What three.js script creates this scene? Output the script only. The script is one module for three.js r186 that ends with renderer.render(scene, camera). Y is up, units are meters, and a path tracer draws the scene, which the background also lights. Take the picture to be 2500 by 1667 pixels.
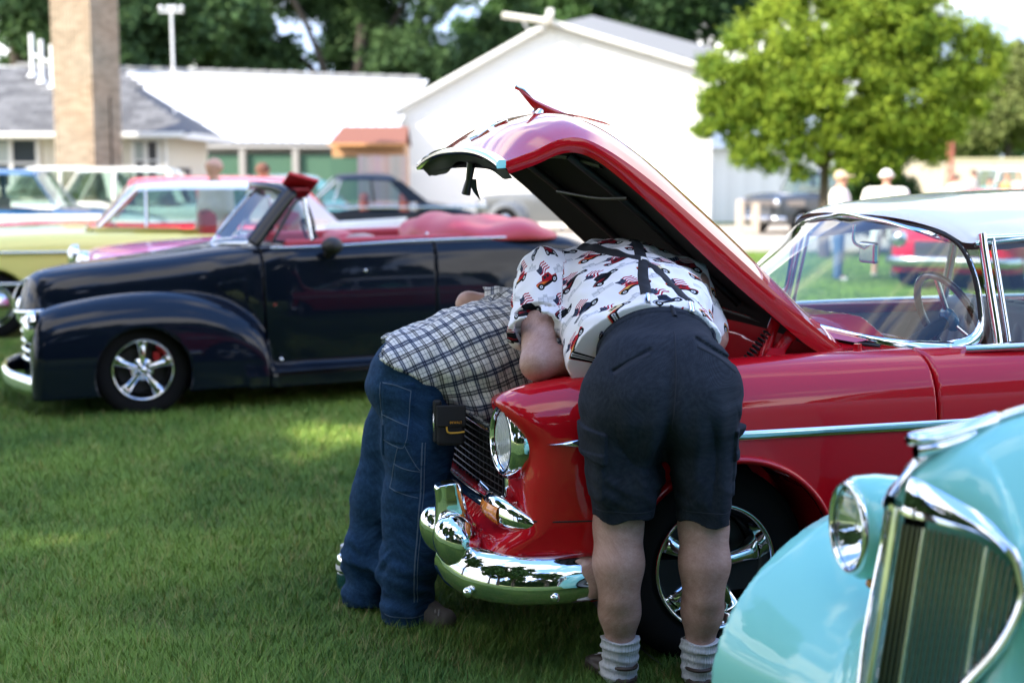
import * as THREE from 'three';
import { RoundedBoxGeometry } from 'three/addons/geometries/RoundedBoxGeometry.js';
import { mergeGeometries, mergeVertices } from 'three/addons/utils/BufferGeometryUtils.js';
import { ImprovedNoise } from 'three/addons/math/ImprovedNoise.js';

// ---------- camera ----------
const scene = new THREE.Scene();
const camera = new THREE.PerspectiveCamera(27.0, 1024 / 682, 0.1, 400);
camera.position.set(0, 1.62, 0);
camera.rotation.x = -0.1161;
camera.focus = 4.55; camera.userData.fStop = 2.0;
scene.add(camera);
const renderer = new THREE.WebGLRenderer({ antialias: true });
renderer.toneMapping = THREE.LinearToneMapping;
renderer.toneMappingExposure = 3.3;
renderer.shadowMap.enabled = true;
// ---------- sun ----------
const SUN = new THREE.Vector3(-0.80, 0.70, 0.50).normalize();
const sun = new THREE.DirectionalLight(new THREE.Color(1, 0.93, 0.80), 3.6);
sun.name = 'sun'; sun.position.copy(SUN).multiplyScalar(80); sun.target.position.set(0, 0, -10);
sun.position.add(sun.target.position); sun.castShadow = true; sun.shadow.radius = 1;
Object.assign(sun.shadow.camera, { left: -60, right: 60, top: 60, bottom: -60, near: 1, far: 220 });
sun.shadow.mapSize.set(4096, 4096);
scene.add(sun, sun.target);

// ---------- helpers ----------
const perlin = new ImprovedNoise();
function rng(seed) { let a = seed >>> 0; return () => { a = (a + 0x6d2b79f5) | 0; let t = Math.imul(a ^ (a >>> 15), 1 | a); t = (t + Math.imul(t ^ (t >>> 7), 61 | t)) ^ t; return ((t ^ (t >>> 14)) >>> 0) / 4294967296; }; }
const hyp = (a, b, c = 0) => Math.sqrt(a * a + b * b + c * c), clamp = (x, a = 0, b = 1) => Math.min(b, Math.max(a, x)), lerp = (a, b, t) => a + (b - a) * t;
const sstep = (a, b, x) => { const t = clamp((x - a) / (b - a)); return t * t * (3 - 2 * t); };
function fbm(x, y, z, o = 4) { let s = 0, a = 0.5; for (let i = 0; i < o; i++) { s += a * perlin.noise(x, y, z); x *= 2.03; y *= 2.03; z *= 2.03; a *= 0.5; } return s; }
function curve1(pts) { // monotone-ish 1D interpolation through [x, y] pairs
  return (x) => {
    const n = pts.length; if (x <= pts[0][0]) return pts[0][1]; if (x >= pts[n - 1][0]) return pts[n - 1][1];
    let i = 0; while (x > pts[i + 1][0]) i++;
    const m = (k) => k <= 0 || k >= n - 1 ? (k <= 0 ? (pts[1][1] - pts[0][1]) / (pts[1][0] - pts[0][0]) : (pts[n - 1][1] - pts[n - 2][1]) / (pts[n - 1][0] - pts[n - 2][0])) : (pts[k + 1][1] - pts[k - 1][1]) / (pts[k + 1][0] - pts[k - 1][0]);
    const h = pts[i + 1][0] - pts[i][0], t = (x - pts[i][0]) / h, t2 = t * t, t3 = t2 * t;
    return (2 * t3 - 3 * t2 + 1) * pts[i][1] + (t3 - 2 * t2 + t) * h * m(i) + (-2 * t3 + 3 * t2) * pts[i + 1][1] + (t3 - t2) * h * m(i + 1);
  };
}
const used = {};
function uniq(name) { const n = used[name] ?? 0; used[name] = n + 1; return n ? name + '_' + String(n).padStart(3, '0') : name; }
function shadows(o) { o.traverse((c) => { if (c.isMesh) { c.castShadow = true; c.receiveShadow = true; } }); return o; }
function tag(o, label, category, group, kind) { if (label) o.userData.label = label; if (category) o.userData.category = category; if (group) o.userData.group = group; if (kind) o.userData.kind = kind; return o; }
function thing(name, label, category, pos = [0, 0, 0], turn = 0, group) { const g = new THREE.Group(); g.name = uniq(name); g.position.set(...pos); g.rotation.y = turn; tag(g, label, category, group); scene.add(g); return g; }
function mesh(name, geo, mat, parent) { if (Array.isArray(geo)) geo = merge(geo); const m = new THREE.Mesh(geo, mat); m.name = parent && parent !== scene ? name : uniq(name); m.castShadow = m.receiveShadow = true; (parent ?? scene).add(m); return m; }
function merge(list) { list = list.filter(Boolean).map((g) => { g = g.index ? g.toNonIndexed() : g; for (const k of Object.keys(g.attributes)) if (!['position', 'normal', 'uv'].includes(k)) g.deleteAttribute(k); if (!g.attributes.uv) g.setAttribute('uv', new THREE.BufferAttribute(new Float32Array(g.attributes.position.count * 2), 2)); return g; }); return list.length === 1 ? list[0] : mergeGeometries(list); }
function structure(name, geo, mat) { const m = mesh(name, geo, mat, scene); m.userData.kind = 'structure'; return m; }
const lin = (r, g, b) => new THREE.Color().setRGB(r, g, b);
const mat = (rgb, rough = 0.6, o = {}) => new THREE.MeshPhysicalMaterial({ color: Array.isArray(rgb) ? lin(...rgb) : new THREE.Color(rgb), roughness: rough, side: THREE.DoubleSide, ...o });
const paint = (rgb, o = {}) => mat(rgb, 0.5, { specularIntensity: 0.08, clearcoat: 1, clearcoatRoughness: 0.015, ...o });
const box = (w, h, d, x = 0, y = 0, z = 0, r = 0) => (r ? new RoundedBoxGeometry(w, h, d, 2, Math.min(r, w / 2.1, h / 2.1, d / 2.1)) : new THREE.BoxGeometry(w, h, d)).translate(x, y, z);
const V3 = (p) => new THREE.Vector3(...p);
function tube(pts, r, seg = 24, rad = 8, closed = false) { return new THREE.TubeGeometry(new THREE.CatmullRomCurve3(pts.map(V3), closed, 'centripetal'), seg, r, rad, closed); }
function rod(a, b, r0, r1 = r0, rad = 10) { const A = V3(a), B = V3(b), d = B.clone().sub(A), g = new THREE.CylinderGeometry(r1, r0, d.length(), rad); g.applyQuaternion(new THREE.Quaternion().setFromUnitVectors(new THREE.Vector3(0, 1, 0), d.normalize())); return g.translate((a[0] + b[0]) / 2, (a[1] + b[1]) / 2, (a[2] + b[2]) / 2); }
const ball = (r, x, y, z, sx = 1, sy = 1, sz = 1, n = 16) => new THREE.SphereGeometry(r, n, Math.ceil(n * 0.7)).scale(sx, sy, sz).translate(x, y, z);
const lathe = (prof, n = 48) => new THREE.LatheGeometry(prof.map((p) => new THREE.Vector2(p[0], p[1])), n);
function gridGeo(nu, nv, f, wrapV = false) { // f(u, v) -> [x, y, z]
  const P = [], U = [], I = [];
  for (let i = 0; i <= nu; i++) for (let j = 0; j <= nv; j++) { P.push(...f(i / nu, j / nv)); U.push(i / nu, j / nv); }
  for (let i = 0; i < nu; i++) for (let j = 0; j < nv; j++) { const a = i * (nv + 1) + j, b = a + nv + 1; I.push(a, b, a + 1, b, b + 1, a + 1); }
  const g = new THREE.BufferGeometry(); g.setAttribute('position', new THREE.Float32BufferAttribute(P, 3)); g.setAttribute('uv', new THREE.Float32BufferAttribute(U, 2)); g.setIndex(I); g.computeVertexNormals();
  if (wrapV) { const n = g.attributes.normal; for (let i = 0; i <= nu; i++) { const a = i * (nv + 1), b = a + nv; const v = new THREE.Vector3(n.getX(a) + n.getX(b), n.getY(a) + n.getY(b), n.getZ(a) + n.getZ(b)).normalize(); n.setXYZ(a, v.x, v.y, v.z); n.setXYZ(b, v.x, v.y, v.z); } }
  return g;
}
function cr(a, b, c, d, t) { const t2 = t * t, t3 = t2 * t; return 0.5 * (2 * b + (c - a) * t + (2 * a - 5 * b + 4 * c - d) * t2 + (3 * b - a - 3 * c + d) * t3); }
function spline(pts, t, closed = false) { const n = pts.length; const s = t * (closed ? n : n - 1); let i = Math.floor(s); if (!closed) i = Math.min(i, n - 2); const f = s - i, g = (k) => closed ? pts[(k + n * 4) % n] : pts[clamp(k, 0, n - 1)]; const A = g(i - 1), B = g(i), C = g(i + 1), D = g(i + 2); return B.map((_, k) => cr(A[k], B[k], C[k], D[k], f)); }
function loft(rows, nu, nv, closed = false) { // smooth surface through rows of points
  return gridGeo(nu, nv, (u, v) => spline(rows.map((r) => spline(r, v, closed)), u), closed);
}
function sweep(path, prof, seg, up = [0, 1, 0], closedProf = true) { // profile [a, b] pairs: a sideways, b along up
  const c = new THREE.CatmullRomCurve3(path.map(V3), false, 'centripetal'), U = V3(up), n = prof.length, T = [];
  for (let i = 0; i <= seg; i++) { const t = c.getTangentAt(i / seg), p = c.getPointAt(i / seg), s = t.clone().cross(U).normalize(), b = s.clone().cross(t).normalize(); T.push([p, s, b]); }
  const g = gridGeo(seg, closedProf ? n : n - 1, (u, v) => { const [p, s, b] = T[Math.round(u * seg)], k = prof[Math.round(v * (closedProf ? n : n - 1)) % n]; return [p.x + s.x * k[0] + b.x * k[1], p.y + s.y * k[0] + b.y * k[1], p.z + s.z * k[0] + b.z * k[1]]; }, closedProf);
  if (!closedProf) return g;
  const cap = (i) => { const [p, s, b] = T[i], P = []; for (let k = 0; k < n; k++) for (const q of [[0, 0], prof[k], prof[(k + 1) % n]]) P.push(p.x + s.x * q[0] + b.x * q[1], p.y + s.y * q[0] + b.y * q[1], p.z + s.z * q[0] + b.z * q[1]); const h = new THREE.BufferGeometry(); h.setAttribute('position', new THREE.Float32BufferAttribute(P, 3)); h.computeVertexNormals(); return h; };
  return merge([g, cap(0), cap(seg)]);
}
const oval = (a, b, n = 14) => Array.from({ length: n }, (_, i) => [a * Math.cos(i / n * 2 * Math.PI), b * Math.sin(i / n * 2 * Math.PI)]);
function quad(a, b, c, d, n = 1) { return gridGeo(n, n, (u, v) => [0, 1, 2].map((k) => lerp(lerp(a[k], b[k], v), lerp(d[k], c[k], v), u))); }
function poly(pts2, depth, bevel = 0) { const s = new THREE.Shape(pts2.map((p) => new THREE.Vector2(...p))); return new THREE.ExtrudeGeometry(s, { depth, bevelEnabled: bevel > 0, bevelSize: bevel, bevelThickness: bevel, bevelSegments: 2, curveSegments: 8 }); }
const mirrorZ = (g) => { g = g.clone().scale(1, 1, -1); if (g.index) { const a = g.index.array; for (let i = 0; i < a.length; i += 3) { const t = a[i]; a[i] = a[i + 1]; a[i + 1] = t; } } else for (const k of Object.keys(g.attributes)) { const at = g.attributes[k], s = at.itemSize, v = at.array; for (let i = 0; i < at.count; i += 3) for (let c = 0; c < s; c++) { const t = v[i * s + c]; v[i * s + c] = v[(i + 1) * s + c]; v[(i + 1) * s + c] = t; } } return g; };
// ---- distance fields meshed as one continuous surface (surface nets, normals from the field) ----
const smin = (a, b, k) => { const h = Math.max(k - Math.abs(a - b), 0) / k; return Math.min(a, b) - h * h * k * 0.25; };
const smax = (a, b, k) => -smin(-a, -b, k);
function field(f, lo, hi, cell, uvf) {
  const n = [0, 1, 2].map((k) => Math.ceil((hi[k] - lo[k]) / cell) + 1), [nx, ny, nz] = n, D = new Float32Array(nx * ny * nz);
  const BS = 5; // blocks that lie well away from the surface keep one sample
  for (let k0 = 0; k0 < nz; k0 += BS) for (let j0 = 0; j0 < ny; j0 += BS) for (let i0 = 0; i0 < nx; i0 += BS) {
    const h = (BS - 1) / 2, dc = f(lo[0] + (i0 + h) * cell, lo[1] + (j0 + h) * cell, lo[2] + (k0 + h) * cell), far = Math.abs(dc) > cell * BS * 2.1 + 0.012;
    for (let k = k0; k < Math.min(nz, k0 + BS); k++) for (let j = j0; j < Math.min(ny, j0 + BS); j++) for (let i = i0; i < Math.min(nx, i0 + BS); i++) D[i + nx * (j + ny * k)] = far ? dc : f(lo[0] + i * cell, lo[1] + j * cell, lo[2] + k * cell);
  }
  const id = new Int32Array((nx - 1) * (ny - 1) * (nz - 1)).fill(-1), P = [], at = (i, j, k) => D[i + nx * (j + ny * k)], cid = (i, j, k) => i + (nx - 1) * (j + (ny - 1) * k), E = [];
  for (let a = 0; a < 8; a++) for (let b = a + 1; b < 8; b++) { const d = a ^ b; if (d === 1 || d === 2 || d === 4) E.push([a, b]); }
  for (let k = 0; k < nz - 1; k++) for (let j = 0; j < ny - 1; j++) for (let i = 0; i < nx - 1; i++) {
    const d = []; let s = 0; for (let c = 0; c < 8; c++) { d[c] = at(i + (c & 1), j + ((c >> 1) & 1), k + (c >> 2)); if (d[c] < 0) s++; }
    if (s === 0 || s === 8) continue;
    let x = 0, y = 0, z = 0, m = 0;
    for (const [a, b] of E) if ((d[a] < 0) !== (d[b] < 0)) { const t = d[a] / (d[a] - d[b]); x += lerp(a & 1, b & 1, t); y += lerp((a >> 1) & 1, (b >> 1) & 1, t); z += lerp(a >> 2, b >> 2, t); m++; }
    id[cid(i, j, k)] = P.length / 3; P.push(lo[0] + (i + x / m) * cell, lo[1] + (j + y / m) * cell, lo[2] + (k + z / m) * cell);
  }
  const I = [], face = (a, b, c, d, flip) => { if (a < 0 || b < 0 || c < 0 || d < 0) return; if (flip) I.push(a, c, b, a, d, c); else I.push(a, b, c, a, c, d); };
  for (let k = 0; k < nz - 1; k++) for (let j = 0; j < ny - 1; j++) for (let i = 0; i < nx - 1; i++) {
    const o = at(i, j, k) < 0;
    if (j && k && i < nx - 1 && o !== (at(i + 1, j, k) < 0)) face(id[cid(i, j - 1, k - 1)], id[cid(i, j, k - 1)], id[cid(i, j, k)], id[cid(i, j - 1, k)], !o);
    if (i && k && o !== (at(i, j + 1, k) < 0)) face(id[cid(i - 1, j, k - 1)], id[cid(i - 1, j, k)], id[cid(i, j, k)], id[cid(i, j, k - 1)], !o);
    if (i && j && o !== (at(i, j, k + 1) < 0)) face(id[cid(i - 1, j - 1, k)], id[cid(i, j - 1, k)], id[cid(i, j, k)], id[cid(i - 1, j, k)], !o);
  }
  const N = new Float32Array(P.length), U = new Float32Array(P.length / 3 * 2), e = cell * 0.35;
  for (let v = 0; v < P.length; v += 3) {
    let [x, y, z] = [P[v], P[v + 1], P[v + 2]];
    { // normal from the field; pull the vertex onto the surface
      const d = f(x, y, z), gx = f(x + e, y, z) - f(x - e, y, z), gy = f(x, y + e, z) - f(x, y - e, z), gz = f(x, y, z + e) - f(x, y, z - e), l = hyp(gx, gy, gz) || 1;
      N[v] = gx / l; N[v + 1] = gy / l; N[v + 2] = gz / l;
      const st = clamp(d * 2 * e / l, -cell * 0.4, cell * 0.4); x -= N[v] * st; y -= N[v + 1] * st; z -= N[v + 2] * st;
    }
    P[v] = x; P[v + 1] = y; P[v + 2] = z;
    if (uvf) { const t = uvf(x, y, z, N[v], N[v + 1], N[v + 2]); U[v / 3 * 2] = t[0]; U[v / 3 * 2 + 1] = t[1]; }
  }
  const g = new THREE.BufferGeometry(); g.setAttribute('position', new THREE.Float32BufferAttribute(P, 3)); g.setAttribute('normal', new THREE.BufferAttribute(N, 3)); g.setAttribute('uv', new THREE.BufferAttribute(U, 2)); g.setIndex(I); return g;
}
function cap(ax, ay, az, ar, bx, by, bz, br) { // tapered capsule distance
  const dx = bx - ax, dy = by - ay, dz = bz - az, l = dx * dx + dy * dy + dz * dz || 1;
  return (x, y, z) => { const px = x - ax, py = y - ay, pz = z - az, t = clamp((px * dx + py * dy + pz * dz) / l); return hyp(px - dx * t, py - dy * t, pz - dz * t) - (ar + (br - ar) * t); };
}
const capP = (a, ar, b, br) => cap(...a, ar, ...b, br);
function canvasTex(w, h, draw, rep) { const c = document.createElement('canvas'); c.width = w; c.height = h; draw(c.getContext('2d'), w, h); const t = new THREE.CanvasTexture(c); t.colorSpace = THREE.SRGBColorSpace; t.wrapS = t.wrapT = THREE.RepeatWrapping; if (rep) t.repeat.set(...rep); return t; }
function noiseTex(w, h, f, srgb = false) { const d = new Uint8Array(w * h * 4); for (let y = 0; y < h; y++) for (let x = 0; x < w; x++) { const c = f(x / w, y / h), o = (y * w + x) * 4; d[o] = clamp(c[0]) * 255; d[o + 1] = clamp(c[1]) * 255; d[o + 2] = clamp(c[2]) * 255; d[o + 3] = 255; } const t = new THREE.DataTexture(d, w, h); t.magFilter = t.minFilter = THREE.LinearFilter; t.wrapS = t.wrapT = THREE.RepeatWrapping; if (srgb) t.colorSpace = THREE.SRGBColorSpace; t.needsUpdate = true; return t; }
const tnoise = (u, v, f, s = 0) => { const a = u * 2 * Math.PI, b = v * 2 * Math.PI; return fbm(Math.cos(a) * f + s, Math.sin(a) * f + Math.cos(b) * f, Math.sin(b) * f + s, 4); };

// ---------- sky ----------
{
  const W = 1024, H = 512, d = new Float32Array(W * H * 4);
  for (let j = 0; j < H; j++) for (let i = 0; i < W; i++) {
    const th = ((j + 0.5) / H - 0.5) * Math.PI, ph = ((i + 0.5) / W - 0.5) * 2 * Math.PI, y = Math.sin(th), x = Math.cos(ph) * Math.cos(th), z = Math.sin(ph) * Math.cos(th), o = (j * W + i) * 4;
    const yy = Math.max(y, 0), hz = Math.pow(1 - yy, 4);
    let c = [lerp(0.50, 1.7, hz), lerp(1.05, 1.95, hz), lerp(2.5, 2.3, hz)];
    if (y > 0) {
      const k = 1.6 / (yy + 0.28), n = fbm(x * k + 3.1, z * k - 1.7, 0.4, 6) + 0.25 * fbm(x * k * 0.4 + 9, z * k * 0.4, 2.4, 2);
      const a = sstep(-0.10, 0.16, n) * 0.95, b = lerp(3.2, 4.6, sstep(0.3, 0.0, n));
      c = c.map((v, q) => lerp(v, b * [1, 0.985, 0.97][q], a * sstep(0, 0.06, yy)));
    } else c = [0.5, 0.55, 0.45];
    d[o] = c[0]; d[o + 1] = c[1]; d[o + 2] = c[2]; d[o + 3] = 1;
  }
  const t = new THREE.DataTexture(d, W, H, THREE.RGBAFormat, THREE.FloatType); t.mapping = THREE.EquirectangularReflectionMapping; t.magFilter = THREE.LinearFilter; t.needsUpdate = true;
  scene.background = t; scene.environment = t; scene.environmentIntensity = scene.backgroundIntensity = 0.28;
}

// ---------- shared materials ----------
const CHROME = mat([0.78, 0.79, 0.80], 0.05, { metalness: 1 }), CHROME2 = mat([0.72, 0.73, 0.74], 0.16, { metalness: 1 });
const RUBBER = mat([0.007, 0.007, 0.0075], 0.85, { specularIntensity: 0.4 }), BLACK = mat([0.006, 0.006, 0.007], 0.6), DARK = mat([0.02, 0.02, 0.022], 0.7);
const GLASS = mat([0.93, 0.96, 0.96], 0.02, { transmission: 1, thickness: 0, ior: 1.5 }), TINT = mat([0.62, 0.72, 0.70], 0.02, { transmission: 1, thickness: 0, ior: 1.5 });
const LENS = mat([0.9, 0.92, 0.92], 0.05, { transmission: 1, thickness: 0, ior: 1.5 });
const AMBER = mat([0.75, 0.22, 0.02], 0.25, { clearcoat: 1 }), SKIN = mat([0.46, 0.26, 0.19], 0.55, { sheen: 0.2, sheenColor: lin(0.6, 0.35, 0.3) });
// ---------- ground ----------
function groundGeo(x0, x1, z0, z1, y, nx = 1, nz = 1) { const g = new THREE.PlaneGeometry(x1 - x0, z1 - z0, nx, nz).rotateX(-Math.PI / 2).translate((x0 + x1) / 2, y, (z0 + z1) / 2), p = g.attributes.position, u = g.attributes.uv; for (let i = 0; i < p.count; i++) u.setXY(i, p.getX(i), p.getZ(i)); return g; }
const lawnTex = noiseTex(512, 512, (u, v) => { const a = tnoise(u, v, 2.2), b = tnoise(u, v, 9, 5), c = tnoise(v, u, 40, 2); const k = 0.40 + 0.5 * a + 0.35 * b + 0.4 * c, d = sstep(0.05, 0.4, b + 0.3 * c); return [lerp(0.38, 0.54, d) * (0.6 + k), lerp(0.47, 0.56, d) * (0.6 + k), 0.19 * (0.6 + k)]; }, true);
lawnTex.repeat.set(1 / 2.7, 1 / 2.7);
structure('lawn', groundGeo(-160, 160, -200, 60, 0), mat([1, 1, 1], 0.95, { map: lawnTex, bumpMap: lawnTex, bumpScale: 0.02 }));
const gravelTex = noiseTex(512, 512, (u, v) => { const k = 0.64 + 0.25 * tnoise(u, v, 3) + 0.35 * tnoise(u, v, 60, 3); return [k, k * 0.93, k * 0.84]; }, true); gravelTex.repeat.set(0.25, 0.25);
structure('gravel_road', groundGeo(-60, 80, -47, -30.5, 0.006), mat([1, 1, 1], 0.95, { map: gravelTex, bumpMap: gravelTex, bumpScale: 0.015 }));
{ // grass blades
  const r = rng(11), variants = [];
  const blade = (h, w, lean, a, x, z) => { const P = [], I = [], n = 3; for (let i = 0; i <= n; i++) { const t = i / n, o = lean * t * t, ww = w * (1 - t * 0.92); for (const s of [-1, 1]) P.push(x + Math.cos(a) * o - Math.sin(a) * ww * s, h * (t - 0.25 * lean * t * t / h * 0.4), z + Math.sin(a) * o + Math.cos(a) * ww * s); } for (let i = 0; i < n; i++) I.push(i * 2, i * 2 + 1, i * 2 + 2, i * 2 + 1, i * 2 + 3, i * 2 + 2); const g = new THREE.BufferGeometry(); g.setAttribute('position', new THREE.Float32BufferAttribute(P, 3)); g.setIndex(I); g.computeVertexNormals(); return g; };
  for (let k = 0; k < 3; k++) { const L = []; for (let i = 0; i < 12; i++) L.push(blade(0.028 + 0.042 * r(), 0.0015 + 0.0013 * r(), 0.015 + 0.05 * r(), r() * 6.283, (r() - 0.5) * 0.07, (r() - 0.5) * 0.07)); variants.push(merge(L)); }
  const spots = [[], [], []];
  for (let i = 0; i < 150000; i++) {
    const z = -3.3 - 10.5 * Math.pow(r(), 1.25), hw = (-z) * 0.375 + 0.3, x = (r() * 2 - 1) * hw, keep = r();
    if (keep > 1.35 - (-z) * 0.055) continue;
    spots[i % 3].push([x, z, r(), r(), r()]);
  }
  for (let i = 0; i < 16000; i++) { const z = -14 - 16 * r(), x = 1 + (r()) * 11 * (-z / 20); spots[i % 3].push([x, z, r(), r(), 1.3 + r()]); }
  const M = new THREE.Matrix4(), Q = new THREE.Quaternion(), E = new THREE.Euler(), c = new THREE.Color();
  const g = new THREE.Group(); g.name = 'grass'; tag(g, 'short green lawn grass spread between the parked cars', 'grass', null, 'stuff'); scene.add(g);
  spots.forEach((S, k) => {
    const m = new THREE.InstancedMesh(variants[k], mat([1, 1, 1], 0.65, { specularIntensity: 0.4 }), S.length); m.name = 'grass_blades'; m.userData.kind = 'stuff'; m.castShadow = m.receiveShadow = true;
    S.forEach(([x, z, a, b, d], i) => { const pt = fbm(x * 0.9, 0.3, z * 0.9, 3), s = 0.65 + 0.55 * b + 0.35 * pt; M.compose(new THREE.Vector3(x, 0, z), Q.setFromEuler(E.set(0, a * 6.283, 0)), new THREE.Vector3(s * (d > 1.2 ? 2 : 1), s * (0.8 + 0.3 * b), s * (d > 1.2 ? 2 : 1))); m.setMatrixAt(i, M); const cl = fbm(x * 0.35 + 7, 1.7, z * 0.35, 3), t = clamp(0.5 + pt * 1.6 + cl * 1.2 + (a - 0.5) * 0.8), y = d < 0.08 + 0.25 * clamp(cl) ? 0.6 + 0.6 * b : 0; c.setRGB(lerp(0.075, 0.225, t) + y * 0.17, lerp(0.160, 0.34, t) + y * 0.05, lerp(0.030, 0.058, t) + y * 0.05); m.setColorAt(i, c); });
    g.add(m);
  });
}
// ---------- buildings ----------
const CLAP = mat([0.66, 0.62, 0.52], 0.8), TRIM = mat([0.74, 0.73, 0.70], 0.6), PANE = mat([0.05, 0.06, 0.07], 0.08, { clearcoat: 1 }), METAL = mat([0.82, 0.83, 0.84], 0.42, { metalness: 0.15 }), WEATHER = mat([0.34, 0.30, 0.26], 0.9);
{ // bungalow with grey shingles
  const Z = -34.5, H = thing('bungalow', 'low cream bungalow with grey shingle roof standing behind the tall brick chimney', 'house', [-12, 0, Z]);
  const w = (x) => x + 12; // world x to local
  mesh('wall', box(9.2, 2.72, 5, w(-13.0), 1.36, -2.5), CLAP, H);
  for (let i = 0; i < 46; i++) { const x = -17.4 + i * 0.2; if (x < -8.45) mesh('siding_board', box(0.185, 2.6, 0.02, w(x), 1.36, 0.012), CLAP, H); }
  const r = rng(5), SH = [0, 1, 2, 3].map((k) => mat([0.075 + 0.02 * k, 0.075 + 0.02 * k, 0.08 + 0.02 * k], 0.9));
  // front slope, hip at the right end
  const y0 = 2.62, rise = 1.75, run = 2.9, z0 = 0.45; const R = mesh('roof', [quad([w(-18), y0 - 0.03, z0], [w(-7.85), y0 - 0.03, z0], [w(-10.3), y0 + rise - 0.03, z0 - run], [w(-18), y0 + rise - 0.03, z0 - run]), quad([w(-7.85), y0 - 0.03, z0], [w(-7.85), y0 - 0.03, -5.4], [w(-10.3), y0 + rise - 0.03, z0 - run], [w(-10.3), y0 + rise - 0.03, z0 - run]), quad([w(-18), y0 + rise - 0.03, z0 - run], [w(-10.3), y0 + rise - 0.03, z0 - run], [w(-7.85), y0 - 0.03, -5.4], [w(-18), y0 - 0.03, -5.4])], SH[1], H);
  const n = 15, tabs = [[], [], [], []];
  for (let i = 0; i < n; i++) { const a = i / n, xr = lerp(-7.85, -10.3, a); for (let x = -18 + (i % 2) * 0.2; x < xr - 0.1; x += 0.4) tabs[Math.floor(r() * 4)].push(box(0.385, 0.018, 0.26, 0, 0, 0).rotateX(0.54).translate(w(x) + 0.2, y0 + a * rise + 0.055 + 0.004 * r(), z0 - a * run - 0.10)); }
  tabs.forEach((t, k) => { const m = mesh('shingles', t, SH[k], R); m.userData.kind = 'stuff'; });
  mesh('gutter', box(10.2, 0.13, 0.12, w(-12.92), 2.58, 0.5, 0.02), TRIM, H); mesh('fascia', box(0.05, 0.16, 5.9, w(-7.82), 2.58, -2.45), TRIM, H);
  const win = (x, y, ww, hh) => { const f = mesh('window', [box(ww + 0.16, 0.09, 0.08, w(x), y + hh / 2, 0.05), box(ww + 0.2, 0.09, 0.1, w(x), y - hh / 2, 0.06), ...[-1, 0, 1].map((s) => box(0.09, hh, 0.08, w(x) + s * ww / 2, y, 0.05)), box(ww, 0.05, 0.06, w(x), y, 0.05)], TRIM, H); mesh('pane', [-1, 1].map((s) => quad([w(x) + s * ww / 4 - ww / 4, y - hh / 2, 0.045], [w(x) + s * ww / 4 + ww / 4, y - hh / 2, 0.045], [w(x) + s * ww / 4 + ww / 4, y + hh / 2, 0.045], [w(x) + s * ww / 4 - ww / 4, y + hh / 2, 0.045])), PANE, f); mesh('curtain', box(ww * 0.42, hh * 0.45, 0.004, w(x) - ww * 0.22, y + hh * 0.2, 0.052), mat([0.36, 0.40, 0.38], 0.8), f); };
  win(-12.05, 1.92, 1.3, 1.2); win(-8.8, 1.98, 0.62, 1.0); win(-14.9, 1.92, 1.3, 1.2);
  const ac = mesh('air_conditioner', box(0.42, 0.3, 0.4, w(-11.72), 1.5, 0.2, 0.02), TRIM, H); mesh('grille', [0, 1, 2, 3].map((i) => box(0.36, 0.025, 0.01, w(-11.72), 1.42 + i * 0.05, 0.405)), DARK, ac);
  mesh('porch_post', [box(0.3, 1.4, 0.3, w(-7.9), 1.1, 0.1)], mat([0.10, 0.085, 0.08], 0.8), H);
  mesh('downspout', rod([w(-8.32), 0, 0.05], [w(-8.32), 2.5, 0.1], 0.04), TRIM, H);
  for (const [x, t] of [[-12.15, 0.86], [-11.82, 0.76], [-11.48, 0.68]]) { const y = y0 + rise * t, z = z0 - run * t; const v = mesh('vent_pipe', rod([w(x), y - 0.05, z], [w(x), y + 1.05, z], 0.055), METAL, H); mesh('flashing', rod([w(x), y - 0.02, z], [w(x), y + 0.08, z], 0.14, 0.07), METAL, v); }
  mesh('vent_brace', rod([w(-12.15), y0 + rise * 0.86 + 0.55, z0 - run * 0.86], [w(-11.48), y0 + rise * 0.68 + 0.6, z0 - run * 0.68], 0.025), METAL, H);
  mesh('vent_elbow', tube([[w(-11.1), y0 + 1.15, -1.4], [w(-11.1), y0 + 1.7, -1.4], [w(-11.02), y0 + 1.85, -1.35], [w(-10.85), y0 + 2.0, -1.3]], 0.08, 16), METAL, H);
}
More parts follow.
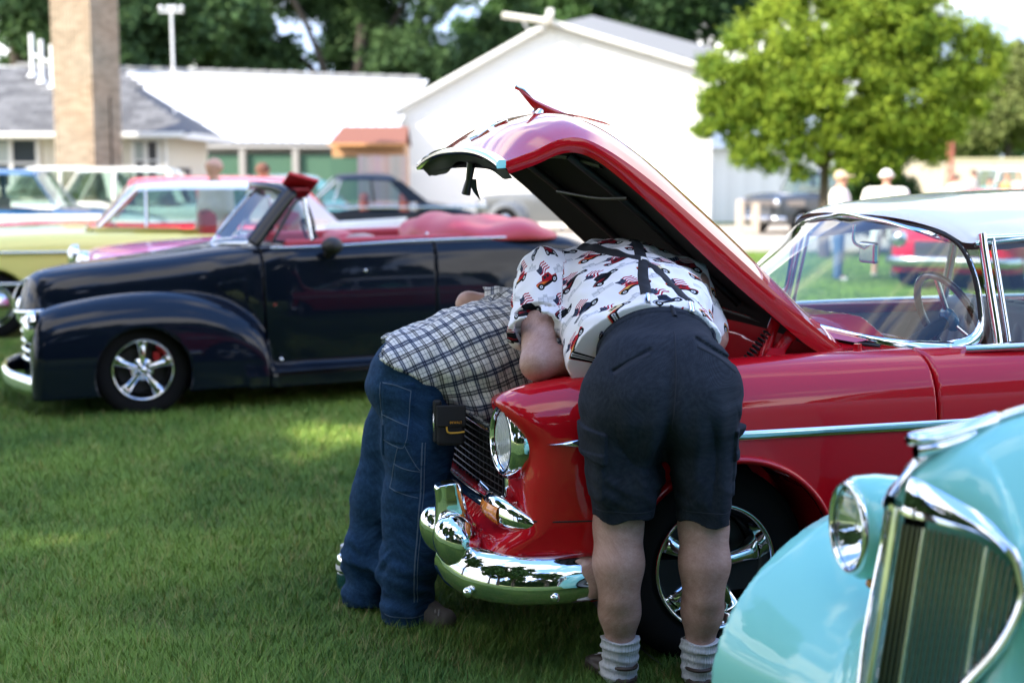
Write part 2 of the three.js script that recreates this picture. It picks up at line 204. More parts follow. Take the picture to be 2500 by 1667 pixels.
{ // brick chimney, laid course by course
  const C = thing('brick_chimney', 'tall square tan brick chimney rising past the bungalow roof', 'chimney', [-9.62, 0, -32.6], 1.22);
  const s = 0.50, Hh = 8.2, g = box(0.18, 0.067, 0.06, 0, 0, 0), r = rng(9), M = new THREE.Matrix4(), Q = new THREE.Quaternion(), L = [];
  mesh('core', box(2 * s - 0.02, Hh, 2 * s - 0.02, 0, Hh / 2, 0), mat([0.30, 0.26, 0.21], 0.95), C);
  for (let c = 0; c < Hh / 0.078; c++) for (let f = 0; f < 4; f++) for (let i = 0; i < 5; i++) L.push([c, f, i]);
  const m = new THREE.InstancedMesh(g, mat([1, 1, 1], 0.9), L.length); m.name = 'bricks'; m.userData.kind = 'stuff'; const col = new THREE.Color();
  L.forEach(([c, f, i], k) => { const a = f * Math.PI / 2, off = (i - 2) * 0.194 + (c % 2 ? 0.048 : -0.048), d = s - 0.008 + 0.004 * r(); M.compose(new THREE.Vector3(Math.cos(a) * off + Math.sin(a) * d, 0.05 + c * 0.078, -Math.sin(a) * off + Math.cos(a) * d), Q.setFromAxisAngle(new THREE.Vector3(0, 1, 0), a), new THREE.Vector3(1, 1, 1)); m.setMatrixAt(k, M); const t = r(), u = fbm(c * 0.06, f * 3, i * 0.1 + f, 2) * 1.4; col.setRGB(0.26 + 0.13 * t + 0.06 * u, 0.198 + 0.10 * t, 0.142 + 0.08 * t - 0.02 * u); m.setColorAt(k, col); });
  C.add(m);
  mesh('iron_strap', [box(0.05, 2.4, 0.03, 0.1, 2.2, s + 0.04)], mat([0.16, 0.12, 0.09], 0.7, { metalness: 0.5 }), C);
}
{ // long white barn with ribbed metal roof and green stalls
  const B = thing('long_white_barn', 'long low barn with white ribbed metal roof and green stall panels', 'barn', [-9.95, 0, -45.2], -0.05); B.scale.set(1.158, 1.1, 1.158);
  mesh('wall', box(6.6, 2.3, 0.2, 2.4, 1.15, -0.4), mat([0.42, 0.41, 0.39], 0.85), B);
  const y0 = 2.42, y1 = 3.0, y2 = 4.95;
  const R = mesh('roof', [quad([-0.1, y0, 1.2], [5.6, y0 - 0.05, 1.2], [5.6, y1 - 0.05, 0], [-0.9, y1, 0]), quad([-4, y1 + 0.05, 0], [5.6, y1, 0], [5.7, y2 - 0.37, -6], [-8, y2 + 0.15, -6])], METAL, B);
  for (let i = 0; i < 35; i++) { const x = -3.4 + i * 0.26; mesh('roof_rib', rod([x, y1 + 0.055, 0], [x - 0.4 * (1 - i / 68), lerp(y2 + 0.03, y2 - 0.66, clamp((x + 8) / 22)), -6], 0.022, 0.022, 5), METAL, R); if (x > -0.2) mesh('roof_rib', rod([x, y0 + 0.01, 1.2], [x, y1, 0], 0.02, 0.02, 5), METAL, R); }
  for (let i = 0; i < 24; i++) { const x = -7 + i * 0.53; mesh('ridge_cap', box(0.5, 0.12, 0.4, x, lerp(y2 + 0.2, y2 - 0.62, (x + 8) / 22), -6, 0.03), mat([0.22, 0.22, 0.22], 0.7), R); }
  mesh('eave_beam', box(5.7, 0.16, 0.14, 2.8, 2.32, 1.05), mat([0.45, 0.44, 0.42], 0.8), B);
  const GR = mat([0.050, 0.120, 0.075], 0.8);
  for (let i = 0; i < 4; i++) { const x = 0.5 + i * 1.42; mesh('stall_panel', box(1.22, 1.75, 0.06, x + 0.3, 1.2, 0.9, 0.01), GR, B); mesh('post', box(0.16, 2.3, 0.16, x - 0.42, 1.15, 1.0), mat([0.30, 0.29, 0.27], 0.85), B); }
  mesh('end_wall', quad([-0.95, 0, 0], [-0.95, 0, -12], [-0.95, 4.6, -6], [-0.95, 3.0, 0]), CLAP, B);
  mesh('water_tank', [box(0.6, 0.85, 0.6, -0.55, 2.55, 1.0, 0.05), box(0.5, 2.2, 0.4, -0.55, 1.1, 1.0)], METAL, B);
}
{ // little orange shed and board fence
  const S = thing('orange_shed', 'small orange shed with brown roof beside the white gabled barn', 'shed', [-3.75, 0, -37.4]);
  mesh('wall', box(1.9, 2.45, 1.6, 0, 1.225, -0.8), mat([0.50, 0.27, 0.13], 0.8), S);
  mesh('roof', [gridGeo(1, 6, (u, v) => [lerp(-1.0, 1.0, v) + (v < 0.5 ? 0.25 * u : 0), 2.44 + 0.48 * u, 0.25 - 1.0 * u]), quad([-0.75, 2.92, -0.75], [1, 2.92, -0.75], [1, 2.4, -1.8], [-1, 2.4, -1.8])], mat([0.19, 0.075, 0.05], 0.9), S);
  mesh('fascia', box(2.04, 0.07, 0.05, 0, 2.42, 0.26), mat([0.55, 0.26, 0.1], 0.8), S);
  mesh('door_panel', box(1.02, 2.1, 0.05, -0.46, 1.05, 0.03), mat([0.05, 0.12, 0.075], 0.8), S);
  const F = thing('board_fence', 'short weathered grey board fence in front of the orange shed', 'fence', [-3.4, 0, -36.9]); const r = rng(3);
  for (let i = 0; i < 11; i++) mesh('board', box(0.105, 2.12 + 0.05 * r(), 0.025, -0.52 + i * 0.115, 1.06, 0.006 * r(), 0.004), mat([0.36 + 0.14 * r(), 0.32 + 0.10 * r(), 0.28 + 0.08 * r()], 0.9), F);
  mesh('rail', [box(1.2, 0.08, 0.04, 0, 1.7, -0.04)], WEATHER, F);
}
{ // big white gabled barn
  const G = thing('white_gabled_barn', 'big white barn with a tall gable wall behind the raised hood', 'barn', [1.2, 0, -46]); const WW = mat([0.88, 0.86, 0.80], 0.75);
  const out = [[-4.85, 0], [-4.85, 3.72], [0, 6.36], [5.2, 4.84], [5.2, 0]];
  mesh('wall', poly(out, 0.2).translate(0, 0, -0.2), WW, G);
  for (let i = 0; i < 40; i++) { const x = -4.7 + i * 0.25, top = x < 0 ? lerp(3.72, 6.36, (x + 4.85) / 4.85) : lerp(6.36, 4.84, x / 5.2); mesh('siding_board', box(0.235, top - 0.12, 0.015, x, (top - 0.12) / 2, 0.008), WW, G); }
  mesh('side_wall', [box(0.2, 4.8, 12, 5.1, 2.4, -6.2), box(0.2, 3.7, 12, -4.75, 1.85, -6.2)], WW, G);
  const rf = (pts, h) => quad(...pts, 1);
  const R = mesh('roof', [rf([[-5.1, 3.62, 0.3], [0, 6.46, 0.3], [0, 6.46, -12], [-5.1, 3.62, -12]]), rf([[0, 6.46, 0.3], [5.5, 4.85, 0.3], [5.5, 4.85, -12], [0, 6.46, -12]])], mat([0.30, 0.295, 0.28], 0.7), G);
  mesh('rake_board', [sweep([[-5.12, 3.60, 0.32], [-2.5, 5.04, 0.32], [-0.02, 6.43, 0.32]], [[-0.03, -0.08], [0.03, -0.08], [0.03, 0.08], [-0.03, 0.08]], 4)], TRIM, R); mesh('rake_board', sweep([[0.02, 6.43, 0.32], [2.7, 5.65, 0.32], [5.52, 4.83, 0.32]], [[-0.03, -0.08], [0.03, -0.08], [0.03, 0.08], [-0.03, 0.08]], 4), TRIM, R);
  // the higher roof behind, its eave on exposed rafter ends
  const U = mesh('upper_roof', [quad([0.1, 6.44, -0.5], [5.9, 5.0, -0.5], [6.2, 5.95, -4.5], [1.6, 7.15, -4.5]), quad([0.1, 6.44, -0.5], [1.6, 7.15, -4.5], [0.1, 6.3, -9], [-0.5, 6.2, -8])], mat([0.20, 0.195, 0.18], 0.75), G);
  for (let i = 0; i < 14; i++) { const t = (i + 0.5) / 14; mesh('rafter_end', box(0.14, 0.12, 0.5, lerp(0.2, 5.8, t), lerp(6.40, 4.97, t) - 0.05, -0.35), mat([0.24, 0.23, 0.21], 0.8), U); }
  mesh('ridge_beam', box(0.2, 0.22, 2.4, -0.05, 6.5, 1.2, 0.02).rotateY(0), TRIM, G); mesh('hay_boom', rod([-1.5, 6.62, 0.5], [0.1, 6.42, 0.35], 0.10, 0.10, 8), mat([0.70, 0.66, 0.55], 0.8), G); mesh('boom_strut', [rod([-0.9, 6.5, 0.45], [-0.5, 5.95, 0.1], 0.04), rod([-0.35, 6.45, 0.4], [-0.2, 6.1, 0.1], 0.04)], TRIM, G);
  mesh('wall_lamp', [tube([[1.95, 3.75, 0], [1.95, 3.8, 0.25], [2.12, 3.78, 0.4], [2.18, 3.5, 0.42]], 0.03, 16), lathe([[0.02, 0.1], [0.06, 0.05], [0.14, -0.05], [0.15, -0.06]], 20).translate(2.18, 3.42, 0.42)], mat([0.55, 0.56, 0.56], 0.5, { metalness: 0.4 }), G);
}
{ // lean-to to the right
  const S = thing('white_lean_to', 'low white board lean-to right of the gabled barn behind the green tree', 'shed', [9, 0, -50]);
  mesh('wall', box(5.2, 2.6, 3, 0.5, 1.3, -1.5), mat([0.78, 0.78, 0.76], 0.8), S);
  for (let i = 0; i < 26; i++) mesh('siding_board', box(0.19, 2.55, 0.02, -2.0 + i * 0.2, 1.28, 0.012), mat([0.74 + 0.03 * (i % 3), 0.74 + 0.03 * (i % 3), 0.73 + 0.03 * (i % 3)], 0.8), S);
  mesh('roof', quad([-2.2, 2.62, 0.5], [3.3, 2.55, 0.5], [3.3, 3.05, -3], [-2.2, 3.2, -3]), METAL, S);
  for (let i = 0; i < 9; i++) mesh('rafter_end', box(0.1, 0.1, 0.5, -2 + i * 0.62, 2.55 - i * 0.008, 0.22), mat([0.4, 0.39, 0.37], 0.8), S);
}
{ const R = thing('guard_rail', 'weathered timber rail on two stout posts in front of the lean-to', 'rail', [6.7, 0, -39.5]); for (const x of [-0.38, 0.05]) mesh('post', box(0.2, 1.02 - (x > 0 ? 0.18 : 0), 0.2, x, 0.45, 0, 0.02), mat([0.48, 0.40, 0.32], 0.9), R); mesh('rail', box(1.7, 0.16, 0.08, 0.55, 0.86, 0.02, 0.01), mat([0.16, 0.14, 0.13], 0.9), R); }
{ const P = thing('light_pole', 'thin metal pole with a crossarm of lamps in front of the long barn', 'pole', [-8.7, 0, -37.2]); mesh('pole', rod([0, 0, 0], [-0.05, 5.95, 0], 0.045, 0.03), METAL, P); mesh('crossarm', box(0.6, 0.05, 0.06, -0.05, 5.80, 0), METAL, P); for (const x of [-0.28, -0.1, 0.08, 0.25]) mesh('lamp', box(0.10, 0.10, 0.1, x - 0.03, 5.90, 0.03, 0.03), METAL, P); }
{ const W = thing('tan_wall', 'long plain tan wall at the far edge of the lot below the trees', 'wall', [22, 0, -62.5]); for (let i = 0; i < 12; i++) mesh('panel', box(1.96, 2.3, 0.15, -10 + i * 2, 1.15, 0, 0.01), mat([0.55, 0.46, 0.36], 0.9), W); mesh('coping', box(24.2, 0.08, 0.25, 1, 2.34, 0), mat([0.62, 0.55, 0.35], 0.9), W); }
{ const P = thing('red_mast', 'tall rusty red lattice mast standing in front of the far trees', 'mast', [15.0, 0, -49]); const M = mat([0.34, 0.10, 0.07], 0.7); for (const [x, z] of [[-0.12, 0], [0.12, 0], [0, 0.2]]) mesh('leg', rod([x, 0, z], [x * 0.6, 5.0, z * 0.6], 0.03), M, P); for (let i = 0; i < 16; i++) { const y = 0.2 + i * 0.29; mesh('brace', [rod([-0.11, y, 0], [0.11, y + 0.27, 0], 0.018, 0.018, 5), rod([0.11, y, 0], [0, y + 0.27, 0.19], 0.018, 0.018, 5), rod([-0.11, y, 0], [0, y + 0.27, 0.19], 0.018, 0.018, 5)], M, P); } }
// ---------- trees ----------
function leafCluster(n, size, r, w = 0.42) { const P = [], I = []; for (let i = 0; i < n; i++) { const d = new THREE.Vector3(r() - 0.5, r() - 0.5, r() - 0.5).normalize(), c = d.clone().multiplyScalar(size * (0.3 + 1.0 * r())), l = size * (0.5 + 0.5 * r()), t = new THREE.Vector3(r() - 0.5, r() - 0.8, r() - 0.5).normalize(), s = t.clone().cross(new THREE.Vector3(r() - 0.5, r() - 0.5, r() - 0.5)).normalize().multiplyScalar(l * w), b = P.length / 3; const a = c.clone(), e = c.clone().addScaledVector(t, l), m = c.clone().addScaledVector(t, l * 0.45); for (const p of [a, m.clone().add(s), e, m.clone().sub(s)]) P.push(p.x, p.y, p.z); I.push(b, b + 1, b + 2, b, b + 2, b + 3); } const g = new THREE.BufferGeometry(); g.setAttribute('position', new THREE.Float32BufferAttribute(P, 3)); g.setIndex(I); g.computeVertexNormals(); return g; }
const LR = rng(77), CLUSTERS = [leafCluster(9, 1, LR), leafCluster(9, 1, LR), leafCluster(8, 1, LR, 0.3)];
const LEAF = mat([1, 1, 1], 0.7, { transmission: 0.3, specularIntensity: 0.35 });
const LEAF2 = mat([1, 1, 1], 0.7, { specularIntensity: 0.35 });
function tree(name, label, pos, o) { // o: trunk limbs, clumps [x, y, z, r], n clusters, leaf size, colours
  const T = thing(name, label, o.cat ?? 'tree', pos, 0, o.group), r = rng(o.seed), bark = mat(o.bark ?? [0.055, 0.045, 0.035], 0.95);
  mesh('trunk', o.limbs.map((l) => { const c = new THREE.CatmullRomCurve3(l.p.map(V3)), n = 14; return gridGeo(n, 9, (u, v) => { const p = c.getPointAt(u), t = c.getTangentAt(u), s = new THREE.Vector3(0, 0, 1).cross(t).normalize(), b = t.clone().cross(s), a = v * 6.2832, k = lerp(l.r, l.r1 ?? l.r * 0.4, u) * (1 + 0.12 * Math.sin(a * 3 + u * 9)); return [p.x + (s.x * Math.cos(a) + b.x * Math.sin(a)) * k, p.y + (s.y * Math.cos(a) + b.y * Math.sin(a)) * k, p.z + (s.z * Math.cos(a) + b.z * Math.sin(a)) * k]; }, true); }), bark, T);
  const tot = o.clumps.reduce((s, c) => s + c[3] ** 2, 0), list = [];
  for (const [cx, cy, cz, R, sy = 0.8] of o.clumps) { const n = Math.round(o.n * R * R / tot), subs = Array.from({ length: o.subs ?? 14 }, () => { const d = new THREE.Vector3(r() - 0.5, r() - 0.5, r() - 0.5).normalize().multiplyScalar(R * (0.55 + 0.4 * r())); return [cx + d.x, cy + d.y * sy, cz + d.z, R * (0.28 + 0.22 * r()) * (o.subR ?? 1)]; }); subs.push([cx, cy, cz, R * 0.6]); for (let i = 0; i < n; i++) { const s = subs[Math.floor(r() * subs.length)], d = new THREE.Vector3(r() - 0.5, r() - 0.5, r() - 0.5).normalize().multiplyScalar(s[3] * Math.pow(r(), 0.4)); const q = o.loose && r() < o.loose ? 1 : 0; if (q) { const e = new THREE.Vector3(r() - 0.5, r() - 0.5, r() - 0.5).normalize().multiplyScalar(R * (0.7 + 0.55 * r())); list.push([cx + e.x, cy + e.y * sy, cz + e.z]); } else list.push([s[0] + d.x, s[1] + d.y * 0.85, s[2] + d.z]); } }
  const m = new THREE.InstancedMesh(CLUSTERS[o.kind ?? 0], o.leafMat ?? LEAF, list.length); m.name = 'crown'; m.userData.kind = 'stuff'; const M = new THREE.Matrix4(), Q = new THREE.Quaternion(), E = new THREE.Euler(), c = new THREE.Color(), [a, b] = o.colors;
  list.forEach((p, i) => { const s = o.leaf * (0.7 + 0.6 * r()); M.compose(V3(p), Q.setFromEuler(E.set(r() * 6.3, r() * 6.3, r() * 6.3)), new THREE.Vector3(s, s, s)); m.setMatrixAt(i, M); const t = clamp(0.5 + 0.6 * fbm(p[0] * 0.5, p[1] * 0.5, p[2] * 0.5, 2) + (r() - 0.5) * 0.8); c.setRGB(lerp(a[0], b[0], t), lerp(a[1], b[1], t), lerp(a[2], b[2], t)); m.setColorAt(i, c); });
  T.add(m); return T;
}
const dark = [[0.028, 0.07, 0.026], [0.10, 0.18, 0.055]];
function big(label, x, z, H, R, seed, o = {}) { const r = rng(seed), limbs = [{ p: [[0, 0, 0], [0.1, H * 0.25, 0], [0.2 + (r() - 0.5), H * 0.5, 0.1], [(r() - 0.5) * 2, H * 0.85, 0]], r: o.tr ?? 0.42 }], clumps = []; for (let k = 0; k < 5; k++) { const a = r() * 6.28, d = R * (0.5 + 0.4 * r()), y = H * (0.5 + 0.35 * r()); limbs.push({ p: [[0.1, H * (0.2 + 0.12 * r()), 0], [Math.cos(a) * d * 0.5, y * 0.75, Math.sin(a) * d * 0.5], [Math.cos(a) * d, y, Math.sin(a) * d]], r: (o.tr ?? 0.42) * 0.45, r1: 0.06 }); } for (let k = 0; k < (o.k ?? 12); k++) { const a = r() * 6.28, d = R * Math.sqrt(r()) * 0.85, y = H * (o.low ?? 0.42) + r() * H * 0.55; clumps.push([Math.cos(a) * d, y, Math.sin(a) * d, R * (0.26 + 0.2 * r())]); } return tree('dark_tree', label, [x, 0, z], { limbs, clumps, n: Math.round((o.n ?? 7000) * 0.62), leaf: o.leaf ?? 0.34, colors: o.colors ?? dark, seed: seed + 1, subs: 10, group: o.group, kind: o.kind, leafMat: o.leafMat }); }
// the wood behind the buildings
big('dark green tree above the left end of the bungalow', -19, -56, 13, 6.5, 101, { low: 0.3, n: 9000 });
big('dark tree rising directly behind the brick chimney', -14.8, -58, 14, 5.0, 102, { low: 0.28, n: 7000, tr: 0.5 });
tree('willow_tree', 'dark many-trunked tree behind the long barn roof', [-11.6, 0, -60], { limbs: [{ p: [[-0.7, 0, 0], [-0.8, 5, 0], [-1.5, 8.5, 0], [-1.7, 12, 0]], r: 0.75, r1: 0.4 }, { p: [[-0.7, 3, 0], [0.5, 6, 0.2], [0.9, 9, 0.3], [0.8, 13, 0]], r: 0.4, r1: 0.22 }, { p: [[1.0, 0, 0], [1.0, 5.5, 0], [1.4, 8, 0], [2.3, 12, 0]], r: 0.34, r1: 0.16 }, { p: [[1.0, 5.2, 0], [0.3, 8, 0], [0.2, 11, 0]], r: 0.22, r1: 0.1 }], clumps: [[-3.2, 10, 0, 2.2], [-0.2, 11.5, 1, 2.6], [2.8, 10.4, 0, 2.2], [4.6, 8.5, 0, 1.7], [-3.4, 7.0, 0, 1.3], [0.2, 9.4, -1, 1.2]], n: 8000, leaf: 0.30, colors: dark, seed: 103, kind: 2 });
big('dark tree filling the sky left of the gabled barn', -6.8, -59, 14, 5.5, 104, { low: 0.36, n: 10000, leaf: 0.28, kind: 2 });
tree('spreading_tree', 'dark tree with slanting bare limbs and sky gaps beside the barn gable', [-3.2, 0, -61], { limbs: [{ p: [[-1.6, 0, 0], [-1.7, 5, 0], [-0.6, 7.5, 0], [1.2, 9.2, 0], [3.4, 10.2, 0]], r: 0.38, r1: 0.12 }, { p: [[-1.6, 5.2, 0], [-0.9, 8, 0.2], [0.6, 10.6, 0.3], [1.2, 12.5, 0]], r: 0.26, r1: 0.1 }, { p: [[-1.6, 4.4, 0], [0.6, 6.4, 0], [2.5, 7.0, 0]], r: 0.2, r1: 0.07 }], clumps: [[-3.0, 8.2, 0, 2.0], [-2.8, 5.6, 0, 1.6], [1.2, 6.0, 0, 1.7], [3.0, 7.6, 0, 1.5], [0.4, 11.4, 0, 1.7], [3.6, 10.8, 0, 1.8], [-2.2, 11.2, 0, 2.0], [-0.6, 4.9, 0.4, 1.3], [3.9, 5.8, 0, 1.3]], n: 9000, leaf: 0.26, colors: dark, seed: 105, kind: 2 });
big('mid green tree behind the ridge of the gabled barn', 2.6, -72, 13, 6, 106, { low: 0.4, n: 8000, colors: [[0.05, 0.11, 0.03], [0.10, 0.20, 0.05]] });
big('dark tree right of the barn ridge behind the green tree', 7.6, -66, 14, 5.5, 107, { low: 0.3, n: 9000, colors: [[0.02, 0.05, 0.018], [0.05, 0.11, 0.03]] });
// the bright green tree on the right
tree('green_ash_tree', 'bright yellow-green leafy tree on a slender trunk beside the white lean-to', [6.15, 0, -28], { bark: [0.12, 0.09, 0.07], limbs: [{ p: [[0, 0, 0], [-0.03, 1.2, 0], [0.0, 2.2, 0], [0.2, 3.6, 0]], r: 0.115, r1: 0.06 }, { p: [[0, 1.7, 0], [-0.8, 2.4, 0], [-1.6, 2.7, 0]], r: 0.05, r1: 0.02 }, { p: [[0, 1.9, 0], [0.9, 2.6, 0.2], [1.9, 3.3, 0.2]], r: 0.06, r1: 0.02 }], clumps: [[-0.2, 4.4, 0, 1.35], [-1.3, 3.85, 0.1, 0.95], [1.0, 4.5, 0, 1.4], [2.05, 4.0, -0.1, 1.15], [-1.5, 3.0, 0.3, 0.62], [0.2, 3.4, 0.4, 1.15], [1.4, 3.1, 0.2, 1.05], [2.55, 3.2, 0, 0.72], [-1.0, 2.5, 0.4, 0.48], [0.2, 2.45, 0.5, 0.55], [0.8, 2.2, 0.4, 0.42], [-1.75, 2.3, 0.3, 0.32], [-0.3, 5.3, 0, 1.0], [1.5, 5.3, 0, 0.9], [1.75, 2.25, 0.2, 0.4], [-2.0, 3.4, 0.2, 0.6], [-2.1, 2.75, 0.3, 0.4], [-1.55, 2.05, 0.3, 0.38], [-0.5, 2.15, 0.4, 0.4], [-0.55, 1.65, 0.3, 0.22], [0.5, 2.0, 0.5, 0.36], [1.3, 2.5, 0.4, 0.5], [2.2, 2.6, 0.2, 0.5], [0.9, 2.75, 0.5, 0.6], [2.9, 3.9, 0, 0.6], [-0.9, 3.2, 0.5, 0.7], [-2.3, 3.0, 0.2, 0.3], [-2.45, 2.5, 0.2, 0.22], [0.3, 1.75, 0.5, 0.3], [1.1, 1.85, 0.4, 0.32], [2.0, 2.05, 0.3, 0.3], [-1.1, 1.85, 0.3, 0.24], [-2.35, 3.75, 0.1, 0.25]], n: 34000, leaf: 0.088, subR: 0.5, loose: 0.16, colors: [[0.09, 0.18, 0.014], [0.36, 0.45, 0.04]], seed: 120, subs: 40, kind: 2 });
tree('round_shrub', 'dark green upright shrub beneath the bright green tree', [7.9, 0, -31], { cat: 'shrub', limbs: [{ p: [[0, 0, 0], [0, 0.8, 0], [0.1, 1.6, 0]], r: 0.06 }], clumps: [[0, 1.8, 0, 0.85, 1.1], [0.3, 0.9, 0, 0.8], [-0.35, 1.0, 0, 0.65], [0.45, 2.4, 0, 0.5]], n: 6500, leaf: 0.09, colors: [[0.02, 0.06, 0.012], [0.07, 0.14, 0.03]], seed: 121 });
const olive = [[0.10, 0.14, 0.035], [0.24, 0.27, 0.08]];
tree('far_tree', 'pale olive tree beyond the tan wall at the far right', [27, 0, -78], { limbs: [{ p: [[0, 0, 0], [0, 3, 0], [0.3, 6, 0]], r: 0.3 }], clumps: [[-2.4, 4.2, 0, 2.1], [0, 5.8, 0, 2.3], [1.6, 7.4, 0, 1.9], [2.5, 4.4, 0, 2.4], [-1.5, 6.4, 0, 1.2]], n: 6500, leaf: 0.30, colors: olive, seed: 122 });
tree('far_tree', 'deep green tree behind the olive tree at the right edge', [31, 0, -88], { limbs: [{ p: [[0, 0, 0], [0, 3, 0], [0.3, 6, 0]], r: 0.3 }], clumps: [[0, 5, 0, 3], [-3.4, 3.4, 0, 2.1], [0.5, 8.2, 0, 2.3], [-6, 3.4, 0, 2.2], [-10, 3.6, 0, 2.4]], n: 7000, leaf: 0.34, colors: [[0.02, 0.06, 0.02], [0.06, 0.13, 0.04]], seed: 123 });
// shade trees outside the picture, left of and behind the camera
['tall shade tree outside the frame left of the turquoise car', 'shade tree left of the dark convertible outside the frame', 'shade tree behind the camera nearest the lawn', 'large shade tree far left of the lawn', 'shade tree straight behind the camera', 'shade tree behind the camera toward the left', 'shade tree behind the camera toward the right'].forEach((label, i) => { const [x, z, H, R, s] = [[-7.5, 2.4, 11.5, 4.5, 201], [-13.2, -6.6, 12, 4.6, 202], [-4.6, 5.6, 11, 4.4, 203], [-14.5, 4, 13, 4.6, 204], [3.5, 15, 13, 5, 205], [-9, 18, 13, 5.5, 206], [14, 17, 12, 5, 207]][i]; big(label, x, z, H, R, s, { low: 0.42, n: 5200, leaf: 0.42, k: 14, leafMat: LEAF2, group: 'shade trees beside the parked cars' }); });
{ // dense wood far behind the camera, mirrored in paint and chrome
  const r = rng(300), n = 9000, m = new THREE.InstancedMesh(CLUSTERS[0], LEAF2, n), M = new THREE.Matrix4(), Q = new THREE.Quaternion(), E = new THREE.Euler(), c = new THREE.Color(); m.name = uniq('wood');
  for (let i = 0; i < n; i++) { const x = (r() - 0.5) * 110, h = 8 + 4.5 * fbm(x * 0.12, 2, 1, 3) * 2, z = 24 + 10 * r() + 0.006 * x * x, s = 0.8 + 0.7 * r(); M.compose(new THREE.Vector3(x, 0.3 + r() * h, z), Q.setFromEuler(E.set(r() * 6.3, r() * 6.3, r() * 6.3)), new THREE.Vector3(s, s, s)); m.setMatrixAt(i, M); const t = r(); c.setRGB(lerp(0.02, 0.06, t), lerp(0.05, 0.12, t), lerp(0.02, 0.04, t)); m.setColorAt(i, c); }
  tag(m, 'dense dark wood standing across the field behind the camera', 'wood', null, 'stuff'); scene.add(m);
}
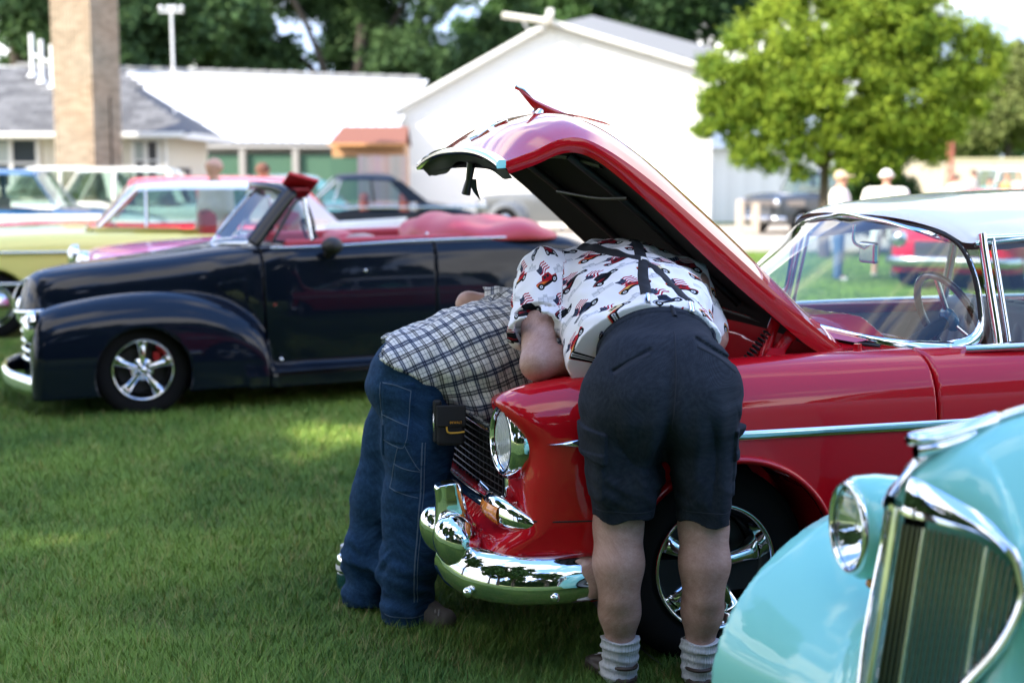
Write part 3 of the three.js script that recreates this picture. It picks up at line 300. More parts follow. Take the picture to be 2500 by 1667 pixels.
// ---------- cars behind ----------
function plainCar(name, label, pos, turn, o) {
  const C = thing(name, label, o.cat ?? 'car', pos, turn), P = paint(o.color, o.clear ? { clearcoat: o.clear } : {}), P2 = o.color2 ? paint(o.color2) : P;
  const x0 = o.nose ?? -0.85, x1 = o.tail ?? 3.9, wb = o.wb ?? 2.95, W = o.w ?? 0.90, top = curve1(o.top), hw = curve1(o.plan ?? [[x0, W * 0.86], [x0 + 0.5, W * 0.97], [1.2, W], [x1 - 1, W], [x1, W * 0.88]]);
  const f = (x, y, zz) => {
    const z = Math.abs(zz); let d = smax(z - hw(x) - 0.05 * Math.sin(clamp(y / 1.1) * 3.1), y - top(x) + (o.round ?? 0.10) * Math.pow(z / W, 3), o.k ?? 0.14); d = smax(smax(d, x0 - x, 0.2), x - x1, 0.2); d = Math.max(d, 0.26 - y);
    if (o.fenders) for (const [wx, fx, fr, ft] of [[0, 0.06, 0.62, o.fenders[0]], [wb, wb, 0.66, o.fenders[1]]]) { const e = (hyp((x - fx) / fr, (y - 0.34) / (ft - 0.34), (z - W * 0.82) / 0.30) - 1) * 0.28; d = smin(d, Math.max(e, 0.24 - y), 0.08); }
    for (const wx of [0, wb]) d = Math.max(d, Math.min(0.37 - hyp(x - wx, y - 0.33), z - 0.5));
    if (o.cabin) d = Math.max(d, -Math.max(z - W + 0.12, 0.5 - y, o.cabin[0] - x, x - o.cabin[1]));
    return d;
  };
  const c = o.cell ?? 0.042, g = field(f, [x0 - 0.1, 0.22, -1.05], [x1 + 0.1, 1.4, 1.05], c); mesh('body', g, P, C);
  if (o.color2 && o.split) { const g2 = field((x, y, z) => Math.max(f(x, y, z) - 0.006, o.split(x, y, z)), [x0 - 0.1, 0.22, -1.05], [x1 + 0.1, 1.4, 1.05], c); mesh('body_panel', g2, P2, C); }
  if (o.cab) { // greenhouse
    const { ws, wt, rt, rb, yb, yr, wB = W - 0.1, wR = W - 0.24, posts = [] } = o.cab, RP = o.roof ? paint(o.roof) : P, q = o.rr ?? 0.09;
    const xs = [wt - 0.06, wt, lerp(wt, rt, 0.3), lerp(wt, rt, 0.65), rt, rt + (rb - rt) * 0.25], drop = [0.05, 0.02, 0, 0, 0.025, 0.025 + (yr - yb) * 0.2];
    mesh('roof', loft(xs.map((x, i) => Array.from({ length: 11 }, (_, j) => { const z = -1 + j / 5, a = Math.abs(z), w = Math.pow(1 - Math.pow(a, 2.8), 0.8); return [x, lerp(yr - drop[i] - q, yr - drop[i], w), z * wR * (i === 0 || i === 5 ? 0.97 : 1)]; })), 24, 20), RP, C);
    for (const s of [1, -1]) {
      const B = (x, t) => [x, lerp(yb, yr - q + 0.01, t), s * lerp(wB, wR, t)], mk = (a, b, r) => sweep([a, [(a[0] + b[0]) / 2, (a[1] + b[1]) / 2, (a[2] + b[2]) / 2], b], oval(r, r * 0.7, 8), 6, [1, 0, 0]);
      mesh('window_post', mk(B(ws + 0.02, 0), B(wt, 1), 0.025), o.chromePost ? CHROME2 : RP, C);
      mesh('rear_pillar', quad(B(rt - 0.05, 1), B(rt + (rb - rt) * 0.25, 0.96), B(rb, 0), B(rb - (o.cab.pil ?? 0.4), 0), 5), RP, C);
      for (const [pb, pt, r] of posts) mesh('window_post', mk(B(pb, 0), B(pt, 1), r ?? 0.02), r > 0.03 ? RP : CHROME2, C);
      mesh('side_window', quad(B(ws + 0.06, 0.02), B(wt + 0.04, 0.98), B(rt, 0.98), B(rb - (o.cab.pil ?? 0.4), 0.02), 2), TINT, C);
    }
    const pane = (a, b, y0, y1) => gridGeo(6, 10, (u, v) => { const z = -1 + 2 * v; return [lerp(a, b, u) + Math.sign(b - a) * 0.10 * z * z, lerp(y0, y1, u), z * lerp(wB, wR, u)]; });
    mesh('windscreen', pane(ws - 0.08, wt - 0.1, yb, yr - q * 0.6), TINT, C); mesh('rear_window', pane(rb + 0.02, rt + (rb - rt) * 0.25 + 0.02, yb, yr - q - 0.05), TINT, C);
    mesh('seat', [box(0.16, 0.45, wB * 1.7, lerp(ws, rb, 0.45), yb - 0.08, 0, 0.06), box(0.16, 0.45, wB * 1.7, lerp(ws, rb, 0.8), yb - 0.08, 0, 0.06)], mat(o.seat ?? [0.2, 0.19, 0.18], 0.8), C);
  }
  const bar = (x, y, s) => sweep([[x - s * 0.22, y, -W - 0.02], [x, y, -W + 0.16], [x + s * 0.05, y, 0], [x, y, W - 0.16], [x - s * 0.22, y, W + 0.02]], oval(0.035, 0.07, 10), 24);
  mesh('bumper', bar(x0 - 0.06, 0.42, -1), CHROME2, C); mesh('bumper', bar(x1 + 0.06, 0.44, 1), CHROME2, C);
  const hl = o.lamp ?? [x0 + 0.05, 0.74, W - 0.24]; for (const s of [1, -1]) { const h = mesh('headlight', lathe([[0.0001, 0.05], [0.06, 0.045], [0.10, 0.02], [0.115, 0], [0.12, -0.05]], 24).rotateZ(Math.PI / 2).translate(hl[0], hl[1], s * hl[2]), CHROME2, C); }
  mesh('grille', [box(0.03, 0.22, W * 1.1, x0 + 0.01, 0.60, 0), ...[0, 1, 2, 3].map((i) => box(0.05, 0.02, W * 1.15, x0 - 0.005, 0.52 + i * 0.055, 0))], o.gr ?? CHROME2, C);
  for (const y of o.trims ?? [0.8]) for (const s of [1, -1]) mesh('side_trim', sweep(Array.from({ length: 9 }, (_, i) => { const x = lerp(x0 + 0.4, x1 - 0.3, i / 8); return [x, y, s * (hw(x) + 0.055)]; }), oval(0.012, 0.016, 6), 16), CHROME2, C);
  for (const wx of [0, wb]) for (const s of [1, -1]) makeWheel(C, wx, 0.33, s * (W - 0.12), 0.33, 0.2, 0.2, s, { plain: true, white: o.white });
  return C;
}
const YEL = [0.86, 0.77, 0.24], CREAM = [0.72, 0.69, 0.60];
{ // long yellow hardtop with a tail fin
  const C = plainCar('yellow_hardtop', 'pale yellow hardtop with white roof and red-panelled tail fins', [-5.38, 0, -14.95], 0.24, { color: YEL, color2: [0.78, 0.77, 0.72], split: (x, y, z) => Math.max(0.97 - 0.09 * (x - 2.2) - y, 2.5 - x), roof: [0.80, 0.78, 0.72], chromePost: true, nose: -0.9, tail: 4.4, wb: 3.1, cell: 0.03, top: [[-0.9, 0.92], [-0.6, 1.04], [0.2, 1.10], [1.0, 1.115], [2.6, 1.08], [3.3, 1.0], [3.6, 0.96], [4.4, 0.88]], cab: { ws: 1.02, wt: 1.42, rt: 3.0, rb: 3.5, yb: 1.10, yr: 1.57, posts: [[1.5, 1.5, 0.02]], pil: 0.3 }, cabin: [0.9, 3.2], trims: [0.86, 0.55], seat: [0.5, 0.06, 0.06] });
  for (const s of [1, -1]) { const F = mesh('tail_fin', poly([[2.6, 0.97], [3.3, 1.06], [4.45, 1.12], [4.38, 0.84], [2.7, 0.84]], 0.07, 0.012).translate(0, 0, s * 0.84 - 0.035), paint([0.78, 0.77, 0.72]), C); mesh('fin_insert', poly([[2.85, 0.98], [3.4, 1.04], [4.39, 1.09], [4.34, 0.95]], 0.004).translate(0, 0, s * 0.84 + s * 0.052), paint([0.6, 0.02, 0.02]), F); }
}
{ const C = plainCar('pink_roadster', 'low bright pink roadster hood between the yellow hardtop and dark convertible', [-3.05, 0, -13.1], 0.36, { color: [0.85, 0.12, 0.40], nose: -0.95, tail: 3.6, top: [[-0.95, 0.86], [-0.7, 0.965], [0, 1.03], [0.9, 1.07], [1.2, 1.05], [2.6, 0.98], [3.6, 0.86]], cabin: [1.2, 2.4], lamp: [-0.92, 0.86, 0.62], round: 0.06 });
  mesh('windscreen', gridGeo(4, 8, (u, v) => [lerp(1.05, 1.25, u), lerp(1.0, 1.22, u), lerp(-0.7, 0.7, v)]), GLASS, C); mesh('seat', [box(0.2, 0.4, 1.3, 2.1, 0.85, 0, 0.06)], mat([0.7, 0.68, 0.62], 0.7), C); mesh('hood_emblem', ball(0.05, -0.45, 0.965, 0.05, 1.6, 0.5, 0.6), CHROME2, C); }
plainCar('red_hardtop', 'bright red car with red roof parked behind the yellow hardtop', [-6.55, 0, -19.4], 0.14, { color: [0.60, 0.025, 0.035], roof: [0.60, 0.04, 0.06], tail: 4.3, top: [[-0.85, 0.85], [-0.5, 0.98], [1.0, 1.02], [2.8, 1.03], [4.3, 0.95]], cab: { ws: 1.0, wt: 1.45, rt: 3.5, rb: 4.1, yb: 1.02, yr: 1.62, posts: [[2.3, 2.3, 0.035]] }, cabin: [1.0, 3.6], seat: [0.55, 0.5, 0.4] });
plainCar('blue_sedan', 'deep blue old sedan with cream lower body at the left edge', [-6.35, 0, -22.4], Math.PI + 0.1, { color: [0.02, 0.085, 0.19], color2: CREAM, split: (x, y) => y - 1.04, nose: -1.0, tail: 3.4, top: [[-1.0, 0.9], [-0.5, 1.05], [0.5, 1.14], [2.6, 1.16], [3.4, 0.9]], cab: { ws: 0.62, wt: 0.98, rt: 2.5, rb: 3.0, yb: 1.15, yr: 1.73, posts: [[1.75, 1.75, 0.06]], wB: 0.74, wR: 0.64 }, cabin: [0.7, 2.7], fenders: [0.86, 0.84] });
plainCar('cream_wagon', 'cream panel wagon with long roof behind the red and yellow hardtops', [-8.85, 0, -26.0], 0.06, { color: CREAM, cat: 'wagon', tail: 3.9, top: [[-0.85, 0.9], [-0.4, 1.06], [0.8, 1.14], [3.9, 1.14]], cab: { ws: 0.75, wt: 1.12, rt: 2.65, rb: 3.0, yb: 1.14, yr: 1.79, posts: [[1.75, 1.75, 0.05]], pil: 0.15 }, cabin: [0.8, 2.9] });
plainCar('cream_sedan', 'cream roofed sedan parked in front of the bungalow windows', [-11.6, 0, -30.6], 0.04, { color: [0.75, 0.72, 0.62], top: [[-0.85, 0.9], [-0.4, 1.06], [0.8, 1.14], [2.9, 1.14], [3.9, 0.95]], cab: { ws: 0.9, wt: 1.35, rt: 3.0, rb: 3.5, yb: 1.14, yr: 1.83, posts: [[2.1, 2.1, 0.05]] }, cabin: [0.9, 3.2] });
plainCar('teal_sedan', 'muted teal sedan roof in front of the green stall panels', [-6.0, 0, -26.5], 0.10, { color: [0.10, 0.24, 0.27], top: [[-0.85, 0.9], [-0.4, 1.02], [0.8, 1.08], [2.9, 1.08], [3.9, 0.92]], cab: { ws: 0.8, wt: 1.3, rt: 2.35, rb: 2.95, yb: 1.08, yr: 1.64 }, cabin: [0.9, 2.8] });
plainCar('black_coupe', 'black rounded old coupe with bright window trim parked before the gabled barn', [-4.3, 0, -24.2], 0.10, { color: [0.004, 0.006, 0.010], clear: 0.3, chromePost: true, wb: 3.05, tail: 4.15, k: 0.2, top: [[-0.85, 0.85], [-0.4, 1.02], [0.7, 1.12], [1.2, 1.17], [2.6, 1.20], [3.1, 1.15], [3.6, 1.02], [3.95, 0.84], [4.15, 0.6]], plan: [[-0.85, 0.4], [0, 0.62], [0.9, 0.78], [2.5, 0.80], [3.4, 0.66], [4.15, 0.4]], cab: { ws: 0.92, wt: 1.35, rt: 2.25, rb: 2.85, yb: 1.18, yr: 1.66, wB: 0.76, wR: 0.60, posts: [[1.28, 1.40, 0.012], [1.95, 1.90, 0.032]], pil: 0.32 }, cabin: [0.95, 2.7], fenders: [0.84, 0.86], trims: [1.10], rr: 0.12, lamp: [-0.5, 0.8, 0.68], gr: CHROME2, seat: [0.25, 0.06, 0.05] });
plainCar('grey_coupe', 'satin grey old car with bright wheels parked against the gabled barn', [-0.25, 0, -42], 0.05, { color: [0.13, 0.135, 0.135], nose: -0.8, tail: 3.8, k: 0.2, top: [[-0.8, 0.96], [-0.5, 1.08], [0.5, 1.14], [2.6, 1.18], [3.1, 1.08], [3.8, 0.7]], plan: [[-0.8, 0.34], [0, 0.55], [0.9, 0.76], [2.5, 0.80], [3.8, 0.4]], cab: { ws: 1.0, wt: 1.4, rt: 2.4, rb: 2.9, yb: 1.16, yr: 1.62, wB: 0.76, wR: 0.6 }, cabin: [1.0, 2.7], fenders: [0.88, 0.84], lamp: [-0.62, 0.8, 0.64], trims: [] });
{ const C = plainCar('dark_pickup', 'dark grey pickup truck facing left beside the timber rail', [7.6, 0, -40.5], 0.55, { color: [0.035, 0.04, 0.046], cat: 'pickup truck', nose: -0.8, tail: 4.2, w: 0.95, top: [[-0.8, 1.05], [-0.4, 1.14], [0.6, 1.18], [2.2, 1.18], [4.2, 1.14]], cab: { ws: 0.75, wt: 1.0, rt: 1.9, rb: 2.15, yb: 1.18, yr: 1.80, pil: 0.2, wB: 0.82, wR: 0.72 }, cabin: [0.8, 2.0], trims: [], lamp: [-0.8, 0.86, 0.7], k: 0.16 }); mesh('pickup_bed', [box(1.9, 0.06, 1.6, 3.1, 1.12, 0)], DARK, C); }
plainCar('red_sedan_parked', 'red chrome-bumpered car seen through the windscreen of the nearest red car', [6.55, 0, -20.6], 1.05, { color: [0.55, 0.012, 0.03], nose: -0.85, tail: 3.8, top: [[-0.85, 0.82], [-0.5, 0.93], [1.0, 0.98], [2.8, 0.98], [3.8, 0.9]], cab: { ws: 1.0, wt: 1.4, rt: 2.6, rb: 3.1, yb: 0.98, yr: 1.42 }, cabin: [1.0, 2.9], lamp: [-0.84, 0.72, 0.72] });
plainCar('white_truck', 'small white truck parked in front of the far tan wall', [16.2, 0, -50.5], 0.2, { color: [0.8, 0.8, 0.78], cat: 'truck', w: 0.95, tail: 3.6, top: [[-0.85, 1.1], [-0.4, 1.2], [0.6, 1.22], [3.6, 1.2]], cab: { ws: 0.4, wt: 0.7, rt: 1.6, rb: 1.85, yb: 1.22, yr: 1.9, pil: 0.2 }, cabin: [0.5, 1.7], trims: [] });
{ const B = thing('orange_crate', 'orange and white vendor crate on a stand near the far right crowd', 'crate', [11.1, 0, -41]); mesh('crate_body', [box(1.0, 0.5, 0.7, 0, 0.95, 0, 0.03)], mat([0.62, 0.24, 0.08], 0.7), B); mesh('lid', box(0.5, 0.52, 0.72, -0.55, 0.95, 0.02, 0.03), mat([0.8, 0.76, 0.7], 0.7), B); for (const [x, z] of [[-0.6, 0.3], [0.4, 0.3], [-0.6, -0.3], [0.4, -0.3]]) mesh('leg', rod([x, 0, z], [x, 0.72, z], 0.03), DARK, B); }
// ---------- dark blue open car (x to its rear, z to its near side) ----------
{
  const NAVY = paint([0.0022, 0.005, 0.012], { clearcoat: 0.6 }), REDV = mat([0.42, 0.035, 0.05], 0.5, { sheen: 0.3, sheenColor: lin(0.6, 0.2, 0.2) }), TAN = mat([0.33, 0.19, 0.17], 0.6);
  const C = thing('blue_convertible', 'glossy midnight blue open convertible with red interior and chrome wheels', 'car', [-2.759, 0, -10.205], 0.3665); C.rotation.z = 0.018;
  const top = curve1([[-0.74, 0.84], [-0.66, 0.94], [-0.45, 0.995], [-0.1, 1.035], [0.3, 1.075], [0.62, 1.115], [0.9, 1.125], [1.3, 1.128], [2.04, 1.145], [3.0, 1.13], [3.3, 1.07], [3.6, 0.90], [3.78, 0.70]]);
  const hw = curve1([[-0.74, 0.20], [-0.6, 0.32], [-0.3, 0.42], [0.1, 0.50], [0.5, 0.60], [0.8, 0.72], [1.1, 0.785], [2.3, 0.795], [3.0, 0.74], [3.4, 0.60], [3.78, 0.35]]);
  const ff = curve1([[-0.72, 0.45], [-0.69, 0.66], [-0.62, 0.745], [-0.42, 0.80], [-0.07, 0.838], [0.25, 0.83], [0.5, 0.775], [0.70, 0.68], [0.82, 0.55], [0.88, 0.36], [0.90, 0.2]]);
  const core = (x, y, z) => {
    const flare = 0.05 * Math.sin(clamp((y - 0.2) / 0.95) * 3.1416) * sstep(0.4, 0.9, x);
    let d = smax(z - hw(x) - flare, (y - top(x)) * 0.95 + 0.03 * z * z * sstep(1, 0.5, x), lerp(0.30, 0.12, sstep(0.5, 1.1, x)));
    d = smax(smax(d, -0.76 + 0.10 * sstep(0.62, 0.3, y) - x, 0.16), x - 3.80, 0.2);
    return Math.max(d, 0.19 - y);
  };
  const ffd = (x, y, z) => { const t = ff(x); let d = smax((y - t) * 0.8, Math.abs(z - 0.66) - 0.235 + 0.05 * Math.pow(clamp((y - 0.3) / 0.5), 2), 0.20); d = smax(d, -0.715 - x, 0.10); return Math.max(smax(d, x - 0.90, 0.1), 0.17 - y); };
  const rfd = (x, y, z) => Math.max((hyp((x - 2.95) / 0.72, (y - 0.36) / 0.46, (z - 0.66) / 0.27) - 1) * 0.27, 0.17 - y);
  const rock = (x, y, z) => Math.max(smax(z - 0.885 + 0.25 * clamp(y - 0.24), Math.abs(y - 0.20) - 0.09, 0.05), 0.7 - x, x - 2.5);
  const shape = (x, y, zz) => {
    const z = Math.abs(zz); let d = smin(core(x, y, z), ffd(x, y, z), 0.045); d = smin(d, rfd(x, y, z), 0.07); d = smin(d, rock(x, y, z), 0.05);
    d = Math.max(d, Math.min(0.315 - hyp(x, (y - 0.30)), z - 0.5)); d = Math.max(d, Math.min(0.33 - hyp(x - 2.93, y - 0.30), z - 0.5));
    d = Math.max(d, -Math.max(z - 0.70, 0.45 - y, 0.95 + 0.1 * (1 - z) - x, x - 2.62)); // cockpit
    d = Math.max(d, -Math.max(z - 0.50, 0.32 - y, y - 0.66, x + 0.60)); // grille opening
    return d;
  };
  const mk = (a, b, c, lo, hi) => field((x, y, z) => Math.max(shape(x, y, z), a - x, x - b), lo, hi, c);
  mesh('front_body', mk(-2, 0.838, 0.018, [-0.82, 0.15, -0.95], [0.87, 1.20, 0.95]), NAVY, C);
  const dg = field((x, y, z) => Math.max(shape(x, y, z), 0.846 - x, x - 2.066), [0.80, 0.15, 0.58], [2.1, 1.20, 0.95], 0.016); mesh('door', dg, NAVY, C); mesh('door', mirrorZ(dg), NAVY, C);
  mesh('cockpit_floor', box(1.8, 0.05, 1.5, 1.7, 0.40, 0), mat([0.2, 0.02, 0.03], 0.9), C);
  mesh('rear_body', mk(2.074, 9, 0.02, [2.04, 0.15, -0.98], [3.9, 1.22, 0.98]), NAVY, C);
  for (const s of [1, -1]) { makeWheel(C, 0, 0.325, s * 0.69, 0.325, 0.200, 0.21, s, { caliper: true, turn: -0.05 }); makeWheel(C, 2.93, 0.325, s * 0.69, 0.325, 0.218, 0.21, s); }
  mesh('underbody', box(3.6, 0.1, 1.2, 1.5, 0.22, 0), BLACK, C);
  // grille bars and bumper
  mesh('grille_backing', box(0.01, 0.34, 0.98, -0.585, 0.49, 0), BLACK, C);
  for (let i = 0; i < 5; i++) { const y = 0.37 + i * 0.062; mesh('grille_bar', sweep([[-0.60, y, -0.50], [-0.68, y, -0.3], [-0.72, y, 0], [-0.68, y, 0.3], [-0.60, y, 0.50]], oval(0.022, 0.016, 10), 24), CHROME, C); }
  mesh('nose_trim', [sweep([[-0.56, 0.72, -0.42], [-0.70, 0.70, -0.25], [-0.765, 0.69, 0], [-0.70, 0.70, 0.25], [-0.56, 0.72, 0.42]], oval(0.014, 0.016, 8), 20), sweep([[-0.765, 0.70, 0], [-0.765, 0.80, 0], [-0.69, 0.905, 0], [-0.5, 0.962, 0]], oval(0.008, 0.010, 8), 16, [0, 0, 1])], CHROME, C);
  mesh('bumper', sweep([[-0.56, 0.235, -0.84], [-0.70, 0.245, -0.70], [-0.83, 0.255, -0.35], [-0.86, 0.26, 0], [-0.83, 0.255, 0.35], [-0.70, 0.245, 0.70], [-0.56, 0.235, 0.84]], Array.from({ length: 16 }, (_, i) => { const a = i / 16 * 6.2832; return [0.03 * Math.cos(a), 0.068 * Math.sign(Math.sin(a)) * Math.pow(Math.abs(Math.sin(a)), 0.8)]; }), 40), CHROME, C);
  for (const s of [1, -1]) { mesh('headlight', lathe([[0.0001, 0.055], [0.06, 0.05], [0.095, 0.03], [0.11, 0.01], [0.12, -0.03]], 28).rotateZ(Math.PI / 2).rotateY(-0.1 * s).translate(-0.69, 0.63, s * 0.67), CHROME, C); mesh('running_board', sweep([[0.86, 0.262, s * 0.86], [1.6, 0.272, s * 0.875], [2.3, 0.282, s * 0.86]], oval(0.05, 0.014, 10), 16), NAVY, C); mesh('belt_line', sweep(Array.from({ length: 11 }, (_, i) => { const x = lerp(0.9, 2.9, i / 10); return [x, top(x) - 0.018, s * (hw(x) - 0.004)]; }), oval(0.006, 0.008, 6), 24), CHROME2, C); }
  mesh('badge', [ball(0.016, 0.93, 0.34, 0.83), box(0.05, 0.016, 0.008, 0.92, 0.72, 0.80)], CHROME2, C); mesh('door_button', ball(0.013, 1.55, 0.93, 0.828), CHROME2, C);
  // windscreen
  const A0 = [0.80, 1.135, 0.66], A1 = [1.095, 1.475, 0.575], H0 = [0.60, 1.115, 0], H1 = [0.955, 1.525, 0], m = (p) => [p[0], p[1], -p[2]];
  const post = (a, b, w) => sweep([a, [(a[0] + b[0]) / 2 - 0.005, (a[1] + b[1]) / 2, (a[2] + b[2]) / 2], b], [[-0.030, -w], [0.030, -w * 0.8], [0.034, 0], [0.030, w * 0.8], [-0.030, w], [-0.036, 0]], 10, [1, 0.6, 0]);
  mesh('windscreen_frame', [post(A0, A1, 0.05), post(m(A0), m(A1), 0.05), sweep([A1, [1.045, 1.513, 0.42], [0.985, 1.532, 0.2], [0.965, 1.535, 0], [0.985, 1.532, -0.2], [1.045, 1.513, -0.42], m(A1)], [[-0.045, -0.030], [0.045, -0.034], [0.055, 0], [0.03, 0.026], [-0.04, 0.026]], 40)], NAVY, C);
  mesh('frame_trim', [tube([[0.78, 1.14, 0.60], [1.05, 1.455, 0.52], [0.99, 1.495, 0.36], [0.945, 1.505, 0.03], [0.62, 1.125, 0.03], [0.66, 1.13, 0.3], [0.78, 1.14, 0.60]], 0.010, 60, 6), rod([0.61, 1.12, 0], [0.955, 1.51, 0], 0.010)], CHROME, C);
  const gp = (s) => quad([0.61, 1.12, 0], [0.785, 1.14, s * 0.61], [1.06, 1.46, s * 0.53], [0.95, 1.51, 0], 3); mesh('windscreen', [gp(1), gp(-1)], mat([0.85, 0.9, 0.92], 0.01, { transmission: 1, thickness: 0, ior: 1.55 }), C);
  mesh('wiper', [tube([[0.575, 1.125, 0.12], [0.64, 1.16, 0.30], [0.70, 1.17, 0.45]], 0.006)], CHROME2, C);
  for (const s of [1, -1]) { mesh('vent_window_frame', tube([[0.93, 1.15, s * 0.70], [1.135, 1.43, s * 0.62], [1.175, 1.425, s * 0.62], [1.21, 1.15, s * 0.715], [0.93, 1.15, s * 0.70]], 0.011, 50, 6), s > 0 ? NAVY : CHROME, C); mesh('vent_window', quad([0.94, 1.15, s * 0.70], [1.135, 1.42, s * 0.62], [1.17, 1.42, s * 0.62], [1.205, 1.15, s * 0.715]), GLASS, C); mesh('vent_post', rod([1.205, 1.13, s * 0.715], [1.175, 1.44, s * 0.62], 0.014), CHROME2, C); }
  mesh('sun_visor', [box(0.16, 0.025, 0.42, 1.17, 1.50, 0.26, 0.01).rotateZ(0), box(0.16, 0.025, 0.42, 1.17, 1.50, -0.26, 0.01)], REDV, C);
  { const vz = mesh('header_visor', box(0.22, 0.03, 0.5, 0, 0, 0, 0.012).rotateZ(-0.30).rotateX(-0.28).translate(1.20, 1.52, 0.30), mat([0.55, 0.02, 0.03], 0.45), C); }
  mesh('mirror', [...[0].map(() => new THREE.SphereGeometry(0.1, 20, 14).scale(0.75, 0.62, 0.85).translate(1.30, 1.115, 0.90)), rod([1.28, 1.05, 0.82], [1.30, 1.09, 0.88], 0.03)], BLACK, C);
  // inside: seats, far door, folded top under a red cover
  const seat = (x, z, w, mt) => field((a, b, c) => smax(smax(Math.abs(a - x - 0.12 * (b - 0.8)) - 0.09, b - 1.17 + 0.03 * Math.pow((c - z) / w * 2, 2), 0.08), Math.max(Math.abs(c - z) - w / 2, 0.5 - b), 0.10), [x - 0.25, 0.48, z - w / 2 - 0.06], [x + 0.3, 1.24, z + w / 2 + 0.06], 0.025);
  mesh('seat', seat(1.62, 0.34, 0.58, TAN), TAN, C); mesh('seat', seat(1.62, -0.34, 0.58), REDV, C); mesh('rear_seat', seat(2.3, 0, 1.25), REDV, C);
  mesh('inner_door_top', [1, -1].map((s) => box(1.5, 0.10, 0.06, 1.75, 1.11, s * 0.70, 0.03)), REDV, C);
  mesh('dashboard', field((x, y, z) => smax(smax(Math.abs(x - 0.98) - 0.12, y - 1.12, 0.06), Math.max(Math.abs(z) - 0.68, 0.9 - y), 0.04), [0.8, 0.86, -0.72], [1.16, 1.16, 0.72], 0.03), NAVY, C);
  { const S = new THREE.Group(); S.name = 'steering_wheel'; S.position.set(1.30, 1.12, 0.34); S.rotation.z = 0.4; C.add(S); mesh('wheel_rim', new THREE.TorusGeometry(0.18, 0.011, 8, 32).rotateY(Math.PI / 2), DARK, S); mesh('wheel_spoke', [0, 1, 2].map((k) => rod([0, 0, 0], [0, 0.175 * Math.sin(k * 2.094 + 1.57), 0.175 * Math.cos(k * 2.094 + 1.57)], 0.008)), DARK, S); }
  const boot = (x, y, z) => { const e = (cx, cy, cz, rx, ry, rz) => (hyp((x - cx) / rx, (y - cy) / ry, (z - cz) / rz) - 1) * Math.min(rx, ry, rz); let d = smin(e(2.36, 1.11, 0.05, 0.27, 0.185, 0.66), e(2.72, 1.10, 0, 0.30, 0.165, 0.70), 0.10); d = smin(d, e(2.95, 1.10, 0.1, 0.22, 0.12, 0.62), 0.10); d = smin(d, e(2.72, 1.12, 0.60, 0.30, 0.085, 0.17), 0.07);  return Math.max(d + 0.010 * Math.sin(x * 13 + z * 5 + 3 * Math.sin(z * 3)) * sstep(1.1, 1.2, y), 1.10 - y); };
  mesh('boot_cover', field(boot, [1.78, 1.06, -0.82], [3.4, 1.34, 0.82], 0.025), REDV, C);
  mesh('snap', [2.05, 2.35, 2.65, 2.95, 3.15].map((x) => ball(0.012, x, 1.165, 0.70 - 0.1 * sstep(2.8, 3.2, x))), CHROME2, C);
}
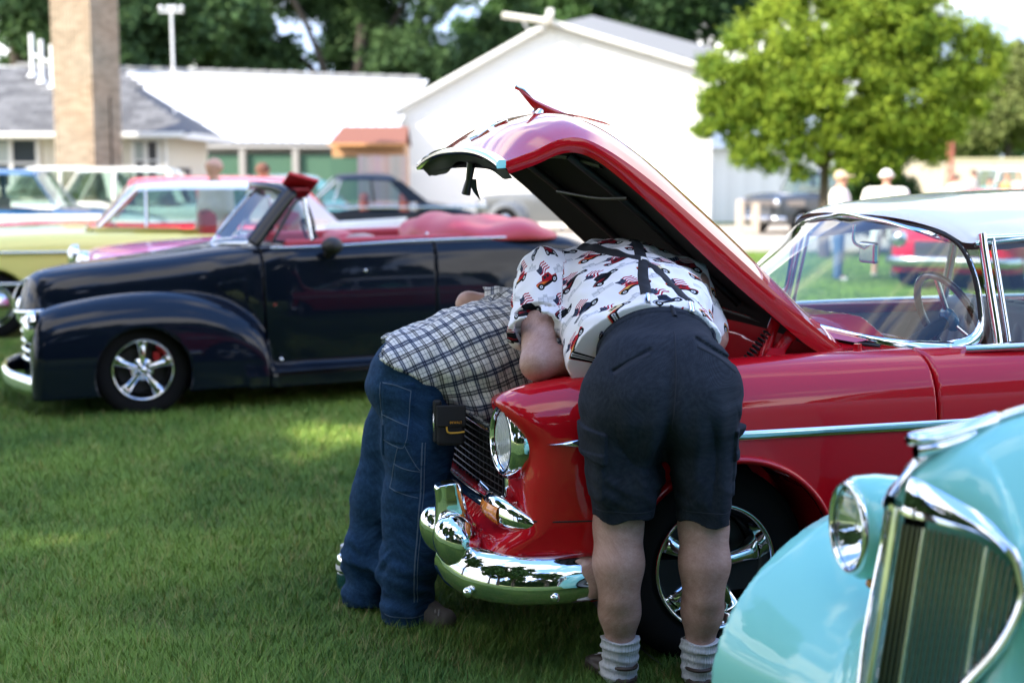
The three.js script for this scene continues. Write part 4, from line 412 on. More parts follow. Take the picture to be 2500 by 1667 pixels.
// ---------- red and white two-tone car, hood open (x to its rear, z to its driver's side) ----------
const RED = paint([0.48, 0.0025, 0.010]), WHITEP = paint([0.84, 0.79, 0.70]);
function makeWheel(parent, x, y, z, R, rim, w, side, o = {}) { // outer face towards side * z
  const W = new THREE.Group(); W.name = 'wheel'; W.position.set(x, y, z); W.rotation.y = side > 0 ? 0 : Math.PI; parent.add(W);
  const rot = (g) => g.rotateX(Math.PI / 2); // lathe axis y -> z
  mesh('tyre', rot(lathe([[rim * 0.94, -w / 2], [rim * 1.05, -w / 2 - 0.008], [R * 0.9, -w / 2], [R * 0.985, -w * 0.38], [R, -w * 0.25], [R, w * 0.25], [R * 0.985, w * 0.38], [R * 0.93, w * 0.48], [R * 0.84, w / 2 + 0.004], [rim * 1.14, w / 2 + 0.006], [rim * 1.02, w / 2 - 0.004], [rim * 0.96, w / 2 - 0.02]], 72)), o.tyreMat ?? RUBBER, W);
  if (o.white) mesh('whitewall', rot(lathe([[rim * 1.08, w / 2 + 0.0075], [rim * 1.24, w / 2 + 0.009], [R * 0.86, w / 2 + 0.0055]], 48)), mat([0.75, 0.74, 0.7], 0.6), W);
  mesh('rim', rot(lathe([[rim * 1.03, w / 2 - 0.002], [rim * 1.03, w / 2 + 0.010], [rim * 0.985, w / 2 + 0.012], [rim * 0.955, w / 2], [rim * 0.94, w / 2 - 0.02], [rim * 0.90, w / 2 - 0.028], [rim * 0.885, w / 2 - 0.045], [rim * 0.84, w / 2 - 0.05], [rim * 0.83, w / 2 - 0.09], [rim * 0.83, -w / 2 + 0.02]], 72)), CHROME, W);
  if (o.plain) { mesh('hubcap', rot(lathe([[0.0001, w / 2 + 0.03], [rim * 0.25, w / 2 + 0.025], [rim * 0.5, w / 2 - 0.005], [rim * 0.8, w / 2 - 0.02], [rim * 0.84, w / 2 - 0.05]], 32)), CHROME2, W); return W; }
  mesh('brake_disc', rot(lathe([[0.001, w / 2 - 0.11], [rim * 0.8, w / 2 - 0.11], [rim * 0.82, w / 2 - 0.13]], 32)), mat([0.03, 0.03, 0.03], 0.5, { metalness: 0.6 }), W);
  for (let k = 0; k < 5; k++) {
    const a = Math.PI / 2 + k * Math.PI * 2 / 5 + (o.turn ?? 0), ca = Math.cos(a), sa = Math.sin(a), P = (r, t, d) => [ca * r - sa * t, sa * r + ca * t, w / 2 + d], r0 = rim * 0.2, r1 = rim * 0.86;
    const sec = (r, hw, top, bot) => [P(r, -hw, bot), P(r, -hw * 0.75, lerp(bot, top, 0.7)), P(r, 0, top), P(r, hw * 0.75, lerp(bot, top, 0.7)), P(r, hw, bot)];
    mesh('spoke', loft([sec(r0, rim * 0.14, -0.022, -0.07), sec(lerp(r0, r1, 0.3), rim * 0.14, -0.02, -0.07), sec(lerp(r0, r1, 0.65), rim * 0.16, -0.024, -0.075), sec(lerp(r0, r1, 0.9), rim * 0.20, -0.032, -0.085), sec(r1, rim * 0.24, -0.042, -0.09)], 12, 10), CHROME, W);
  }
  mesh('hub', merge([rot(lathe([[0.0001, w / 2 + 0.012], [rim * 0.10, w / 2 + 0.010], [rim * 0.135, w / 2 - 0.004], [rim * 0.15, w / 2 - 0.03], [rim * 0.36, w / 2 - 0.035], [rim * 0.40, w / 2 - 0.06]], 32)), ...[0, 1, 2, 3, 4].map((k) => { const a = Math.PI / 2 + (k + 0.5) * Math.PI * 2 / 5 + (o.turn ?? 0); return rot(lathe([[0.0001, w / 2 - 0.012], [0.009, w / 2 - 0.013], [0.011, w / 2 - 0.035]], 8)).translate(Math.cos(a) * rim * 0.26, Math.sin(a) * rim * 0.26, 0); })]), CHROME, W);
  if (o.caliper) mesh('brake_caliper', box(0.05, 0.11, 0.05, rim * 0.55, rim * 0.22, w / 2 - 0.085, 0.015).rotateZ(0.1), mat([0.5, 0.01, 0.015], 0.35), W);
  return W;
}
const RC = thing('red_sedan', 'shiny red vintage car with white roof and raised hood two men lean into', 'car', [0.451, 0, -5.340], 0.2793);
{
  const wy = curve1([[0.25, 0.855], [0.4, 0.90], [0.55, 0.921], [0.75, 0.93], [0.85, 0.924], [0.93, 0.905], [1.0, 0.88], [1.08, 0.83]]);
  const topc = curve1([[-0.80, 0.895], [-0.72, 0.937], [-0.59, 0.970], [-0.3, 1.0], [0, 1.02], [0.74, 1.036], [1.6, 1.045], [2.6, 1.04], [3.4, 1.0], [4.0, 0.92]]);
  const front = curve1([[0.26, -0.66], [0.33, -0.74], [0.42, -0.768], [0.47, -0.745], [0.52, -0.69], [0.58, -0.667], [0.66, -0.664], [0.74, -0.655], [0.80, -0.664], [0.85, -0.700], [0.89, -0.738], [0.92, -0.762], [0.99, -0.735]]);
  const taper = (x) => (x < -0.15 ? 0.075 * Math.pow((-0.15 - x) / 0.6, 2) : x > 3 ? 0.10 * Math.pow((x - 3) / 1.1, 2) : 0);
  const side = (x, y) => wy(y) - taper(x);
  const body = (x, y, zz) => {
    const z = Math.abs(zz), cowl = x > 0.40 && x < 0.95 ? 0.085 * sstep(0.70, 0.35, z) * sstep(0.40, 0.50, x) : 0;
    const T = topc(x) - 0.03 * sstep(0.74, 0.60, z) * sstep(0.6, 0.3, x) + cowl - 0.012 * sstep(0.80, 0.95, z);
    let d = smax(z - side(x, y), (y - T) * 0.97, 0.115);
    d = smax(d, (front(y) - x) + 0.10 * sstep(0.62, 0.30, z) * sstep(0.60, 0.75, y), 0.085);
    d = smax(d, x - 4.10, 0.12); d = Math.max(d, 0.27 - y);
    for (const wx of [0, 2.92]) d = Math.max(d, Math.min(0.372 - hyp(x - wx, y - 0.345), z - 0.45));
    d = Math.max(d, -Math.max(z - 0.615, 0.50 - y, -0.585 - x, x - (0.36 + 0.06 * sstep(0.6, 0, z)))); // engine bay
    d = Math.max(d, -Math.max(z - 0.60, 0.79 - y, x + 0.5)); // radiator support sits low
    d = Math.max(d, -Math.max(hyp(y - 0.778, z - 0.70) - 0.122, x + 0.615)); // headlamp socket
    d = Math.max(d, -Math.max(z - 0.60, 0.535 - y, y - 0.775, x + 0.55)); // grille opening
    d = Math.max(d, -Math.max(z - 0.80, 0.36 - y, 0.62 + 0.30 * sstep(0.3, 0.75, z) - x + 0.06, x - 3.0)); // cabin
    return d;
  };
  // wheel wells need a cut only outboard of the frame
  const well = (x, y, z) => { let d = body(x, y, z); return d; };
  const half = (lo, hi, c, clip) => { const g = field((x, y, z) => smax(well(x, y, z), clip(x, y, z), 0.012), lo, hi, c); return g; };
  const fr = half([-0.82, 0.25, -0.005], [0.76, 1.16, 0.965], 0.01, (x) => x - 0.737);
  mesh('front_body', merge([fr, mirrorZ(fr)]), RED, RC);
  const dr = half([0.72, 0.25, 0.70], [1.92, 1.10, 0.965], 0.012, (x) => Math.max(0.744 - x, x - 1.90));
  mesh('door', dr, RED, RC); mesh('door', mirrorZ(dr), RED, RC);
  const rr = half([1.88, 0.25, -0.0075], [4.15, 1.12, 0.965], 0.015, (x) => 1.907 - x);
  mesh('rear_body', merge([rr, mirrorZ(rr)]), RED, RC);
  // wheel arch lips
  const arch = (wx) => { const P = []; for (let i = 0; i <= 30; i++) { const a = lerp(-0.18, Math.PI + 0.18, i / 30), x = wx + 0.378 * Math.cos(a), y = 0.345 + 0.378 * Math.sin(a); P.push([x, y, side(x, y) - 0.004]); } return P; };
  const lip = (s) => sweep(arch(s), [[-0.010, -0.010], [0.010, -0.012], [0.014, 0], [0.012, 0.014], [0.004, 0.024], [-0.010, 0.026]], 60, [0, 0, 1]);
  for (const s of [0, 2.92]) { const g = lip(s); mesh('wheel_arch_lip', g, RED, RC); mesh('wheel_arch_lip', mirrorZ(g), RED, RC); }
  // dark wheel wells
  mesh('wheel_well', [0, 2.92].flatMap((x) => [1, -1].map((s) => new THREE.CylinderGeometry(0.369, 0.369, 0.36, 32, 1, true, -Math.PI / 2, Math.PI).rotateX(Math.PI / 2).translate(x, 0.345, s * 0.65))).concat([0, 2.92].flatMap((x) => [1, -1].map((s) => new THREE.CircleGeometry(0.369, 32).translate(x, 0.345, s * 0.47)))), BLACK, RC);
  mesh('underbody', [box(3.9, 0.12, 1.5, 1.65, 0.30, 0), box(0.5, 0.2, 1.0, -0.3, 0.40, 0)], BLACK, RC);
  for (const [wx, wz] of [[0, 0.80], [2.92, 0.80], [0, -0.80], [2.92, -0.80]]) { makeWheel(RC, wx, 0.338, wz - Math.sign(wz) * 0.11, 0.338, 0.208, 0.215, Math.sign(wz), { turn: -0.14 }); }
  // side trim spear and seams
  const spear = (x0, x1, y) => { const P = []; for (let i = 0; i <= 40; i++) { const x = lerp(x0, x1, i / 40); P.push([x, y + 0.004 * Math.sin(i / 40 * 3), side(x, y) + 0.001]); } return P; };
  { const P = spear(-0.61, 3.9, 0.797), c = new THREE.CatmullRomCurve3(P.map(V3)), g = gridGeo(120, 8, (u, v) => { const p = c.getPointAt(u), k = 0.0165 * sstep(0, 0.03, u), a = (v - 0.5) * Math.PI; return [p.x, p.y + k * Math.sin(a), p.z + 0.010 * Math.cos(a)]; }); mesh('side_trim', g, CHROME, RC); mesh('side_trim', mirrorZ(g), CHROME, RC); }
  { const P = []; for (let i = 0; i <= 14; i++) { const x = lerp(-0.645, -0.34, i / 14); P.push([x, 0.549, side(x, 0.549) - 0.0015 - (i < 3 ? 0.012 * (3 - i) / 3 : 0)]); } mesh('panel_seam', [tube(P, 0.0035, 30, 6), mirrorZ(tube(P, 0.0035, 30, 6))], BLACK, RC); }
  // headlamps
  for (const s of [1, -1]) {
    const h = new THREE.Group(); h.name = 'headlight'; h.position.set(-0.688, 0.782, 0.705 * s); h.rotation.y = 0.06 * s; RC.add(h); const rt = (g) => g.rotateZ(Math.PI / 2);
    mesh('bezel', rt(lathe([[0.096, 0.012], [0.100, 0.024], [0.110, 0.022], [0.124, 0.006], [0.128, -0.02], [0.126, -0.06]], 48)), CHROME, h);
    mesh('reflector', rt(lathe([[0.0001, -0.06], [0.04, -0.052], [0.075, -0.028], [0.097, 0.006]], 40)), CHROME2, h);
    const lt = noiseTex(64, 64, (u) => { const k = 0.5 + 0.5 * Math.sin(u * 6.283 * 9); return [k, k, k]; });
    const ln = gridGeo(16, 40, (u, v) => { const r = 0.098 * u, a = v * 6.2832; return [-0.030 + 0.026 * u * u, r * Math.sin(a), r * Math.cos(a)]; }); { const p = ln.attributes.position, q = ln.attributes.uv; for (let i = 0; i < p.count; i++) q.setXY(i, p.getZ(i) * 9, p.getY(i) * 9); }
    mesh('lens', ln, mat([0.9, 0.93, 0.93], 0.06, { transmission: 0.55, thickness: 0, bumpMap: lt, bumpScale: 0.004 }), h);
  }
  // grille
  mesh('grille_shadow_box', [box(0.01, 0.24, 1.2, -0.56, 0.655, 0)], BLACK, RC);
  for (let i = 0; i < 27; i++) { const z = -0.585 + i * 0.045; mesh('grille_bar', box(0.022, 0.225, 0.006, -0.662 + 0.03 * Math.abs(z), 0.660, z, 0.002), mat([0.010, 0.010, 0.011], 0.4), RC); }
  for (let i = 0; i < 9; i++) { const y = 0.565 + i * 0.024; mesh('grille_slat', tube([[-0.648, y, -0.59], [-0.668, y, -0.3], [-0.672, y, 0], [-0.668, y, 0.3], [-0.648, y, 0.59]], 0.0022, 16, 6), mat([0.03, 0.03, 0.03], 0.35), RC); }
  const surround = [[-0.665, 0.55, 0.30], [-0.668, 0.548, 0.55], [-0.66, 0.57, 0.615], [-0.662, 0.68, 0.612], [-0.675, 0.765, 0.56], [-0.69, 0.782, 0.40], [-0.695, 0.784, 0]];
  mesh('grille_surround', (() => { const g = sweep(surround, [[-0.012, -0.008], [0.012, -0.008], [0.014, 0.006], [0, 0.014], [-0.014, 0.006]], 50, [-1, 0, 0]); return [g, mirrorZ(g)]; })(), CHROME, RC);
  mesh('grille_bar_lower', sweep([[-0.715, 0.548, -0.66], [-0.738, 0.552, -0.4], [-0.745, 0.553, 0], [-0.738, 0.552, 0.4], [-0.715, 0.548, 0.66]], oval(0.018, 0.020), 40), CHROME, RC);
  // parking lamps wrapping the corner
  for (const s of [1, -1]) {
    const k = (g) => (s > 0 ? g : mirrorZ(g)), pl = [[-0.712, 0.562, 0.60], [-0.722, 0.56, 0.68], [-0.705, 0.552, 0.76], [-0.668, 0.543, 0.825], [-0.622, 0.535, 0.865]], w = curve1([[0, 0.040], [0.35, 0.050], [0.7, 0.040], [1, 0.004]]), c = new THREE.CatmullRomCurve3(pl.map(V3));
    const P = mesh('parking_lamp', k(gridGeo(30, 16, (u, v) => { const p = c.getPointAt(u), a = v * 6.2832, t = c.getTangentAt(u), nx = t.z, nz = -t.x; const o = w(u) * 0.62 * Math.cos(a), h = w(u) * Math.sin(a); return [p.x - nx * o, p.y + h, p.z - nz * o]; })), CHROME, RC);
    mesh('lens', k(gridGeo(12, 8, (u, v) => { const p = c.getPointAt(lerp(0.06, 0.52, u)), t = c.getTangentAt(lerp(0.06, 0.52, u)), a = lerp(-0.85, 0.62, v), o = 0.043 * Math.cos(a) * (0.85 + 0.15 * Math.sin(u * 3.14)); return [p.x - t.z * o, p.y + 0.043 * Math.sin(a) * lerp(0.9, 1, u), p.z + t.x * o]; })), AMBER, P);
  }
  // front pan with ribs, bumper, guards
  { const f = (x, y, z) => { const zz = Math.abs(z), xx = -0.77 + 0.10 * Math.pow(zz / 0.75, 4); let d = Math.max(Math.abs(z) - 0.66, xx + (y < 0.45 ? 0 : (y - 0.45) * 0.75) - x + 0.006 * Math.sin(z * 150) * sstep(0.46, 0.5, y), x + 0.62, y - 0.545, 0.33 - y); return d; }; mesh('front_pan', field(f, [-0.80, 0.31, -0.68], [-0.60, 0.56, 0.68], 0.008), RED, RC); }
  const bp = [[-0.40, 0.370, 0.872], [-0.50, 0.370, 0.886], [-0.60, 0.368, 0.882], [-0.71, 0.367, 0.845], [-0.79, 0.367, 0.755], [-0.825, 0.367, 0.64], [-0.832, 0.375, 0.55]];
  const prof = Array.from({ length: 22 }, (_, i) => { const a = i / 22 * 6.2832, c = Math.cos(a), s = Math.sin(a); const p = (c > 0 ? 0.058 : 0.018) * c, q = 0.080 * Math.sign(s) * Math.pow(Math.abs(s), 0.9), k = 0.34; return [p * Math.cos(k) - q * Math.sin(k), p * Math.sin(k) + q * Math.cos(k)]; });
  const wing = sweep(bp, prof.map(([a, b]) => [-a, b]), 60), wing2 = mirrorZ(wing);
  const centre = sweep([[-0.77, 0.42, -0.56], [-0.745, 0.42, -0.3], [-0.74, 0.42, 0], [-0.745, 0.42, 0.3], [-0.77, 0.42, 0.56]], prof.map(([a, b]) => [a * 0.5, b * 0.8]), 30);
  mesh('bumper', [wing, wing2, centre], CHROME, RC);
  for (const s of [1, -1]) { // bumper guards: upright fin over a round foot
    const g = field((x, y, z) => {
      const up = Math.max(Math.abs(z - 0.56 - 0.05 * (y - 0.5)) - (0.034 + 0.02 * sstep(0.58, 0.40, y)), y - 0.628 - 0.12 * (x + 0.83), 0.30 - y);
      const a = smax(up, Math.abs(x + 0.825 + 0.16 * (y - 0.45)) - (0.046 + 0.02 * sstep(0.6, 0.42, y)), 0.03);
      const lobe = (cy, cz, r) => hyp((x + 0.840 + 0.2 * (y - cy)) / 0.078, (y - cy) / 0.092, (z - cz) / r) * 0.078 - 0.078, foot = Math.min(lobe(0.435, 0.445, 0.072), lobe(0.445, 0.655, 0.080));
      return smin(a, foot, 0.022);
    }, [-1.02, 0.26, 0.36], [-0.72, 0.68, 0.74], 0.007);
    mesh('bumper_guard', s > 0 ? g : mirrorZ(g), CHROME, RC);
    for (const [x, y, z] of [[-0.842, 0.322, 0.80], [-0.60, 0.325, 0.937]]) mesh('bumper_bolt', ball(0.017, x, y, z * s), CHROME, RC);
  }
  // hood, standing open
  const EU = [[-0.672, 1.662], [-0.568, 1.700], [-0.488, 1.735], [-0.414, 1.740], [-0.325, 1.703], [-0.204, 1.624], [-0.08, 1.527], [0.142, 1.342], [0.306, 1.199], [0.474, 1.067], [0.60, 0.995]];
  const CU = [[-0.672, 1.712], [-0.605, 1.765], [-0.53, 1.806], [-0.40, 1.842], [-0.27, 1.816], [-0.13, 1.736], [0.0, 1.635], [0.22, 1.445], [0.38, 1.295], [0.53, 1.145], [0.665, 1.035]];
  const EL = [[-0.650, 1.625], [-0.562, 1.655], [-0.484, 1.688], [-0.425, 1.692], [-0.355, 1.664], [-0.255, 1.590], [-0.145, 1.498], [0.07, 1.306], [0.24, 1.166], [0.425, 1.025], [0.585, 0.972]];
  const HW = (i) => lerp(0.60, 0.66, i / 10), prof2 = (z) => 1 - Math.pow(Math.abs(z), 2.6);
  const shell = (drop) => loft(EU.map((e, i) => Array.from({ length: 15 }, (_, j) => { const z = -1 + j / 7, w = prof2(z), c = CU[i], n = [(EL[i][0] - e[0]) * drop, (EL[i][1] - e[1]) * drop]; return [lerp(e[0], c[0], w) + n[0], lerp(e[1], c[1], w) + n[1], HW(i) * Math.sign(z) * Math.pow(Math.abs(z), 0.9)]; })), 80, 56);
  const H = mesh('hood', shell(0), RED, RC);
  const rim = (s) => gridGeo(80, 8, (u, v) => { const a = spline(EU, u), b = spline(EL, u), o = Math.sin(v * Math.PI) * 0.006, i = u * 10; return [lerp(a[0], b[0], v), lerp(a[1], b[1], v), s * (HW(i) + o - 0.004 * v)]; });
  mesh('hood_edge', [rim(1), rim(-1)], RED, H);
  const under = loft(EL.map((e, i) => Array.from({ length: 13 }, (_, j) => { const z = -1 + j / 6, w = prof2(z) * 0.86, c = CU[i]; const up = 0.30; return [lerp(e[0], c[0], w * up), lerp(e[1], c[1], w * up), (HW(i) - 0.006) * z]; })), 50, 30);
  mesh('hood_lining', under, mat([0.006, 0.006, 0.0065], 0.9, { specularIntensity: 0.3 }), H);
  mesh('hood_rib', [tube([[-0.30, 1.655, -0.5], [-0.31, 1.695, 0], [-0.30, 1.655, 0.5]], 0.012), ...[-0.3, 0.3].map((z) => tube([[-0.35, 1.69, z], [-0.1, 1.50, z], [0.3, 1.16, z]], 0.016)), tube([[-0.2, 1.545, 0.48], [-0.18, 1.54, 0.1], [-0.2, 1.56, -0.3]], 0.006)], mat([0.010, 0.010, 0.011], 0.5), H);
  // front lip of the hood: chrome moulding above a black catch panel
  const lipP = Array.from({ length: 15 }, (_, j) => { const z = -1 + j / 7, w = prof2(z); return [-0.676, lerp(1.656, 1.708, w), z * 0.605]; });
  mesh('hood_lip', sweep(lipP, [[-0.014, -0.012], [0.016, -0.014], [0.020, 0], [0.012, 0.014], [-0.012, 0.014]], 50), CHROME, H);
  mesh('catch_panel', gridGeo(40, 6, (u, v) => { const p = spline(lipP, u), z = (u - 0.5) * 2, dp = 0.034 + 0.022 * sstep(0.25, 0.5, Math.abs(z)) - 0.022 * sstep(0.8, 1, Math.abs(z)) + 0.006 * Math.sin(z * 9); return [p[0] + 0.006 + 0.03 * v, p[1] - 0.008 - dp * v, p[2]]; }), BLACK, H);
  mesh('hood_catch', [rod([-0.655, 1.665, 0.13], [-0.66, 1.605, 0.115], 0.016, 0.012), rod([-0.66, 1.605, 0.115], [-0.668, 1.555, 0.10], 0.013, 0.017), poly([[0, 0], [0.02, -0.045], [0.045, -0.075], [0.032, -0.03], [0.03, 0]], 0.008).translate(-0.665, 1.608, 0.115)], mat([0.02, 0.02, 0.02], 0.3), H);
  { // crest on the nose and bird ornament on top
    const crest = [[-0.075, 0.0], [-0.055, 0.042], [0.0, 0.055], [0.055, 0.042], [0.075, 0], [0.05, -0.035], [0, -0.055], [-0.05, -0.035]];
    const g = poly(crest, 0.014, 0.004).applyMatrix4(new THREE.Matrix4().makeBasis(new THREE.Vector3(0, 0, 1), new THREE.Vector3(0.83, 0.55, 0), new THREE.Vector3(-0.55, 0.83, 0))).translate(-0.578, 1.772, 0.02);
    mesh('hood_crest', g, CHROME, H);
    mesh('hood_crest_wing', [rod([-0.565, 1.790, 0.07], [-0.52, 1.816, 0.115], 0.010, 0.004), rod([-0.565, 1.790, -0.04], [-0.52, 1.816, -0.085], 0.010, 0.004)], CHROME, H);
    const neck = loft([[-0.448, 1.930, 0.009], [-0.425, 1.908, 0.016], [-0.385, 1.876, 0.022], [-0.325, 1.850, 0.022], [-0.235, 1.825, 0.012]].map(([x, y, w]) => [[x, y + w, 0], [x, y + w * 0.3, w], [x + 0.012, y - w * 1.2, 0], [x, y + w * 0.3, -w]]), 24, 16, true);
    const orn = mesh('hood_ornament', neck, mat([0.42, 0.02, 0.02], 0.2, { clearcoat: 1, metalness: 0.3 }), H);
    mesh('ornament_head', tube([[-0.456, 1.940, 0], [-0.425, 1.925, 0.003], [-0.385, 1.892, 0.003]], 0.009, 16, 8), CHROME, orn);
    mesh('ornament_wing', [rod([-0.36, 1.86, 0], [-0.375, 1.838, 0.0], 0.018, 0.026), ...[1, -1].map((s) => loft([[[-0.30, 1.85, 0.01 * s], [-0.27, 1.842, 0.012 * s]], [[-0.24, 1.835, 0.09 * s], [-0.19, 1.815, 0.09 * s]], [[-0.17, 1.812, 0.15 * s], [-0.13, 1.795, 0.15 * s]]], 10, 4))], CHROME, orn);
  }
  // hinges
  for (const s of [1, -1]) mesh('hood_hinge', [sweep([[0.255, 0.975, 0.585 * s], [0.275, 1.03, 0.58 * s], [0.335, 1.155, 0.565 * s], [0.36, 1.172, 0.565 * s]], oval(0.022, 0.014, 8), 14, [0, 0, 1]), sweep([[0.30, 0.99, 0.60 * s], [0.335, 1.05, 0.60 * s], [0.41, 1.11, 0.60 * s], [0.46, 1.09, 0.6 * s]], oval(0.024, 0.010, 8), 14, [0, 0, 1]), new THREE.CylinderGeometry(0.04, 0.04, 0.03, 20).rotateX(Math.PI / 2).translate(0.295, 0.995, 0.60 * s)], RED, RC);
  mesh('hinge_spring', Array.from({ length: 9 }, (_, i) => new THREE.TorusGeometry(0.014, 0.0035, 6, 12).rotateY(Math.PI / 2).rotateZ(0.9).translate(0.20 + i * 0.010, 0.985 + i * 0.012, 0.575)), BLACK, RC);
  mesh('hood_bumper_stop', [new THREE.CylinderGeometry(0.014, 0.016, 0.03, 12).translate(0.56, 1.035, 0.70)], RED, RC);
  // engine bay
  mesh('inner_fender', [1, -1].map((s) => gridGeo(20, 8, (u, v) => [lerp(-0.57, 0.36, u), lerp(0.985, 0.62, v), s * (0.612 - 0.05 * sstep(0, 0.4, v) - 0.12 * v * v)])), RED, RC);
  const EN = mesh('engine', [box(0.55, 0.26, 0.44, -0.02, 0.70, 0, 0.04), box(0.5, 0.10, 0.16, -0.02, 0.86, 0.2, 0.03), box(0.5, 0.10, 0.16, -0.02, 0.86, -0.2, 0.03), box(0.3, 0.1, 0.16, -0.02, 0.86, 0, 0.03)], mat([0.02, 0.02, 0.022], 0.4), RC);
  mesh('air_cleaner', lathe([[0.0001, 0.09], [0.03, 0.085], [0.15, 0.08], [0.165, 0.06], [0.165, 0.01], [0.15, 0]], 32).translate(-0.05, 0.90, 0), CHROME, EN);
  mesh('hose', [tube([[0.0, 0.90, 0.46], [0.10, 0.955, 0.50], [0.2, 0.93, 0.48], [0.26, 0.85, 0.45]], 0.028, 20), tube([[-0.25, 0.85, 0.4], [-0.05, 0.93, 0.52], [0.12, 0.90, 0.55], [0.2, 0.78, 0.5]], 0.02, 20), tube([[0.3, 0.88, 0.3], [0.33, 0.9, 0.1], [0.3, 0.85, -0.2]], 0.02, 20)], BLACK, EN);
  // cowl, wipers
  const base = curve1([[0, 0.43], [0.3, 0.475], [0.6, 0.60], [0.70, 0.70], [0.735, 0.80]]), baseY = curve1([[0, 1.122], [0.3, 1.098], [0.6, 1.062], [0.72, 1.045]]);
  mesh('cowl_strip', [sweep(Array.from({ length: 15 }, (_, i) => { const z = -0.70 + i * 0.1; return [base(Math.abs(z)) - 0.055, baseY(Math.abs(z)) - 0.012, z]; }), oval(0.006, 0.008, 8), 40)], BLACK, RC);
  mesh('cowl_vent', [gridGeo(40, 6, (u, v) => { const z = lerp(-0.66, 0.66, u), a = Math.abs(z); return [base(a) - lerp(0.075, 0.0, v), baseY(a) - 0.016 + 0.010 * v + 0.012, z]; })], RED, RC);
  mesh('wiper', [tube([[0.40, 1.145, -0.05], [0.42, 1.155, 0.12], [0.47, 1.14, 0.30]], 0.006), tube([[0.42, 1.147, -0.30], [0.405, 1.155, -0.12], [0.39, 1.14, 0.02]], 0.006), ball(0.016, 0.40, 1.135, 0.0)], CHROME2, RC);
  // windscreen and its bright frame
  const outline = (t) => { // closed half outline, t 0 at bottom centre to 1 at top centre
    const K = [[0.43, 1.13, 0], [0.475, 1.105, 0.30], [0.60, 1.066, 0.60], [0.70, 1.052, 0.70], [0.83, 1.045, 0.745], [0.945, 1.05, 0.752], [1.005, 1.095, 0.745], [1.018, 1.18, 0.72], [1.012, 1.29, 0.682], [0.995, 1.375, 0.625], [0.965, 1.418, 0.54], [0.935, 1.442, 0.38], [0.91, 1.457, 0.18], [0.904, 1.460, 0]];
    return spline(K, t);
  };
  const gl = (s) => gridGeo(46, 16, (u, v) => { const t = u * 0.5, a = outline(t), b = outline(1 - t); const k = v, bow = 0.02 * Math.sin(v * Math.PI) * (1 - u); return [lerp(a[0], b[0], k) - bow, lerp(a[1], b[1], k), s * lerp(a[2], b[2], k)]; });
  mesh('windscreen', [gl(1), gl(-1)], mat([0.86, 0.90, 0.90], 0.015, { transmission: 1, thickness: 0, ior: 1.5 }), RC);
  const frameP = []; for (let i = 0; i <= 40; i++) frameP.push(outline(i / 40)); for (let i = 39; i >= 1; i--) { const p = outline(i / 40); frameP.push([p[0], p[1], -p[2]]); }
  const fc = new THREE.CatmullRomCurve3(frameP.map(V3), true);
  mesh('windscreen_frame', gridGeo(180, 10, (u, v) => { const p = fc.getPointAt(u % 1), a = v * 6.2832, out = V3([p.x - 0.80, p.y - 1.25, p.z]); const ax = new THREE.Vector3(p.x > 0.9 ? 0.2 : -0.7, 0.25, Math.sign(p.z) * sstep(0.2, 0.75, Math.abs(p.z))).normalize(); out.addScaledVector(ax, -out.dot(ax)).normalize(); const w = p.y < 1.2 ? 0.030 : 0.020; return [p.x + out.x * (0.012 + w * Math.cos(a)) + ax.x * 0.012 * Math.sin(a), p.y + out.y * (0.012 + w * Math.cos(a)) + ax.y * 0.012 * Math.sin(a), p.z + out.z * (0.012 + w * Math.cos(a)) + ax.z * 0.012 * Math.sin(a)]; }, true), CHROME, RC);
  mesh('windscreen_seal', new THREE.TubeGeometry(fc, 160, 0.009, 8, true), BLACK, RC);
  // roof
  const rs = [[0.892, 1.474], [0.94, 1.497], [1.05, 1.520], [1.4, 1.552], [1.9, 1.565], [2.4, 1.545], [2.7, 1.50], [2.86, 1.45]];
  const re = [[0.998, 1.388, 0.632], [1.025, 1.385, 0.655], [1.10, 1.395, 0.668], [1.4, 1.415, 0.675], [1.9, 1.42, 0.672], [2.4, 1.415, 0.655], [2.7, 1.40, 0.62], [2.86, 1.39, 0.56]];
  const roofHalf = curve1(re.map((p) => [p[0], p[2]])), eave = curve1(re.map((p) => [p[0], p[1]]));
  mesh('roof', loft(rs.map(([x, y], i) => Array.from({ length: 17 }, (_, j) => { const z = -1 + j / 8, a = Math.abs(z), w = Math.pow(1 - Math.pow(a, 2.6), 0.75); return [lerp(x, re[i][0], Math.pow(a, 2.2)), lerp(re[i][1], y, w), Math.sign(z) * re[i][2] * Math.pow(a, 0.85)]; })), 70, 48), WHITEP, RC);
  mesh('headliner', loft(rs.map(([x, y]) => Array.from({ length: 9 }, (_, j) => { const z = -1 + j / 4; return [x + 0.06 + 0.09 * z * z * sstep(1.3, 0.88, x), lerp(eave(x), y, 1 - z * z) - 0.03, z * roofHalf(x) * 0.94]; })), 20, 12), mat([0.35, 0.34, 0.33], 0.9), RC);
  for (const s of [1, -1]) {
    mesh('drip_rail', sweep(Array.from({ length: 12 }, (_, i) => { const x = lerp(1.03, 2.8, i / 11); return [x, eave(x) - 0.004, s * (roofHalf(x) + 0.006)]; }), oval(0.010, 0.012, 8), 40), CHROME, RC);
    mesh('rear_pillar', quad([2.55, 1.40, s * 0.635], [2.86, 1.40, s * 0.56], [3.22, 1.03, s * 0.66], [2.65, 1.03, s * 0.79], 6), WHITEP, RC);
    // door window frame: chrome posts
    const post = (a, b, r = 0.016) => sweep([a, [(a[0] + b[0]) / 2, (a[1] + b[1]) / 2, (a[2] + b[2]) / 2], b], oval(r, r * 0.7, 8), 8, [1, 0, 0]);
